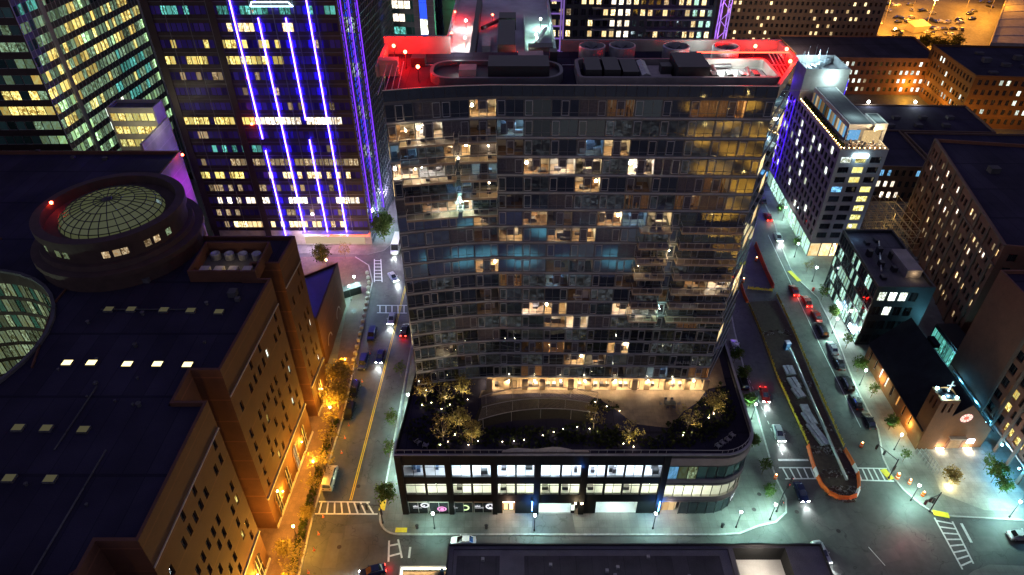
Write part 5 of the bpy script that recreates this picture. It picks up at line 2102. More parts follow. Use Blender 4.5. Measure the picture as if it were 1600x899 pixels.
# ------------------------------------------------------------------ green glass tower at the far left
CT, DT = (-116, 165), (-111, 212)
LITG = [(0, 60, 103, 120, 'yellow', .85), (50, 100, 120, 142, 'yellow', .6), (0, 60, 148, 164, 'yellow', .8), (0, 120, 170, 190, 'yellow', .95), (30, 100, 100, 118, 'yellow', .8),
        (75, 175, 60, 150, 'yellow', .5), (95, 145, 10, 45, 'yellow', .7), (160, 212, 0, 60, 'yellow', .55), (95, 215, 0, 120, 'yg', .2), (180, 240, 85, 150, 'teal', .55), (115, 160, 130, 165, 'yg', .55),
        (165, 215, 155, 215, 'cool', .4), (95, 270, 0, 240, 'green', .35), (60, 270, 0, 240, 'grn', 1), (0, 70, 20, 190, 'grn', .6), (0, 100, 0, 40, 'teal', .2)]
gt = thing('glass_tower', 'green and yellow lit glass office tower behind the dome at the far left', 'office tower', (-130, 185, 0))
gw = MB()
facade(gw, gt, (-175, 164), CT, 3, 95, 26, 23, .94, .58, .1, (0, .3, 0, 0), 0, 0, LITG, 'g_teal', 1, 'frame')
facade(gw, gt, CT, DT, 3, 95, 30, 23, .92, .62, .08, (.3, .3, 0, 0), 1, 1, LITG, 'g_teal', 1, 'frame')
gw.quad((*DT, 0), (-175, 212, 0), (-175, 212, 95), (*DT, 95), 0)
gw.quad((-175, 212, 95), (-175, 164, 95), (*CT, 95), (*DT, 95), 0)
gw.build('wall', ['bronze', 'spandrel'], gt)
finish_windows(gt, 100)
b = MB()
t = .19
x, y = CT[0] + (DT[0] - CT[0]) * t, CT[1] + (DT[1] - CT[1]) * t
b.box(x, x + .5, y - .7, y + .7, 3, 95)
for q in range(31):
    x, y = CT[0] + (DT[0] - CT[0]) * q / 30, CT[1] + (DT[1] - CT[1]) * q / 30
    b.box(x + .02, x + .16, y - .06, y + .06, 3, 95)
b.build('fin', ['frame'], gt)
b = MB()
b.box(-175, -116.3, 163.7, 163.95, 5, 22)
b.build('lower_panel', ['bronze'], gt)

# white walled annex with lit upper floor
ax = building('lit_annex', 'small pale annex with a lit yellow upper floor wedged between the two glass towers', 'annex', [(-103, 165), (-91, 165), (-91, 170.5), (-103, 170.5)], 45,
              {0: dict(z=(34, 45.8), cols=6, rows=3, wf=.95, hf=.6, depth=.3, lit=[(0, 400, 0, 400, 'yg', .5)], base='L_yellow', mar=(.4, .4, .3, .8))}, 'render', 'roofgrey', .8)
b = MB()
b.prism([(-102, 149.6), (-88.6, 149.6), (-88.6, 164.9), (-102, 164.9)], 0, 34, 0, 1)
b.box(-88.59, -88.0, 149.6, 165.2, 0, 43.2, 0)
b.build('side_wall', ['concretewall', 'roofgrey'], ax)
lamp('annex_light', Vector((-94, 158, 41)) - root_loc(ax), (1, .95, .5), 700, ax, .5)
lamp('annex_light', Vector((-84, 158, 45)) - root_loc(ax), (1, .95, .7), 500, ax, .5)

# ------------------------------------------------------------------ pale hotel on the right with roof bar
ph = thing('pale_hotel', 'pale clad mid-rise hotel with a rooftop bar, mint lit ground floor and blue edge light', 'hotel building', (93, 188, 0))
PC = [(86.6, 165), (99.4, 165), (101, 212), (88.2, 212)]
hw = MB()
LITP = [(1330, 1356, 246, 380, 'yg', .95), (1310, 1330, 246, 264, 'cool', 1), (1296, 1316, 282, 296, 'blue', 1), (1330, 1360, 300, 316, 'blue', .0)]
facade(hw, ph, PC[0], PC[1], 5.5, 34.2, 3, 9, .74, .62, .3, (.5, .5, .4, 1.6), 0, 0, LITP, 'g_dark', 2, 'framedark', .06, ('blue', 'dim'))
facade(hw, ph, PC[3], PC[0], 5.5, 34.2, 17, 9, .62, .72, .25, (.6, .6, .3, .9), 0, 0, [(1200, 1320, 150, 400, 'cool', .16), (1200, 1320, 150, 400, 'dim', .12)], 'g_dark', 2, 'framedark')
hw.quad((*PC[1], 0), (*PC[2], 0), (*PC[2], 34.2), (*PC[1], 34.2))
hw.quad((*PC[2], 0), (*PC[3], 0), (*PC[3], 34.2), (*PC[2], 34.2))
hw.quad((86.6, 165, 4.7), (99.4, 165, 4.7), (99.4, 165, 5.5), (86.6, 165, 5.5))
hw.quad((88.2, 212, 4.7), (86.6, 165, 4.7), (86.6, 165, 5.5), (88.2, 212, 5.5))
hw.build('wall', ['render'], ph)
finish_windows(ph, 100)
b = MB()
for (A, B, n_, key) in ((PC[3], PC[0], 14, 0), (PC[0], PC[1], 4, 2)):
    A, B = Vector(A), Vector(B)
    for q in range(n_):
        p, q2 = A.lerp(B, (q + .06) / n_), A.lerp(B, (q + .94) / n_)
        b.quad((p.x, p.y, .2), (q2.x, q2.y, .2), (q2.x, q2.y, 4.5), (p.x, p.y, 4.5), key, True)
        p0, p1 = A.lerp(B, (q - .05) / n_), A.lerp(B, (q + .05) / n_)
        b.quad((p0.x, p0.y, 0), (p1.x, p1.y, 0), (p1.x, p1.y, 4.7), (p0.x, p0.y, 4.7), 1)
b.build('shopfront', ['L_mint', 'render', 'L_warm'], ph)
rfp = MB()
rfp.poly([(p[0], p[1], 33.4) for p in inset(PC, .3)])
rfp.build('roof', ['roofgrey'], ph)
b = MB()
b.band([(p[0], p[1]) for p in inset(PC, .15)], .3, 33.3, 34.25, 0, True)
b.build('parapet', ['render'], ph)
b = MB()
b.box(90.6, 97, 172, 198.6, 33.45, 38.2, 0)
b.box(91, 96.6, 172.4, 198.4, 38.21, 38.3, 1)
b.box(97.02, 100.4, 171, 178, 33.45, 38.8, 0)
b.box(97.4, 99.8, 171.4, 177.4, 38.81, 38.9, 1)
build_each(b, 'penthouse', ['render', 'roofgrey'], ph)
b = MB()
b.box(86.9, 100.2, 199.2, 211.8, 33.45, 41.0, 0)
b.band([(87.1, 199.4), (100, 199.4), (100, 211.6), (87.1, 211.6)], .4, 41.0, 43.4, 0, True)
for q in range(10):
    x, y = 88 + q * 1.2, 202 + (q * 37 % 9)
    b.box(x, x + .9, y, y + 1.4, 41, 42 + (q % 3) * .4, 1)
for q in range(5):
    b.tube((88 + q * 1.7, 206 + q % 2, 41), (88 + q * 1.7, 206 + q % 2, 46.5 + q % 3), .07, n=5, m=1)
b.build('stair_tower', ['render', 'steel'], ph)
b = MB()
b.box(87.6, 87.75, 203, 203.3, 5, 40.9, 0)
b.box(87.85, 88.0, 211.4, 211.7, 5, 40.9, 0)
b.box(100.3, 100.5, 199.3, 211.7, 34.4, 40, 0)
build_each(b, 'blue_edge_light', ['e_bluev'], ph)
b = MB()
b.box(90.4, 94.4, 164.5, 164.8, 32.0, 33.0, 0)
b.build('roof_sign', ['e_sign'], ph)
lamp('sign_light', Vector((92.4, 163.6, 31.4)) - root_loc(ph), (.4, .75, 1), 140, ph, .3)
lamp('roof_light', Vector((92, 207, 44.6)) - root_loc(ph), (.5, .85, 1), 3300, ph, .5)
lamp('roof_light', Vector((95, 197.5, 41)) - root_loc(ph), (.65, 1, 1), 1500, ph, .4)
lamp('roof_light', Vector((93.5, 176, 40.5)) - root_loc(ph), (.65, 1, 1), 500, ph, .4)
lamp('roof_light', Vector((98.6, 174, 41)) - root_loc(ph), (.6, .95, .9), 500, ph, .4)
lamp('bar_light', Vector((97.6, 169.6, 36.8)) - root_loc(ph), (1, .78, .45), 1100, ph, .3)
lamp('bar_light', Vector((92.2, 168.6, 36.6)) - root_loc(ph), (1, .78, .45), 420, ph, .3)
for z_ in (8, 15, 22, 29, 36):
    lamp('blue_wash', Vector((86.2, 210.5, z_)) - root_loc(ph), (.08, .015, 1), 900, ph, .3)
b = MB()
b.box(94.5, 99, 170.6, 170.9, 33.5, 37.0, 0)
b.box(91.0, 94.0, 171.7, 171.95, 33.8, 36.6, 1)
build_each(b, 'bar_front', ['L_warm', 'L_blue'], ph)
b = MB()
for q in range(20):
    b.box(90.45, 90.58, 173 + q * 1.25, 173.9 + q * 1.25, 34, 37, q % 3 == 0)
build_each(b, 'penthouse_window', ['L_dim', 'L_blue'], ph)
b = MB()
rr = random.Random(3)
for q in range(46):
    x, y = rr.uniform(87.4, 99), rr.uniform(165.7, 170)
    hgt_ = rr.uniform(.4, 1.5)
    b.box(x - .2, x + .2, y - .2, y + .2, 33.42, 33.42 + hgt_, rr.choice((0, 1, 2)))
o = b.build('bar_furniture', ['sofa', 'wood', 'sofa2'], ph)
o['kind'] = 'stuff'
b = MB()
for q in range(30):
    b.ball((86.95 + .035 * q * .3, 165.6 + q * 1.3, 34.6 + (q % 2) * .1), .12, 6)
for q in range(9):
    b.ball((87.6 + q * 1.35, 165.3, 34.6), .12, 6)
b.build('string_lights', ['e_string'], ph)
b = MB()
rr = random.Random(8)
for q in range(900):
    y = rr.uniform(165.8, 200)
    p = Vector((87.3 + (y - 165) * .034 + rr.uniform(-.2, .6), y, 33.5 + rr.random() * 1.6))
    s_ = .22
    d1 = Vector((rr.uniform(-1, 1), rr.uniform(-1, 1), rr.uniform(-1, 1))).normalized() * s_
    d2 = d1.orthogonal().normalized() * s_
    b.quad(p - d1 - d2, p + d1 - d2, p + d1 + d2, p - d1 + d2)
o = b.build('planting', ['bed'], ph)
o['kind'] = 'stuff'

# ------------------------------------------------------------------ dark glass pavilion building
dk = thing('dark_glass_building', 'black framed glass building with a lit lower floor between pale hotel and church', 'building', (92, 138, 0))
DP = [(85.4, 126.4), (98.7, 126.0), (99.6, 151), (86.6, 151)]
dw = MB()
facade(dw, dk, DP[3], DP[0], 0, 18.3, 16, 5, .90, .86, .12, (.3, .3, 0, .5), 0, 0, [(1280, 1365, 395, 545, 'mint', .5), (1280, 1365, 430, 545, 'white', .5), (1290, 1365, 380, 470, 'dim', .12)], 'g_dark', 1, 'black')
facade(dw, dk, DP[0], DP[1], 0, 18.3, 4, 4, .74, .6, .2, (.6, 3.0, 0, .8), 0, 0, [(1370, 1415, 455, 500, 'cool', .75)], 'g_dark', 2, 'black')
for a, c in ((DP[1], DP[2]), (DP[2], DP[3])):
    dw.quad((*a, 0), (*c, 0), (*c, 18.3), (*a, 18.3))
dw.build('wall', ['black'], dk)
finish_windows(dk, 90)
roof_with_parapet(dk, DP, 17.4, .9, .4, 'roofgrey', 'black')
b = MB()
for q in range(9):
    x, y = 88 + (q * 1.7) % 8, 130 + (q * 5.3) % 17
    b.box(x, x + 1.1, y, y + 1.4, 17.42, 18.2 + (q % 3) * .5, 0)
b.box(94, 97.6, 131, 140, 17.42, 19.6, 1)
b.tube((89, 133, 18), (94, 146, 18), .2, m=2)
build_each(b, 'roof_plant', ['black', 'concretewall', 'steel'], dk)
lamp('roof_light', Vector((95.8, 130.2, 18.6)) - root_loc(dk), (1, .7, .4), 40, dk, .2)
lamp('roof_light', Vector((88.4, 147.5, 19)) - root_loc(dk), (.3, .6, 1), 60, dk, .2)
lamp('shop_light', Vector((84.6, 136, 3.2)) - root_loc(dk), (.8, 1, .95), 900, dk, .3)
lamp('shop_light', Vector((84.6, 129, 3.2)) - root_loc(dk), (.85, 1, .95), 900, dk, .3)
b = MB()
b.box(84.9, 85.3, 128, 131, 2.2, 3.2, 0)
b.box(85.2, 85.5, 137, 140, 2.4, 3.4, 0)
build_each(b, 'shop_sign', ['e_sign'], dk)

# ------------------------------------------------------------------ church
ch = thing('brick_church', 'small tan brick church with dark pitched roof, square bell tower and rose window', 'church', (92, 106, 0))
X0, X1, XM, Y0, Y1, ZE, ZR = 85.4, 99.2, 92.3, 94.2, 121, 5.7, 13.2
cw = MB()
facade(cw, ch, (X0, Y1), (X0, Y0 + 3), 0, ZE, 8, 1, .26, .62, .25, (.5, .5, .6, .4), 0, 0, [(1340, 1435, 560, 600, 'cool', .5), (1340, 1435, 580, 640, 'orange', .5)], 'g_dark', 1, 'frame')
cw.poly([(X0, Y0, 0), (X1, Y0, 0), (X1, Y0, ZE), (XM, Y0, ZR), (X0, Y0, ZE)])
cw.poly([(X1, Y1, 0), (X0, Y1, 0), (X0, Y1, ZE), (XM, Y1, ZR), (X1, Y1, ZE)])
cw.quad((X1, Y0, 0), (X1, Y1, 0), (X1, Y1, ZE), (X1, Y0, ZE))
cw.quad((X0, Y0 + 3, 0), (X0, Y0, 0), (X0, Y0, ZE), (X0, Y0 + 3, ZE))
cw.build('wall', ['brickchurch'], ch)
finish_windows(ch, 20)
b = MB()
for xa, xb in ((X0 - .5, XM), (X1 + .5, XM)):
    za = ZE - .5 * (ZR - ZE) / (XM - X0)
    b.quad((xa, Y0 - .25, za + .25), (xb, Y0 - .25, ZR + .25), (xb, Y1, ZR + .25), (xa, Y1, za + .25))
    b.quad((xa, Y0 - .25, za + .05), (xb, Y0 - .25, ZR + .05), (xb, Y0 - .25, ZR + .25), (xa, Y0 - .25, za + .25))
    b.quad((xa, Y0 - .25, za), (xa, Y1, za), (xa, Y1, za + .25), (xa, Y0 - .25, za + .25))
b.box(94.2, 95.6, 113, 116, 11.2, 12.2)
b.build('roof', ['copper'], ch)
b = MB()
facade(b, ch, (85.1, 93.6), (88.9, 93.6), 0, 14.9, 2, 1, .35, .9, .3, (.6, .6, 11.4, .7), 0, 0, (), 'g_dark', 1, 'framedark')
facade(b, ch, (85.1, 97.4), (85.1, 93.6), 0, 14.9, 2, 1, .35, .9, .3, (.6, .6, 11.4, .7), 0, 0, (), 'g_dark', 1, 'framedark')
b.quad((88.9, 93.6, 0), (88.9, 97.4, 0), (88.9, 97.4, 14.9), (88.9, 93.6, 14.9))
b.quad((88.9, 97.4, 0), (85.1, 97.4, 0), (85.1, 97.4, 14.9), (88.9, 97.4, 14.9))
b.quad((85.1, 93.6, 14.9), (88.9, 93.6, 14.9), (88.9, 97.4, 14.9), (85.1, 97.4, 14.9))
bt_ = b.build('bell_tower', ['brickchurch'], ch)
WINS.setdefault(ch.name, WINS.get(ch.name, []))
finish_windows(ch, 20, 'belfry_opening')
b = MB()
b.box(86.9, 87.1, 95.4, 95.6, 14.9, 18.4, 0)
b.box(86.3, 87.7, 95.42, 95.58, 17.2, 17.4, 0)
b.lathe([(1.6, 14.9), (1.0, 15.5), (.3, 15.6), (.2, 15.0)], 10, 1, (87, 95.5, 0))
b.build('cross', ['white', 'copper'], ch)
b = MB()
for x, y in ((85.7, 94.2), (88.3, 94.2), (85.7, 96.8)):
    b.ball((x, y, 15.2), .3, 8)
build_each(b, 'flood_lamp', ['e_cyan'], ch)
lamp('cross_light', Vector((86.6, 94.4, 15.5)) - root_loc(ch), (.6, 1, 1), 420, ch, .2)
lamp('cross_light', Vector((87.6, 96.6, 15.5)) - root_loc(ch), (.6, 1, 1), 260, ch, .2)
b = MB()
y = Y0 - .04
n = 10
for k in range(n):
    t0, t1 = 2 * PI * (k + .1) / n, 2 * PI * (k + .9) / n
    cx, cz = XM + .3, 9.2
    b.quad(*[(cx + r * math.cos(t), y, cz + r * math.sin(t)) for r, t in ((.5, t0), (1.25, t0), (1.25, t1), (.5, t1))], 0)
b.poly([(cx + .38 * math.cos(2 * PI * k / 12), y, cz + .38 * math.sin(2 * PI * k / 12)) for k in range(12)], 1)
b.poly([(cx + 1.45 * math.cos(2 * PI * k / 24), y + .02, cz + 1.45 * math.sin(2 * PI * k / 24)) for k in range(24)], 2)
b.build('rose_window', [emit('rose_glow', (1, .5, .42), 1.1), emit('rose_core', (1, .15, .1), .9), 'brickdark'], ch)
b = MB()
b.box(91.4, 94.6, Y0 - .3, Y0 - .01, 0, 3.4, 0)
b.box(91.8, 94.2, Y0 - .36, Y0 - .31, .15, 2.9, 1)
b.box(91.2, 94.8, Y0 - .9, Y0 - .01, 3.42, 3.6, 2)
b.build('door', ['brickdark', 'wood', 'stone'], ch)
b = MB()
b.box(95.6, 97.0, Y0 - .2, Y0 - .02, 1.5, 2.7, 0)
b.build('notice_board', [emit('notice_glow', (.8, .85, 1), 5)], ch)
b = MB()
for x in (89.6, 95.4):
    b.box(x, x + 1.5, Y0 - .6, Y0 - .3, .12, .3, 0)
build_each(b, 'ground_lamp', ['e_warm'], ch)
for x in (90.3, 96.1):
    lamp('wall_wash', Vector((x, Y0 - 1.2, .6)) - root_loc(ch), (1, .85, .6), 300, ch, .3)
lamp('side_light', Vector((84.6, 98.5, 2.5)) - root_loc(ch), (1, .55, .12), 700, ch, .2)
lamp('side_light', Vector((84.4, 112, 2.5)) - root_loc(ch), (1, .5, .1), 420, ch, .2)

# ------------------------------------------------------------------ brown brick mill building on the right edge
A0, A1 = (121.8, 181.7), (110.4, 127)
LM = [(1440, 1600, 230, 330, 'white', .22), (1440, 1570, 230, 520, 'warm', .14), (1440, 1570, 230, 520, 'dim', .4), (1500, 1540, 370, 400, 'white', .9), (1440, 1470, 390, 430, 'blue', .25), (1470, 1500, 235, 280, 'white', .6)]
mill = building('brick_mill', 'brown brick loft building with paired windows and huge dark roof at the right edge', 'brick building', [A1, (165, 118), (185, 172), A0], 28.6,
                {0: dict(cols=14, rows=7, wf=.5, hf=.55, depth=.3, lit=[(1560, 1600, 370, 520, 'blue', .1)], base='g_dark', mar=(.8, .8, 2, 1.4)),
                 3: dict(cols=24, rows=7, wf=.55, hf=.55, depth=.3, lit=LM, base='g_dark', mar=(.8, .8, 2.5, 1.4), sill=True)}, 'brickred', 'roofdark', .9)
b = MB()
for q in range(26):
    t = (q + .0) / 25
    x, y = A0[0] + (A1[0] - A0[0]) * t, A0[1] + (A1[1] - A0[1]) * t
    if q % 3 == 0:
        b.box(x - .28, x + .1, y - .35, y + .35, 0, 29.3)
b.band([(A0[0] - .1, A0[1]), (A1[0] - .1, A1[1])], .5, 23.6, 24.0)
b.band([(A0[0] - .1, A0[1]), (A1[0] - .1, A1[1])], .6, 29.2, 29.6)
b.build('cornice', ['brickbrown'], mill)
b = MB()
for q in range(14):
    x, y = 122 + (q * 7.3) % 45, 130 + (q * 11.7) % 40
    b.box(x, x + 2.5, y, y + 2, 28.62, 29.5 + (q % 3) * .6)
build_each(b, 'roof_plant', ['roofgrey'], mill)
b = MB()
for q in range(7):
    b.quad((104.58, 127.8 - q * 1.4, .3), (104.58, 126.6 - q * 1.4, .3), (104.58, 126.6 - q * 1.4, 4.5), (104.58, 127.8 - q * 1.4, 4.5), 0, True)
b.box(104.6, 105.0, 117.6, 128.2, 0, 4.9, 1)
b.box(105.02, 110, 117.6, 128.5, 0, 5.2, 1)
b.build('glass_lobby', ['L_teal', 'black'], mill)
lamp('alley_light', (103.2, 119, 4.5), (.2, .75, 1), 700, None, .3)

# brick block at the lower right with big windows
LB = [(1480, 1600, 520, 760, 'yellow', .2), (1555, 1600, 540, 720, 'yellow', .35)]
blk = building('brick_block', 'red brick block with large dark and yellow lit windows above the blue lit alley', 'brick building', [(101.9, 56), (150, 56), (150, 115), (101.7, 115)], 30.6,
               {3: dict(z=(4.6, 31.4), cols=13, rows=7, wf=.74, hf=.62, depth=.35, lit=LB, base='g_dark', mar=(13, .8, .2, 1.6), div=3)}, 'brickred', 'roofdark', .8)
b = MB()
for q in range(12):
    y = 57 + q * 4
    b.box(101.3, 101.65, y - .35, y + .35, 0, 30)
build_each(b, 'pier', ['brickbrown'], blk)
b = MB()
b.band([(101.55, 113), (101.7, 58)], .2, 4.1, 4.5)
b.build('canopy', ['steel'], blk)
for q, y in enumerate((110.5, 104, 98, 92, 86, 80, 74)):
    b = MB()
    b.ball((101.1, y, 3.5), .22, 8)
    b.build('wall_lamp', ['e_cyan'], blk)
    lamp('alley_light', Vector((100.9, y - .1, 3.4)) - root_loc(blk), (.08, .55, 1), 430, blk, .2)

# ------------------------------------------------------------------ foreground building below the camera
FZ = 12.0
fg = thing('foreground_building', 'flat dark roofed building along the bottom edge with a lit courtyard at each end', 'building', (20, 50, 0))
b = MB()
b.prism([(-10.6, 10), (36.5, 10), (36.5, 63.4), (45.2, 63.4), (45.2, 10), (51.2, 10), (51.2, 64), (-10.6, 64)], 0, FZ, 0, 1)
b.prism([(36.5, 10), (45.2, 10), (45.2, 63.35), (36.5, 63.35)], 0, 8.6, 0, 2)
b.build('wall', ['podframe', 'roofpale', 'roofwhite'], fg)
b = MB()
b.band([(-10.5, 10), (-10.5, 63.85), (51.1, 63.85), (51.1, 10)], .3, FZ + .001, FZ + .5, 0)
b.band([(-9.6, 10), (-9.6, 63.1), (35.6, 63.1), (35.6, 10)], .12, FZ + .002, FZ + .14, 1)
b.build('parapet', ['black', 'roofgrey'], fg)
b = MB()
b.poly([(x, y, FZ + .01) for x, y in ((-9.0, 40), (-2, 40), (-2, 62), (-9, 62))], 0)
b.poly([(x, y, FZ + .012) for x, y in ((2, 40), (34, 40), (34, 62), (2, 62))], 0)
for x, y in ((15, 59), (16.2, 58.2), (13.5, 56), (-5, 61), (22, 61.4), (28, 58), (6, 60), (16.8, 59.6)):
    b.box(x, x + .5, y, y + .5, FZ + .012, FZ + .5, 1)
b.build('roof_mat', ['roofgrey', 'steel'], fg)
b = MB()
b.poly([(x, y, FZ + .02) for x, y in ((-8, 18), (34, 18), (34, 52), (-8, 52))], 0)
b.build('roof_garden', ['roofwhite'], fg)  # unseen pale sheet added so the tower glass mirrors teal
b = MB()
b.lathe([(1.7, 0), (1.75, .9), (1.5, 1.5), (1.2, 1.7), (.8, 1.6), (.6, 1.2)], 18, 0, (39.0, 58.2, 8.65))
b.tube((40.6, 57.4, 9), (41.6, 60, 9), .3, m=1)
b.tube((43.2, 57, 8.9), (42.4, 60.2, 8.9), .25, m=1)
b.box(41.4, 42.0, 56.6, 58.0, 8.61, 9.4, 2)
b.box(43.8, 45.0, 54, 59, 8.61, 10.4, 2)
build_each(b, 'roof_plant', ['white', 'steel', 'black'], fg)
lamp('court_light', Vector((40.6, 61, 12.4)) - root_loc(fg), (1, .86, .66), 700, fg, .3)
b = MB()
b.box(-18.8, -10.9, 56, 63.0, 0, 6.0, 0)
b.box(-18.5, -11.0, 56, 62.7, 6.005, 6.03, 1)
b.band([(-18.9, 56), (-18.9, 63.1), (-10.8, 63.1)], .3, 6.03, 6.9, 2)
for q in range(11):
    x, y = -17.6 + (q * 2.3) % 6, 57.5 + (q * 1.9) % 5
    b.box(x, x + .6, y, y + .6, 6.04, 6.7 + (q % 3) * .3, 3 + q % 2)
b.build('roof_court', ['podframe', 'wood', 'white', 'sofa', 'blueplastic'], fg)
b = MB()
b.box(-18.6, -11.2, 62.75, 62.85, 6.6, 6.8, 0)
b.box(-18.65, -18.55, 56, 62.6, 6.6, 6.8, 0)
build_each(b, 'strip_lamp', [emit('court_strip', (1, .92, .6), 9)], fg)
lamp('court_light', Vector((-15, 60.8, 8.2)) - root_loc(fg), (1, .72, .25), 320, fg, .3)
lamp('court_light', Vector((-16, 58, 7.6)) - root_loc(fg), (.45, .25, 1), 60, fg, .3)
# ------------------------------------------------------------------ farther buildings
LR = [(860, 1110, 0, 70, 'warm', .30), (955, 985, 0, 70, 'white', .9), (1085, 1110, 0, 60, 'mint', .8), (860, 1110, 0, 70, 'dim', .35)]
rt = building('residential_tower', 'dark residential tower with small warm windows rising behind the red lit roof', 'apartment tower', [(12, 232), (66, 230), (68, 255), (12, 255)], 76,
              {0: dict(cols=22, rows=22, wf=.62, hf=.6, depth=.4, lit=LR, base='g_dark', mar=(.5, .5, .5, .5))}, 'black', 'roofdark', 1, limit=70)
b = MB()
for q, x in enumerate((15.8, 16.6)):
    b.box(x, x + .5, 231.2, 231.6, 20, 76)
for z in range(30, 76, 4):
    b.box(12.5, 16, 231.2, 231.6, z, z + .4)
b.build('violet_frame', ['e_lilac'], rt)
b = MB()
for q in range(22):
    b.box(25 + (q % 2), 33 + (q % 2) * .6, 229.6, 231.8, 3.4 * q + 1, 3.4 * q + 1.35)
    b.box(44, 64.5, 229.0, 230.2, 3.4 * q + 1, 3.4 * q + 1.3)
build_each(b, 'balcony', ['spandrel'], rt)
# lattice mast
ms = thing('lattice_mast', 'violet lit steel lattice mast standing behind the tower roof', 'mast', (60, 200, 0))
b = MB()
for sx in (-1.2, 1.2):
    for sy in (-1.2, 1.2):
        b.tube((60 + sx, 200 + sy, 0), (60 + sx, 200 + sy, 90), .18, n=6)
for k in range(36):
    z = 2.5 * k
    s = 1 if k % 2 else -1
    b.tube((60 - 1.2 * s, 198.8, z), (60 + 1.2 * s, 198.8, z + 2.5), .10, n=5)
    b.tube((61.2, 200 - 1.2 * s, z), (61.2, 200 + 1.2 * s, z + 2.5), .10, n=5)
    b.tube((58.8, 200 - 1.2 * s, z), (58.8, 200 + 1.2 * s, z + 2.5), .10, n=5)
b.build('lattice', ['white'], ms)
for z in (52, 62, 72):
    lamp('mast_light', Vector((57, 194, z)) - root_loc(ms), (.45, .12, 1), 1500, ms, .5)
LA = [(1130, 1390, 0, 70, 'warm', .22), (1130, 1390, 0, 70, 'yellow', .18), (1130, 1390, 0, 70, 'cool', .07)]
ab = building('brown_apartments', 'wide brown apartment slab with scattered lit windows left of the amber parking lot', 'apartment building', [(99, 332), (172, 328), (176, 350), (99, 352)], 52,
              {0: dict(cols=30, rows=15, wf=.5, hf=.5, depth=.3, lit=LA, base='g_dark', mar=(1, 1, 2, 1))}, 'brickbrown', 'roofdark', 1, limit=90)
lamp('flood', (120, 300, 24), (1, .7, .4), 9000, None, 2)
L1 = [(1310, 1345, 92, 146, 'cool', .75), (1400, 1442, 92, 146, 'cool', .65), (1240, 1460, 92, 150, 'dim', .1)]
b1 = building('brick_warehouse', 'long brown brick warehouse with three clusters of white windows behind the pale hotel', 'brick building', [(122, 290), (181, 288), (184, 318), (122, 320)], 15.4,
              {0: dict(cols=24, rows=4, wf=.5, hf=.5, depth=.25, lit=L1, base='g_dark', mar=(1, 1, .5, .8))}, 'brickred', 'roofdark', .6, limit=60)
L2 = [(1440, 1600, 75, 200, 'cool', .16), (1440, 1600, 75, 200, 'white', .14)]
b2 = building('brick_factory', 'amber lit brick factory block on the corner below the parking lot', 'brick building', [(176.5, 255), (236, 249), (240, 287), (177.5, 291)], 20.2,
              {0: dict(cols=22, rows=5, wf=.5, hf=.52, depth=.25, lit=L2, base='g_dark', mar=(1, 1, 1, .8)),
               3: dict(cols=14, rows=5, wf=.5, hf=.52, depth=.25, lit=L2, base='g_dark', mar=(1, 1, 1, .8))}, 'brickwarm', 'roofdark', .8, limit=90)
b = MB()
for q in range(12):
    x, y = 184 + (q * 9.1) % 48, 258 + (q * 7.7) % 24
    b.box(x, x + 3, y, y + 2, 20.22, 21 + q % 3 * .5)
build_each(b, 'roof_plant', ['roofgrey'], b2)
for x, y, wt in ((171, 285, 3600), (171.5, 268, 3600), (176, 248, 2800), (192, 244, 1500), (212, 241, 1200)):
    lamp('street_glow', (x, y, 5), SOD, wt, None, .4)
sh = building('low_brick_shop', 'low brown brick building with blue and white windows behind the scaffold', 'brick building', [(117.5, 197), (134.5, 196), (136, 224), (117.5, 225)], 12.4,
              {0: dict(cols=7, rows=3, wf=.5, hf=.55, depth=.25, lit=[(1370, 1400, 255, 280, 'blue', 1), (1430, 1450, 255, 275, 'blue', 1), (1370, 1405, 278, 305, 'white', .9)], base='g_dark', mar=(.6, .6, .5, .5))}, 'brickbrown', 'roofdark', .5)
fl = building('flat_depot', 'flat dark roofed depot with two white wall lamps below the amber factory', 'building', [(112, 229), (172, 226), (174, 250), (112, 252)], 10.5, {}, 'brickbrown', 'roofdark', .6)
for x in (137, 155):
    b = MB()
    b.ball((x, 251.6, 11.9), .5, 8)
    b.build('roof_lamp', ['e_white'], fl)
    lamp('roof_light', Vector((x, 250.5, 12.6)) - root_loc(fl), (.8, .95, 1), 700, fl, .3)
b = MB()
for q in range(10):
    b.box(116 + q * 5, 118.4 + q * 5, 231 + q * 7 % 14, 233 + q * 7 % 14, 10.52, 11.6)
build_each(b, 'roof_plant', ['roofgrey'], fl)
dr = building('dark_depot', 'plain dark roof building between the depot and the brick loft building', 'building', [(137, 195), (182, 190), (186, 222), (138, 224)], 11.5, {}, 'brickbrown', 'roofdark', .6)
gw_ = building('garage_block', 'low windowless grey brown garage with faint pale lines beside the amber parking lot', 'garage', [(237, 342), (335, 330), (430, 470), (300, 436)], 5, {}, 'concretewall', 'concretewall', .6)
b = MB()
for q in range(1, 7):
    a_, c_ = Vector((237, 342)).lerp(Vector((300, 436)), q / 7), Vector((335, 330)).lerp(Vector((430, 470)), q / 7)
    b.band([a_, c_], .5, 5.01, 5.3)
b.build('deck_kerb', ['stone'], gw_)
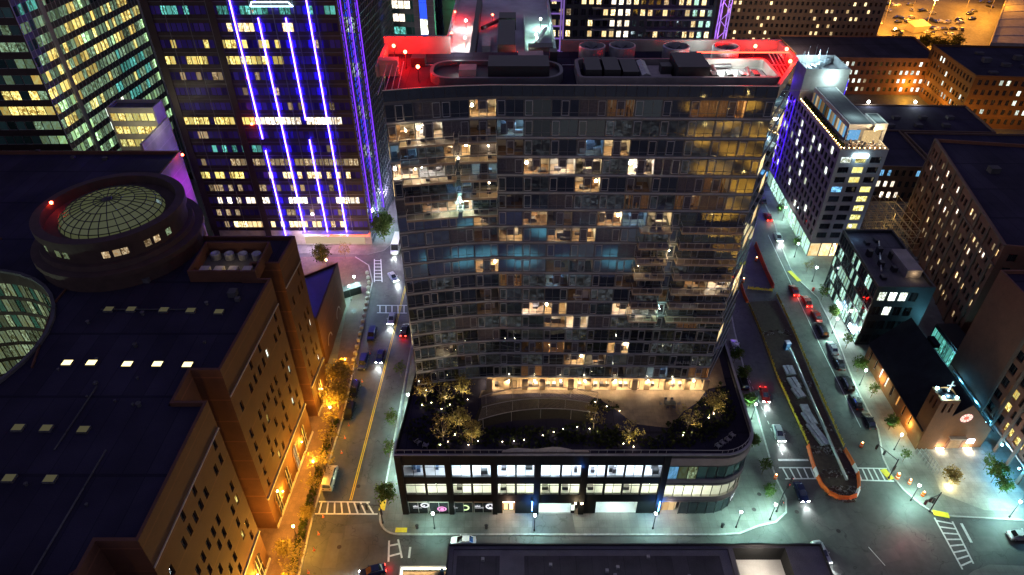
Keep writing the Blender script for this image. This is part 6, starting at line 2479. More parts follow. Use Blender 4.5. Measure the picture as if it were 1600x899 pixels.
gc = building('teal_glass_block', 'teal glazed office block glimpsed between the violet tower and the red roof corner', 'office building', [(-46, 235), (-29, 233), (-24, 262), (-46, 262)], 62,
              {0: dict(cols=8, rows=15, wf=.92, hf=.6, depth=.2, lit=[(590, 640, 4, 28, 'white', .95), (590, 640, 55, 80, 'warm', .8), (590, 640, 30, 55, 'mint', .15), (590, 640, 0, 70, 'teal', .4)], base='g_teal', mar=(.3, .3, .3, .3)),
               1: dict(cols=10, rows=15, wf=.92, hf=.8, depth=.1, lit=[(630, 660, 0, 80, 'green', .7)], base='g_teal', mar=(.3, .3, .3, .3))}, 'spandrel', 'roofdark', 1, limit=60)
bc = thing('blue_lit_column', 'tall concrete stair column with a blue lit glass slot beside the red rooftop', 'stair tower', (-27, 214, 0))
b = MB()
b.box(-29.6, -27.8, 213, 216, 0, 78, 0)
b.box(-25.6, -23.4, 213, 216, 0, 78, 0)
for k in range(16):
    z = 2 + k * 4.7
    b.quad((-27.8, 213.5, z), (-25.6, 213.5, z), (-25.6, 213.5, z + 4.6), (-27.8, 213.5, z + 4.6), 1 + (k % 3 == 1), True)
b.build('shaft', ['concretewall', emit('blue_slot', (.02, .06, .9), 1.2), 'L_cool'], bc)
pf = building('green_roof_block', 'dark low block with green glow between blue slot column and red lit wing', 'building', [(-22, 225), (-6, 225), (-6, 262), (-22, 262)], 52, {}, 'black', 'roofdark', 1)
lamp('green_glow', (-17, 215, 52), (.1, .9, .4), 1500, None, 1)
b = MB()
b.box(-21, -8, 224.4, 224.9, 62, 62.6, 0)
b.box(-22, -6, 225.2, 226, 52, 62.5, 1)
b.build('sign_band', ['e_sign', 'black'], pf)
bh = building('teal_block', 'teal topped block far behind the amber parking lot', 'building', [(292, 450), (380, 430), (400, 470), (300, 490)], 16, {}, 'spandrel', 'roofgrey', 1)

# scaffold beside the dark glass building
sf = thing('scaffold', 'yellow lit tube scaffold standing in the yard behind the dark glass building', 'scaffold', (112, 178, 0))
b = MB()
for i in range(7):
    for j in range(5):
        b.tube((104 + i * 2.6, 165 + j * 5, 0), (104 + i * 2.6, 165 + j * 5, 9), .09, n=5)
for z in (2.2, 4.4, 6.6, 8.8):
    for j in range(5):
        b.tube((104, 165 + j * 5, z), (119.6, 165 + j * 5, z), .08, n=5)
    for i in range(7):
        b.tube((104 + i * 2.6, 165, z), (104 + i * 2.6, 185, z), .08, n=5)
for i in range(0, 6, 2):
    b.tube((104 + i * 2.6, 165, 0), (106.6 + i * 2.6, 165, 8.8), .07, n=5)
b.build('tubes', ['tan'], sf)
for x, y in ((108, 168), (114, 174), (118, 183)):
    lamp('work_light', Vector((x, y, 7.6)) - root_loc(sf), (1, .78, .3), 130, sf, .2)
yd = MB()
for q in range(16):
    x, y = 103 + (q * 6.7) % 17, 152 + (q * 4.9) % 13
    yd.box(x, x + 1.6, y, y + 1.1, .15, .7 + q % 3 * .3, q % 2)
tag(yd.build('yard_clutter', ['concretewall', 'steel'], None), kind='stuff')
lamp('yard_glow', (100.5, 158.5, 6), (.35, .55, 1), 420, None, .3)

# ------------------------------------------------------------------ street furniture
LAMPS = {}
GAIN = {'white': 5.0, 'sodium': 2.6}


def street_lamp(kind, x, y, label, group, h=4.6, watts=1500, light=True, z=.13):
    if kind not in LAMPS:
        mats = {'white': 'e_white', 'sodium': 'e_sodium'}[kind]
        b = MB()
        b.lathe([(.2, 0), (.2, .25), (.12, .4), (.075, .6), (.06, h - .35)], 10)
        pole = b.mesh('pole', ['black'])
        b = MB()
        b.lathe([(.001, -.05), (.17, 0), (.24, .22), (.2, .42), (.1, .5), (.001, .52)], 12)
        head = b.mesh('globe', [mats])
        b = MB()
        b.lathe([(.06, -.4), (.2, -.1), (.2, -.02)], 10)
        b.lathe([(.14, .5), (.05, .66), (.001, .75)], 10)
        cap = b.mesh('collar', ['black'])
        ld = bpy.data.lights.new('lamp_light', 'SPOT' if kind == 'white' else 'POINT')
        if kind == 'white':
            ld.spot_size, ld.spot_blend = math.radians(170), .15
        ld.color = WHITE if kind == 'white' else SOD
        ld.energy = watts * GAIN[kind]
        ld.shadow_soft_size = .24
        LAMPS[kind] = (pole, head, cap, ld, h)
    pole, head, cap, ld, h = LAMPS[kind]
    t = thing('street_lamp', label, 'street lamp', (x, y, z), 0, group)
    for nm, me, zz in (('pole', pole, 0), ('globe', head, h), ('collar', cap, h)):
        o = bpy.data.objects.new(nm, me)
        COL.objects.link(o)
        o.parent = t
        o.location = (0, 0, zz)
    if light:
        if abs(watts * GAIN[kind] - ld.energy) > 1:
            l2 = ld.copy()
            l2.energy = watts * GAIN[kind]
            ld = l2
        o = bpy.data.objects.new('lamp_light', ld)
        COL.objects.link(o)
        o.parent = t
        o.location = (0, 0, h + .85 if kind == 'sodium' else h - .12)
    return t


WG, SG = 'white street lamps', 'amber globe street lamps'
for x, y, lab, wt in ((679, 826, 'white street lamp in front of the pink poster on the podium pavement', 620), (835, 829, 'white street lamp beside the left garage mouth of the podium', 620),
                      (1020, 826, 'white street lamp right of the wide garage mouth of the podium', 700), (1150, 824, 'white street lamp below the rounded podium corner', 1000),
                      (1203, 812, 'white street lamp on the street corner beside the traffic signal and parked blue car', 2000),
                      (1174, 655, 'white street lamp with green tree against the right edge of the terrace', 1500), (1423, 782, 'white street lamp at the church corner beside the orange barrel', 2000),
                      (1577, 808, 'white street lamp at the right picture edge below the blue alley', 2000), (1397, 703, 'white street lamp on the pavement beside the church tower', 900),
                      (1343, 602, 'white street lamp at the back corner of the church wall', 1300), (1300, 521, 'white street lamp outside the lit front of the dark glass building', 1300),
                      (1241, 402, 'white street lamp on the wide pavement below the pale hotel', 1500), (1222, 345, 'white street lamp under the mint shopfront of the pale hotel', 1500),
                      (1269, 440, 'white street lamp by the red bin between pale hotel and dark glass building', 900)):
    p = g(x, y, .13)
    street_lamp('white', p.x, p.y, lab, WG, 4.6, wt)
for x, y, lab, wt in ((617, 640, 'white street lamp beside the upper left podium wall', 1300), (606, 745, 'white street lamp beside the lower left podium wall', 1300), (612, 690, 'white street lamp midway along the left podium wall', 900)):
    p = g(x, y, .13)
    street_lamp('white', -22.9, p.y, lab, WG, 4.6, wt)
for x, y, lab, wt in ((496, 745, 'amber globe lamp in the bare tree row above the white van', 1500), (466, 846, 'amber globe lamp below the crosswalk on the amber pavement', 1600), (521, 660, 'amber globe lamp beside the rear parked dark cars', 1300),
                      (543, 585, 'amber globe lamp at the near end of the violet plaza', 1000), (514, 428, 'amber globe lamp behind the brick pavilion', 700), (440, 935, 'amber globe lamp at the bottom of the amber pavement', 1500)):
    p = g(x, y, .13)
    street_lamp('sodium', p.x, p.y, lab, SG, 4.6, wt)
p = g(557, 455)
street_lamp('white', p.x, p.y, 'white street lamp on the kerb of the violet plaza', WG, 4.6, 1300)
p = g(549, 470)
street_lamp('white', p.x, p.y, 'white street lamp beside the grey kiosk of the violet plaza', WG, 4.6, 700)
for x, y, col, wt in ((625, 395, (.9, .85, 1), 1500), (600, 360, (.6, .8, 1), 1800), (612, 330, (.7, .6, 1), 1600), (480, 400, (1, .6, .8), 1100), (600, 420, (.9, .85, 1), 900)):
    p = g(x, y)
    lamp('far_street_light', (p.x, p.y, 7), col, wt, None, .4)
# beyond the frame, south of the crossing: amber street that the tower's glass mirrors
for q, (x, y) in enumerate(((60, 36), (76, 40), (62, 18), (78, 12), (64, -4), (82, -12), (66, -30), (86, -36), (68, -58), (90, -62), (72, -86), (92, -92), (70, 27), (84, 0), (58, 8), (74, -20), (78, -46), (80, -74), (62, 44), (74, 32))):
    street_lamp('sodium', x, y, 'amber globe lamp on the street south of the crossing', 'amber lamps south of the crossing', 4.6, 0, False, 0)
    lamp('cutoff_light', (x, y, 5.4), SOD, 22000, None, .3, 126, (0, 0, 0), .5)
flat('street_south', [(54, -130), (100, -130), (88, 40), (54, 40)], .006, 'lot')
for x, y in ((2, 44), (14, 47), (26, 44), (8, 30), (22, 28)):
    lamp('terrace_glow', (x, y, FZ + 4), (.25, .85, 1), 1300, None, .4, 120, (0, 0, 0), .8)  # added teal spots, out of view, lighting the pale sheet for the reflection

# traffic signals


def signal(label, loc, rz, arm=5.0):
    t = thing('traffic_signal', label, 'traffic signal', loc, rz, 'traffic signals')
    b = MB()
    b.lathe([(.22, 0), (.22, .3), (.1, .4), (.09, 6.0)], 10)
    b.build('pole', ['black'], t, False)
    b = MB()
    b.tube((0, 0, 5.6), (arm, 0, 6.1), .09, .06, 8)
    b.build('mast_arm', ['black'], t, False)
    for x in (arm * .6, arm * .97, .0):
        b = MB()
        z = 5.0 + x * .1 if x else 3.0
        b.box(x - .2, x + .2, -.55 if not x else -.2, -.15 if not x else .2, z - .6, z + .6, 0)
        hd = b.build('signal_head', ['black'], t, False)
        b = MB()
        for k, m in enumerate((0, 1, 1)):
            yy = (-.56 if not x else -.21)
            b.prism(arc(x, 0, .12, 0, 315, 7), 0, .01, m)
            n = 8
            for i in range(len(b.v) - 2 * n, len(b.v)):
                vx, vy, vz = b.v[i]
                b.v[i] = (vx, yy - vz, z + .36 - k * .36 + vy)
        o = b.build('lens', ['e_redled', 'black'], hd, False)
    return t


p = g(1213, 800)
signal('black traffic signal on the corner left of the barricade with its arm over the road', (p.x, p.y, .13), .9, 4.5)
p = g(1388, 748)
signal('black traffic signal at the church corner beside the right crosswalk', (p.x, p.y, .13), 2.2, 4.5)
p = g(1420, 830)
lamp('signal_glow', (p.x, p.y, 5.2), (1, .10, .16), 550, None, .2)  # red light added above the crossing, standing in for the signal lenses
p = g(1452, 800)
signal('black traffic signal at the lower church corner kerb', (p.x, p.y, .13), 3.6, 4.0)
for x, y, lab in ((588, 800, 'grey traffic signal at the bottom left podium corner'),):
    p = g(x, y)
    signal(lab, (-24.6, 76, .13), 3.2, 4.0)

# orange drums, cones


def drum(label, loc, s=1.0):
    t = thing('traffic_drum', label, 'traffic drum', loc, 0, 'orange traffic drums')
    b = MB()
    b.lathe([(.34, 0), (.34, .1)], 12, 1)
    b.lathe([(.30, .1), (.28, .45)], 12, 0)
    b.lathe([(.28, .45), (.27, .6)], 12, 2)
    b.lathe([(.27, .6), (.25, .95), (.001, 1.0)], 12, 0)
    b.build('drum_body', ['orange', 'tyre', 'white'], t, False)
    b = MB()
    b.ball((0, 0, 1.1), .1, 6)
    b.build('warning_lamp', ['e_string'], t, False)
    t.scale = (s,) * 3
    return t


for x, y, lab in ((1211, 748, 'orange traffic drum on the pavement left of the left crosswalk'), (1401, 748, 'large orange traffic drum at the right end of the right crosswalk'), (1420, 756, 'small orange traffic drum on the church corner pavement'),
                  (1441, 775, 'orange traffic drum beside the church corner lamp'), (1181, 408, 'orange traffic drum behind the upper red barrier near the tower'), (1161, 441, 'orange traffic drum beside the tower wall'), (1345, 698, 'orange traffic drum at the trench end')):
    drum(lab, g(x, y), 1.5 if 'large' in lab else 1.2)


def cone(label, loc):
    t = thing('traffic_cone', label, 'traffic cone', loc, 0, 'orange cones along the left kerb lane')
    b = MB()
    b.box(-.2, .2, -.2, .2, 0, .05, 0)
    b.lathe([(.14, .05), (.10, .4)], 10, 0)
    b.lathe([(.10, .4), (.08, .55)], 10, 1)
    b.lathe([(.08, .55), (.03, .95), (.001, .96)], 10, 0)
    b.build('cone_body', ['orange', 'white'], t, False)
    return t


c_lab = ['first', 'second', 'third', 'fourth', 'fifth', 'sixth', 'seventh', 'eighth', 'ninth', 'tenth', 'eleventh', 'twelfth', 'thirteenth', 'fourteenth', 'fifteenth', 'sixteenth', 'seventeenth', 'eighteenth', 'nineteenth', 'twentieth', 'twenty-first', 'twenty-second', 'twenty-third', 'twenty-fourth', 'twenty-fifth', 'twenty-sixth', 'twenty-seventh', 'twenty-eighth']
for q, (x, y) in enumerate(((482, 895), (491, 860), (498, 835), (505, 808), (534, 708), (539, 685), (545, 665), (566, 597), (578, 553))):
    cone('orange cone in the kerb lane of the amber street, %s from the bottom' % c_lab[q], g(x, y))

# barricade round the trench
tro = G([(1166, 472), (1186, 520), (1215, 600), (1250, 672), (1262, 702), (1274, 742), (1290, 770), (1312, 779), (1334, 778), (1341, 765), (1337, 738), (1320, 706), (1300, 668), (1272, 600), (1240, 520), (1213, 470)])
flat('trench_soil', ccw(tro), .016, 'soil')
tm = MB()
rr = random.Random(4)
for _ in range(500):
    i = rr.randrange(1, 13)
    a, c = Vector(tro[i]), Vector(tro[15 - i] if i < 8 else tro[15 - i])
    t = rr.uniform(.12, .88)
    p = a.lerp(c, t) + Vector((rr.uniform(-1, 1), rr.uniform(-1, 1)))
    s = rr.uniform(.1, .45)
    z = .02
    i0 = len(tm.v)
    tm.v += [(p.x - s, p.y - s * .7, z), (p.x + s, p.y - s, z), (p.x + s * .8, p.y + s, z), (p.x - s, p.y + s, z), (p.x + rr.uniform(-.1, .1), p.y, z + s * rr.uniform(.5, 1.1))]
    for f in ((0, 1, 4), (1, 2, 4), (2, 3, 4), (3, 0, 4)):
        tm.f.append(tuple(i0 + k for k in f))
        tm.m.append(rr.random() < .3)
tag(tm.build('rubble', ['soil', 'gravel']), kind='stuff')


def along(P_, step):
    return resample(P_, step)


def jersey(label, a, c, mat, group, h=1.0):
    a, c = Vector(a), Vector(c)
    d = c - a
    L = d.length
    t = thing('barrier', label, 'barrier', ((a.x + c.x) / 2, (a.y + c.y) / 2, .0), math.atan2(d.y, d.x), group)
    b = MB()
    prof = [(-.32, 0), (.32, 0), (.32, .22), (.14, .45), (.1, h), (-.1, h), (-.14, .45), (-.32, .22)]
    x0, x1 = -L / 2 + .03, L / 2 - .03
    n = len(prof)
    b.v += [(x0, y, z) for y, z in prof] + [(x1, y, z) for y, z in prof]
    for k in range(n):
        b.f.append((k, (k + 1) % n, n + (k + 1) % n, n + k))
        b.m.append(0)
    b.f += [tuple(range(n))[::-1], tuple(range(n, 2 * n))]
    b.m += [0, 0]
    b.box(-.25, .25, -.34, .34, .06, .16, 1)
    b.build('barrier_body', [mat, 'black'], t, False)
    return t


ring_pts = G([(1262, 698), (1270, 728), (1281, 757), (1298, 776), (1320, 782), (1337, 776), (1343, 762), (1340, 742), (1330, 722), (1319, 704)])
sg = along(ring_pts, 2.0)
for q, (a, c) in enumerate(zip(sg, sg[1:])):
    white_ = q in (3, 9, 12)
    jersey(('white' if white_ else 'orange') + ' plastic barrier of the trench end, %s counted from the left crosswalk side' % c_lab[q], a, c, 'white' if white_ else 'orange', 'plastic barriers round the trench end')
sg = along(G([(1180, 384), (1190, 410), (1200, 434), (1211, 457)]), 3.0)
for q, (a, c) in enumerate(zip(sg, sg[1:])):
    jersey('tall red barrier of the upper lane closure, %s from the hotel end' % c_lab[q], a, c, 'red', 'red barriers of the upper lane closure', 1.5)
sg = along(G([(1158, 446), (1162, 462), (1170, 478)]), 2.6)
for q, (a, c) in enumerate(zip(sg, sg[1:])):
    jersey('orange barrier beside the tower foot, %s from the top' % c_lab[q], a, c, 'orange', 'orange barriers at the tower foot')


def fence(label, P_, mat, h=1.1):
    P_ = [Vector(p) for p in P_]
    t = thing('mesh_fence', label, 'fence', (P_[0].x, P_[0].y, 0), 0, 'yellow mesh fences along the trench')
    pts = along(P_, 1.3)
    b = MB()
    rr = random.Random(len(pts))
    for p in pts:
        b.box(p.x - .05, p.x + .05, p.y - .05, p.y + .05, 0, h + rr.uniform(-.2, .2))
    b.build('posts', ['yellowplastic'], t)
    b = MB()
    for a, c in zip(pts, pts[1:]):
        for k in range(4):
            f0, f1 = k / 4, (k + 1) / 4
            p, q = a.lerp(c, f0), a.lerp(c, f1)
            off = Vector((rr.uniform(-.15, .15), rr.uniform(-.1, .1)))
            z1 = h * rr.uniform(.55, 1.0)
            b.quad((p.x, p.y, .1), (q.x, q.y, .1), (q.x + off.x, q.y + off.y, z1), (p.x - off.x, p.y, h * rr.uniform(.6, 1)))
    b.build('mesh', ['yellowplastic'], t)


fence('ragged yellow mesh fence on the podium side of the trench', G([(1170, 478), (1190, 525), (1215, 592), (1262, 696)]), 0)
fence('yellow mesh fence on the church side of the trench', G([(1213, 462), (1240, 520), (1272, 595), (1318, 700)]), 0)
fence('yellow frame fence across the upper end of the trench', G([(1168, 452), (1208, 456)]), 0)
t = thing('steel_pipe', 'long grey steel pipe lying along the trench', 'pipe', (*g(1270, 620)[:2], 0))
b = MB()
a, c = g(1230, 540), g(1322, 752)
b.tube((a.x, a.y, .5), (c.x, c.y, .5), .3, n=10)
b.build('pipe', ['steel'], t)
for q, (x, y, w_, l_, n_, lab) in enumerate(((1233, 580, 2.4, 3.0, 3, 'stack of grey boards nearest the blue toilet in the trench'), (1240, 600, 2.2, 3.4, 2, 'second stack of grey boards below the toilet in the trench'), (1247, 615, 2.2, 3.0, 3, 'third stack of grey boards in the trench, slightly askew'),
                                           (1258, 640, 2.0, 2.4, 1, 'small stack of grey boards in the middle of the trench'), (1264, 655, 2.4, 3.4, 3, 'stack of grey boards above the long one in the trench'), (1277, 680, 2.2, 6.0, 3, 'long stack of grey boards nearest the orange barriers'))):
    p = g(x, y)
    t = thing('board_stack', lab, 'board stack', (p.x, p.y, .02), .12 + (q % 3 - 1) * .12, 'board stacks in the trench')
    b = MB()
    for k in range(n_):
        o_ = (k - (n_ - 1) / 2) * w_ / n_
        b.box(o_ - w_ / n_ * .42, o_ + w_ / n_ * .42, -l_ / 2, l_ / 2, .0, .45 + .1 * (k % 2))
    b.build('boards', ['steel'], t, False)
p = g(1228, 545)
t = thing('portable_toilet', 'blue portable toilet standing in the upper trench', 'portable toilet', (p.x, p.y, 0), .15)
b = MB()
b.box(-.6, .6, -.6, .6, 0, 2.15)
b.build('cabin', ['blueplastic'], t, False)
b = MB()
b.prism([(-.65, -.65), (.65, -.65), (.65, .65), (-.65, .65)], 2.15, 2.25)
b.box(-.5, .5, -.5, .5, 2.25, 2.38)
b.build('roof', ['roofwhite'], t, False)
b = MB()
b.box(-.42, .42, -.64, -.61, .12, 2.0)
b.build('door', ['L_blue'], t, False)
lamp('toilet_light', Vector((0, -1.2, 2.6)), (.4, .7, 1), 25, t, .2)
lamp('toilet_light', (p.x, p.y - 1.5, 3), (.5, .8, 1), 30, None, .2)

# bollards on the plaza kerb
bp = along(G([(574, 428), (577, 445), (573, 475), (565, 515), (556, 552), (553, 565)]), 2.4)
for q, p in enumerate(bp):
    t = thing('bollard', 'pale stone bollard on the violet plaza kerb, %s from the far end' % c_lab[q], 'bollard', (p.x, p.y, .13), 0, 'bollards along the plaza kerb')
    b = MB()
    b.lathe([(.5, 0), (.5, .55), (.4, .75), (.001, .8)], 12)
    b.build('bollard_post', ['stone'], t, False)
# kiosk and benches on the plaza
p = g(545, 462)
t = thing('plaza_kiosk', 'long low grey kiosk box on the violet plaza', 'kiosk', (p.x, p.y, .13), .5)
b = MB()
b.box(-3.4, 3.4, -.9, .9, 0, 2.4)
b.build('cabin', ['podframe'], t, False)
b = MB()
b.box(-3.6, 3.6, -1.1, 1.1, 2.4, 2.6)
b.build('roof', ['roofgrey'], t, False)
p = g(553, 490)
t = thing('plaza_table', 'small dark table with chairs on the violet plaza', 'table', (p.x, p.y, .13))
b = MB()
b.lathe([(.7, .72), (.7, .76), (.001, .77)], 14)
b.build('table_top', ['black'], t, False)
b = MB()
for k in range(4):
    b.tube((.1 * math.cos(k * 1.57), .1 * math.sin(k * 1.57), .72), (.5 * math.cos(k * 1.57), .5 * math.sin(k * 1.57), 0), .03, n=5)
b.build('leg', ['black'], t, False)
# benches, bins, planters along the right pavements
for x, y, lab in ((1270, 455, 'red litter bin outside the dark glass building'), (760, 826, 'dark litter bin on the podium pavement near the entrance'), (652, 826, 'dark box bin on the podium corner pavement'), (1128, 824, 'dark bin beside the lamp below the rounded podium corner')):
    p = g(x, y)
    t = thing('litter_bin', lab, 'litter bin', (p.x, p.y, .13))
    b = MB()
    b.lathe([(.3, 0), (.34, .9), (.36, .95), (.2, 1.1), (.001, 1.12)], 12)
    b.build('bin_body', ['red' if 'red' in lab else 'black'], t, False)
pr = MB()
pr.band(G([(1448, 700), (1476, 765)], .0), .12, .14, 1.1)
fnc = thing('ramp_railing', 'black railing beside the ramp of the church plaza', 'railing', (*g(1460, 735)[:2], .13))
b = MB()
for a, c in ((g(1430, 706), g(1458, 742)), (g(1437, 706), g(1464, 742)), (g(1444, 706), g(1470, 741))):
    for k in range(8):
        p = a.lerp(c, k / 7)
        b.box(p.x - .03, p.x + .03, p.y - .03, p.y + .03, .13, 1.05)
    b.band([a, c], .07, 1.05, 1.12)
b.build('handrail', ['steel'], fnc)

# ------------------------------------------------------------------ street trees
for q, (x, y, kind, s, lab, grp) in enumerate((
        (607, 790, 'green', .95, 'small green street tree at the bottom left podium corner', 'P'), (609, 715, 'thin', .85, 'thin green tree beside the lower left podium wall', 'P'), (616, 668, 'thin', .85, 'thin green tree beside the middle left podium wall', 'P'), (627, 590, 'thin', .8, 'dark thin tree beside the upper left podium wall', 'P'),
        (1175, 700, 'green', .62, 'light green pavement tree beside the podium curve, above its lamp', 'R'), (1190, 742, 'thin', .8, 'thin leafless looking tree below the podium curve', 'R'), (1199, 778, 'green', .6, 'small green tree beside the orange drum at the left crosswalk', 'R'), (1166, 640, 'green', .8, 'green tree against the terrace edge behind a black parked car', 'R'), (1158, 598, 'green', .8, 'green tree below the tower foot beside a black parked car', 'R'), (1146, 568, 'green', .8, 'dark green tree at the tower foot', 'R'),
        (1388, 672, 'green', .7, 'bright green round tree beside the two black cars by the church', 'E'), (1360, 622, 'thin', .75, 'thin yellow tree beside the church back wall', 'E'), (1338, 582, 'green', .75, 'green tree by the back corner of the church', 'E'), (1321, 545, 'thin', .85, 'sparse tree outside the shop of the dark glass building', 'E'), (1298, 500, 'green', .75, 'bright green tree beside the red parked cars', 'E'),
        (1283, 470, 'thin', .85, 'sparse tree by the lit dark glass building front', 'E'), (1242, 388, 'green', .62, 'yellow green tree below the pale hotel corner', 'E'), (1216, 335, 'green', .6, 'yellow green tree at the far end of the mint shopfront', 'E'), (1260, 425, 'bare', .6, 'brown bare tree in the planter below the pale hotel', 'E'), (1410, 722, 'thin', .62, 'small sparse tree left of the church steps', 'E'),
        (1480, 755, 'gold', .62, 'bright golden lit tree in the church plaza', 'E'), (1548, 755, 'green', .9, 'dark green tree in blue light right of the church', 'E'), (1560, 772, 'green', .75, 'lower dark green tree in the blue alley mouth', 'E'), (1536, 735, 'thin', .8, 'thin blue lit tree at the church right corner', 'E'),
        (601, 378, 'big', .95, 'tall green tree at the corner of the violet lit office tower', 'N'),
        (508, 745, 'bare', 1.05, 'amber lit bare tree above the white van', 'L'), (519, 700, 'bare', 1.0, 'amber bare tree beside the cone row', 'L'), (530, 640, 'gold', 1.15, 'dense olive tree beside the rear parked cars', 'L'), (538, 605, 'gold', 1.15, 'dense olive tree at the near end of the plaza', 'L'), (522, 668, 'bare', .8, 'dim bare tree between the olive tree and the cones', 'L'), (484, 812, 'gold', .55, 'small yellow tree below the crosswalk end', 'L'), (470, 880, 'bare', .8, 'bare amber tree beside the lower globe lamp', 'L'), (458, 905, 'bare', .8, 'bare tree at the bottom edge of the amber pavement', 'L'), (448, 868, 'gold', .6, 'low yellow tree against the brick hotel wall', 'L'), (493, 770, 'bare', .7, 'low bare tree level with the white van rear', 'L'),
        (455, 420, 'dark', .8, 'dark reddish tree behind the brick pavilion, left one', 'N'), (505, 412, 'dark', .7, 'dark reddish tree behind the brick pavilion, right one', 'N'), (540, 405, 'bare', .8, 'bare tree in front of the red lit shopfront', 'N'))):
    p = g(x, y)
    tree(kind, p.x, p.y, .1, s, lab, {'P': 'trees beside the podium wall', 'R': 'trees below the podium curve', 'E': 'trees of the east pavement', 'L': 'trees of the amber pavement', 'N': 'trees round the plaza'}[grp], seed=q)
lamp('tree_light', (*(g(1482, 762)[:2]), .7), (1, .85, .4), 420, None, .2)
lamp('plaza_light', (*(g(1500, 745)[:2]), 5.5), (1, .95, .72), 900, None, .3)
lamp('plaza_light', (*(g(1560, 752)[:2]), 3.0), (.1, .6, 1), 900, None, .3)
lamp('plaza_light', (*(g(1570, 790)[:2]), 3.0), (.25, .75, 1), 500, None, .3)
for k in range(7):
    p = g(1395 + k * 16, 78 + (k % 3) * 3)
    tree('dark', p.x, p.y, 0, .9, 'dark tree at the near edge of the amber parking lot, %s from the left' % c_lab[k], 'trees at the parking lot edge', seed=k)

# low hedge planting strip on the amber pavement
b = MB()
rr = random.Random(12)
kk = along([Vector(p) for p in left_kerb[:5]], .5)
for p in kk:
    for _ in range(7):
        o = Vector((p.x - rr.uniform(.6, 2.0), p.y + rr.uniform(-.3, .3), .15 + rr.random() * .7))
        s_ = rr.uniform(.15, .3)
        d1 = Vector((rr.uniform(-1, 1), rr.uniform(-1, 1), rr.uniform(-.5, .5))).normalized() * s_
        d2 = d1.cross(Vector((rr.uniform(-1, 1), rr.uniform(-1, 1), 1))).normalized() * s_
        b.quad(o - d1 - d2, o + d1 - d2, o + d1 + d2, o - d1 + d2)
tag(b.build('verge_planting', ['leafd']), kind='stuff')

# ------------------------------------------------------------------ cars
PAINT = {k: surf('paint_' + k, c, .28, .35, .06, 1) for k, c in dict(black=(.012, .012, .014), darkblue=(.012, .02, .07), silver=(.42, .43, .45), white=(.72, .72, .70), red=(.28, .015, .012), grey=(.10, .10, .11), yellowwhite=(.75, .66, .5), gold=(.35, .26, .12)).items()}
PB = surf('car_paint', (.02, .02, .022), .28, .35, .06, 1)
OFFL = surf('headlight_off', (.55, .56, .58), .2, .1, 0)
OFFT = surf('taillight_off', (.22, .01, .01), .25, 0, 0)


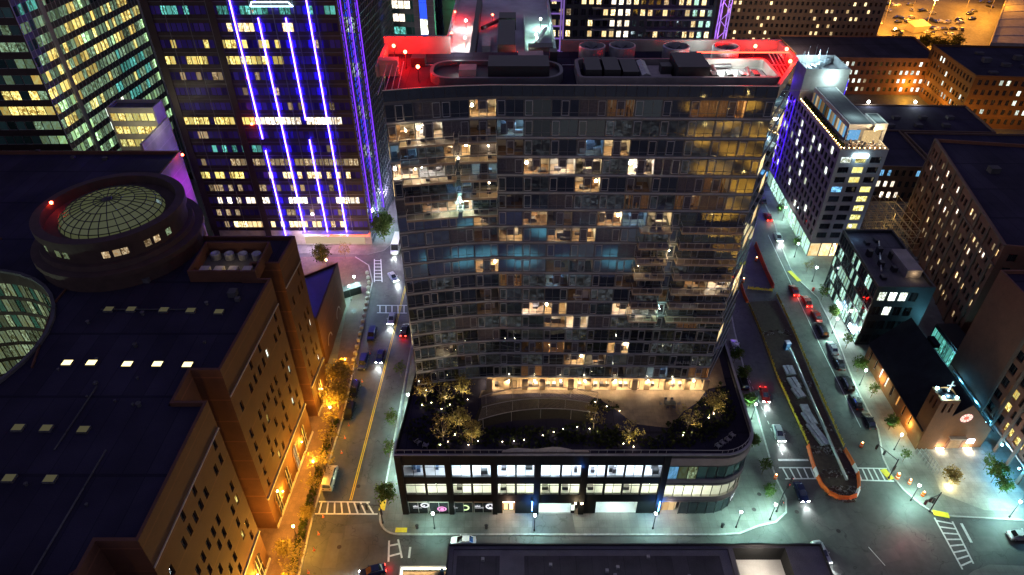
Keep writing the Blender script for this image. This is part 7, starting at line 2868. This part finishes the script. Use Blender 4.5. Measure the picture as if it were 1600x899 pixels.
def car_meshes(kind):
    L, W, H = dict(sedan=(4.7, 1.82, 1.45), suv=(4.9, 1.95, 1.75), van=(5.9, 2.05, 2.35), bus=(8.5, 2.5, 3.0))[kind]
    hx = L / 2
    if kind == 'sedan':
        body = [(-hx, .72, .34, .62), (-hx + .12, .88, .24, .78), (-hx + .9, .9, .2, .93), (-.6, .91, .18, .92), (.9, .91, .18, .90), (hx - .55, .88, .2, .78), (hx - .12, .82, .26, .66), (hx, .68, .34, .56)]
        cab = [(-hx + .55, .66, .93, .95), (-hx + 1.15, .66, .92, H), (.15, .66, .9, H), (1.15, .70, .88, .92)]
    elif kind == 'suv':
        body = [(-hx, .82, .38, .95), (-hx + .12, .95, .3, 1.05), (-.6, .97, .26, 1.05), (.9, .97, .26, 1.04), (hx - .4, .94, .3, .95), (hx, .78, .4, .75)]
        cab = [(-hx + .08, .76, 1.04, 1.1), (-hx + .35, .74, 1.04, H), (.55, .74, 1.02, H), (1.35, .78, 1.0, 1.06)]
    else:
        body = [(-hx, .95 * W / 2, .4, 1.25), (-hx + .1, W / 2, .32, 1.3), (hx - 1.0, W / 2, .32, 1.3), (hx - .2, .95 * W / 2, .34, 1.1), (hx, .85 * W / 2, .42, .9)]
        cab = [(-hx + .03, W / 2 - .06, 1.28, 1.35), (-hx + .1, W / 2 - .14, 1.28, H), (hx - 1.6, W / 2 - .14, 1.28, H), (hx - .75, W / 2 - .12, 1.25, 1.35)]

    def loft(b, st, m=0, ch=.12, roofm=None):
        i = len(b.v)
        for x, hw, z0, z1 in st:
            c = min(ch, (z1 - z0) * .45)
            b.v += [(x, -hw, z0), (x, -hw, z1 - c), (x, -hw + c, z1), (x, hw - c, z1), (x, hw, z1 - c), (x, hw, z0)]
        n = len(st)
        for k in range(n - 1):
            for q in range(6):
                a, d = i + k * 6 + q, i + k * 6 + (q + 1) % 6
                b.f.append((a, d, d + 6, a + 6))
                b.m.append(roofm if (roofm is not None and q == 2 and k == 1) else m)
        b.f.append(tuple(i + q for q in range(6))[::-1])
        b.f.append(tuple(i + (n - 1) * 6 + q for q in range(6)))
        b.m += [m, m]
    out = {}
    b = MB()
    loft(b, body)
    for s in (-1, 1):
        b.box(hx * .2, hx * .2 + .2, s * (body[2][1] + .12) - .1, s * (body[2][1] + .12) + .1, .95 if kind != 'van' else 1.3, 1.08 if kind != 'van' else 1.5)
    out['body'] = b.mesh('body', [PB])
    b = MB()
    loft(b, cab)
    out['windows'] = b.mesh('windows', ['carglass'])
    b = MB()
    x0, x1, hw = cab[1][0], cab[2][0], cab[1][1] - .05
    b.prism([(x0 + .04, -hw), (x1 + .02, -hw), (x1 + .02, hw), (x0 + .04, hw)], H - .02, H + .03)
    for s in (-1, 1):
        for xa, za, xb, zb in ((cab[0][0], cab[0][3], x0, H), (x1, H, cab[3][0], cab[3][3]), ((x0 + x1) / 2, cab[1][2], (x0 + x1) / 2, H)):
            b.tube((xa, s * (hw + .04), za), (xb, s * (hw + .04), zb), .045, n=5)
    if kind == 'van':
        for y in (-.6, 0, .6):
            b.box(x0 + .3, x1 - .2, y - .06, y + .06, H + .03, H + .12)
    out['roof'] = b.mesh('roof', [PB])
    r = .33 if kind in ('sedan',) else .38
    b = MB()
    b.tube((0, -.11, 0), (0, .11, 0), r, n=14)
    out['tyre'] = b.mesh('wheel', ['tyre'])
    b = MB()
    b.tube((0, -.125, 0), (0, .125, 0), r * .6, n=10)
    out['rim'] = b.mesh('rim', ['rim'])
    b = MB()
    b.box(-.06, .04, -.2, .2, -.09, .09)
    out['lamp'] = b.mesh('headlight', [OFFL])
    b = MB()
    b.box(-.04, .06, -.16, .16, -.1, .1)
    out['tail'] = b.mesh('taillight', [OFFT])
    out['dims'] = (L, W, H, hx, r, body)
    return out


CAR = {}


def car(kind, px_, py_, ang, paint, label, group, lights=0, tails=0, cat='car', name=None, z=.0):
    if kind not in CAR:
        CAR[kind] = car_meshes(kind)
    m = CAR[kind]
    L, W, H, hx, r, body = m['dims']
    p = g(px_, py_, .7)
    nm = name or {'sedan': 'parked_car', 'suv': 'parked_suv', 'van': 'white_van', 'bus': 'bus'}[kind]
    t = thing(nm, label, cat, (p.x, p.y, z), ang, group)

    def add(n_, me, loc=(0, 0, 0), par=None, mat=None):
        o = bpy.data.objects.new(n_, me)
        COL.objects.link(o)
        o.parent = par or t
        o.location = loc
        if mat:
            o.material_slots[0].link = 'OBJECT'
            o.material_slots[0].material = mat
        return o
    pt = PAINT[paint]
    add('body', m['body'], mat=pt)
    add('windows', m['windows'])
    add('roof', m['roof'], mat=pt)
    for sx in (-1, 1):
        for sy in (-1, 1):
            w_ = add('wheel', m['tyre'], (sx * hx * .62, sy * (W / 2 - .10), r))
            add('rim', m['rim'], (0, sy * .012, 0), w_)
    zl = (body[-1][2] + body[-1][3]) / 2 + .08
    zt = (body[0][2] + body[0][3]) / 2 + .1
    for sy in (-1, 1):
        add('headlight', m['lamp'], (hx - .06, sy * W * .31, zl), None, M['e_head'] if lights else None)
        add('taillight', m['tail'], (-hx + .02, sy * W * .33, zt), None, M['e_tail'] if tails else None)
    if lights:
        lamp('beam', (hx + .25, 0, .75), (.9, 1, 1), 900, t, .15, 80, (math.radians(72), 0, -PI / 2), .8)
        lamp('front_glow', (hx + .4, 0, .5), (.9, 1, 1), 60, t, .2)
    if tails:
        lamp('tail_glow', (-hx - .5, 0, .7), RED, 55, t, .2)
    return t


UP, DN = PI / 2 - .035, -PI / 2 - .035          # heading away from / towards the camera on the north-south streets
car('van', 516, 747, UP, 'yellowwhite', 'long white van with roof ribs parked at the amber kerb', None, cat='van', z=0)
LG, RGp, MG = 'cars parked along the amber street', 'cars parked on the church side', 'cars driving'
car('suv', 546, 642, DN, 'black', 'black parked car nearest the white van on the amber street', LG)
car('suv', 554, 609, DN, 'black', 'dark parked car directly behind the nearest black one on the amber street', LG)
car('suv', 567, 566, DN, 'darkblue', 'dark blue parked car beside the end of the violet plaza', LG)
car('suv', 581, 522, DN, 'darkblue', 'blue black parked suv beside the bollards of the plaza', LG)
car('sedan', 594, 556, DN, 'darkblue', 'dark blue car driving with headlights on left of the yellow line', MG, 1)
car('sedan', 612, 497, DN, 'silver', 'silver violet car with headlights on just past the upper crosswalk', MG, 1)
car('sedan', 632, 515, UP, 'black', 'dark car with glowing red tail lights beside the tower wall', MG, 0, 1)
car('sedan', 614, 432, DN + .55, 'silver', 'silver car turning below the vertical crosswalk with headlights on', MG, 1)
car('bus', 620, 384, DN, 'white', 'white shuttle bus with headlights on far up the left street', None, 1, cat='bus')
car('sedan', 582, 892, PI + .3, 'darkblue', 'dark blue car crossing at the bottom left with headlights on', MG, 1, 1)
car('sedan', 724, 845, PI, 'white', 'white car half hidden behind the foreground roof', None)
car('sedan', 1195, 616, DN - .06, 'red', 'dark red car driving behind the silver one beside the trench', MG, 1, 1)
car('sedan', 1217, 676, DN + .02, 'silver', 'silver car driving beside the trench above the left crosswalk', MG, 1)
car('suv', 1161, 597, UP, 'black', 'black car parked under the trees at the podium right edge', None)
car('sedan', 1149, 540, UP, 'white', 'white car parked at the tower foot half hidden by trees', None)
car('sedan', 1252, 768, DN + .08, 'darkblue', 'dark blue car on the left crosswalk edge with bright headlights', MG, 1)
car('sedan', 1284, 862, DN + .2, 'silver', 'pale car passing the foreground roof corner with bright headlights', MG, 1)
car('sedan', 1241, 453, UP, 'red', 'red car braking with bright tail lights beside the yellow tactile strip', MG, 0, 1)
car('sedan', 1261, 470, UP, 'red', 'dark red car behind the braking one, first of the parked row', RGp, 0, 1)
car('sedan', 1276, 493, UP, 'red', 'second dark red car of the parked row', RGp)
car('suv', 1285, 516, UP, 'black', 'black car behind the two red ones in the parked row', RGp)
car('sedan', 1301, 543, UP, 'silver', 'silver car in the parked row outside the dark glass building', RGp)
car('sedan', 1311, 567, UP, 'black', 'black car directly below the silver one in the parked row', RGp)
car('suv', 1324, 598, UP, 'black', 'black parked car beside the church back corner', RGp)
car('sedan', 1338, 627, UP, 'black', 'black parked car second from the crosswalk on the church side', RGp)
car('sedan', 1358, 657, UP, 'black', 'black parked car nearest the crosswalk on the church side', RGp)
car('sedan', 1216, 370, DN, 'silver', 'silver car with lights on at the kerb below the pale hotel', MG, 1)
car('sedan', 1200, 338, UP, 'red', 'red car at the far kerb under the mint shopfront', MG, 0, 1)
car('sedan', 1192, 312, UP, 'grey', 'grey car at the far top of the right street', None)
car('sedan', 1596, 836, 0, 'silver', 'silver car cut by the right edge below the corner lamp', None)
# amber parking lot
lb = {}


def lot_car(paint):
    if paint not in lb:
        m = car_meshes('sedan')
        b = MB()
        for me, mi in ((m['body'], 0), (m['windows'], 1), (m['roof'], 0)):
            i = len(b.v)
            b.v += [tuple(v.co) for v in me.vertices]
            for f in me.polygons:
                b.f.append(tuple(i + k for k in f.vertices))
                b.m.append(mi)
        for sx in (-1, 1):
            for sy in (-1, 1):
                b.tube((sx * 1.45, sy * .8 - .11, .33), (sx * 1.45, sy * .8 + .11, .33), .33, n=8, m=2)
        lb[paint] = b.mesh('lot_car', [PAINT[paint], 'carglass', 'tyre'])
    return lb[paint]


rr = random.Random(21)
LOT = [(1386, 6), (1393, 7), (1402, 8), (1422, 7), (1388, 16), (1425, 15), (1437, 16), (1443, 16), (1457, 20), (1402, 27), (1408, 28), (1404, 34), (1424, 27), (1419, 33), (1431, 34), (1441, 32), (1452, 30), (1459, 33), (1470, 33), (1480, 34), (1499, 30), (1501, 34),
       (1516, 21), (1522, 17), (1519, 29), (1439, 42), (1459, 44), (1466, 45), (1475, 45), (1490, 45), (1503, 46), (1449, 50), (1458, 51), (1477, 52), (1484, 53), (1400, 47), (1408, 51), (1363, 50), (1418, 65), (1431, 64), (1446, 65), (1533, 3), (1548, 4), (1547, 10), (1372, 35), (1373, 27)]
for q, (x, y) in enumerate(LOT):
    paint = rr.choice(('black', 'black', 'grey', 'grey', 'darkblue', 'white', 'silver'))
    if (x, y) in ((1372, 35),):
        paint = 'white'
    if (x, y) in ((1373, 27),):
        paint = 'red'
    p = g(x, y, .6)
    word = {'black': 'black', 'grey': 'grey', 'darkblue': 'dark blue', 'white': 'white', 'silver': 'silver', 'red': 'red'}[paint]
    o = bpy.data.objects.new('lot_car', lot_car(paint))
    COL.objects.link(o)
    o.location = (p.x, p.y, .015)
    o.rotation_euler.z = rr.choice((.3, .3, PI + .3, 1.9, 1.2))
    tag(o, 'small %s car parked in the amber lit lot beyond the brick warehouses' % word, 'car', '%s cars in the amber parking lot' % word)
# lot light masts
for q, (x, y, lab) in enumerate(((1380, 38, 'tall amber light mast at the left of the parking lot'), (1446, 45, 'tall amber light mast in the middle of the parking lot'), (1427, 12, 'tall amber light mast in the upper part of the parking lot'), (1510, 12, 'tall amber light mast in the upper right of the parking lot'), (1545, 22, 'amber light mast beside the grey brown block'))):
    p = g(x, y)
    t = thing('light_mast', lab, 'light mast', (p.x, p.y, 0), 0, 'light masts of the parking lot')
    b = MB()
    b.tube((0, 0, 0), (0, 0, 15), .22, .16, 8)
    b.build('pole', ['stone'], t, False)
    b = MB()
    b.box(-1.2, 1.2, -.4, .4, 15, 15.5)
    b.build('lamp_head', ['e_sodium'], t, False)
    lamp('mast_light', (0, 0, 13.5), (1, .36, .02), 34000, t, .6)
p = g(1432, 48)
t = thing('lot_hut', 'small amber lit hut with sloping roof in the parking lot', 'hut', (p.x, p.y, 0), .3)
b = MB()
b.box(-5, 5, -3, 3, 0, 3.2)
b.build('wall', ['stone'], t, False)
b = MB()
b.quad((-5.5, -3.5, 3.2), (5.5, -3.5, 3.2), (5.5, 3.5, 4.6), (-5.5, 3.5, 4.6))
b.build('roof', ['grey'], t, False)
lamp('lot_glow', (*g(1470, 62)[:2], 12), (1, .36, .02), 24000, None, .6)
lamp('lot_glow', (*g(1395, 58)[:2], 12), (1, .36, .02), 16000, None, .6)

# a thing that is a single mesh needs no Empty above it
by_parent = {}
for o in list(SC.objects):
    if o.parent is not None:
        by_parent.setdefault(o.parent.name, []).append(o)
for o in list(SC.objects):
    if o.type == 'EMPTY' and o.parent is None and len(by_parent.get(o.name, [])) == 1:
        c = by_parent[o.name][0]
        if c.type == 'MESH' and c.name not in by_parent:
            loc, rot, scl = o.location + c.location if not any(o.rotation_euler) else o.location.copy(), o.rotation_euler.copy(), o.scale.copy()
            if any(o.rotation_euler) and c.location.length > 1e-6:
                continue
            props = {k: o[k] for k in ('label', 'category', 'group', 'kind') if k in o}
            nm = o.name
            bpy.data.objects.remove(o)
            c.parent = None
            c.location, c.rotation_euler, c.scale = loc, rot, scl
            c.name = nm
            for k, v in props.items():
                c[k] = v
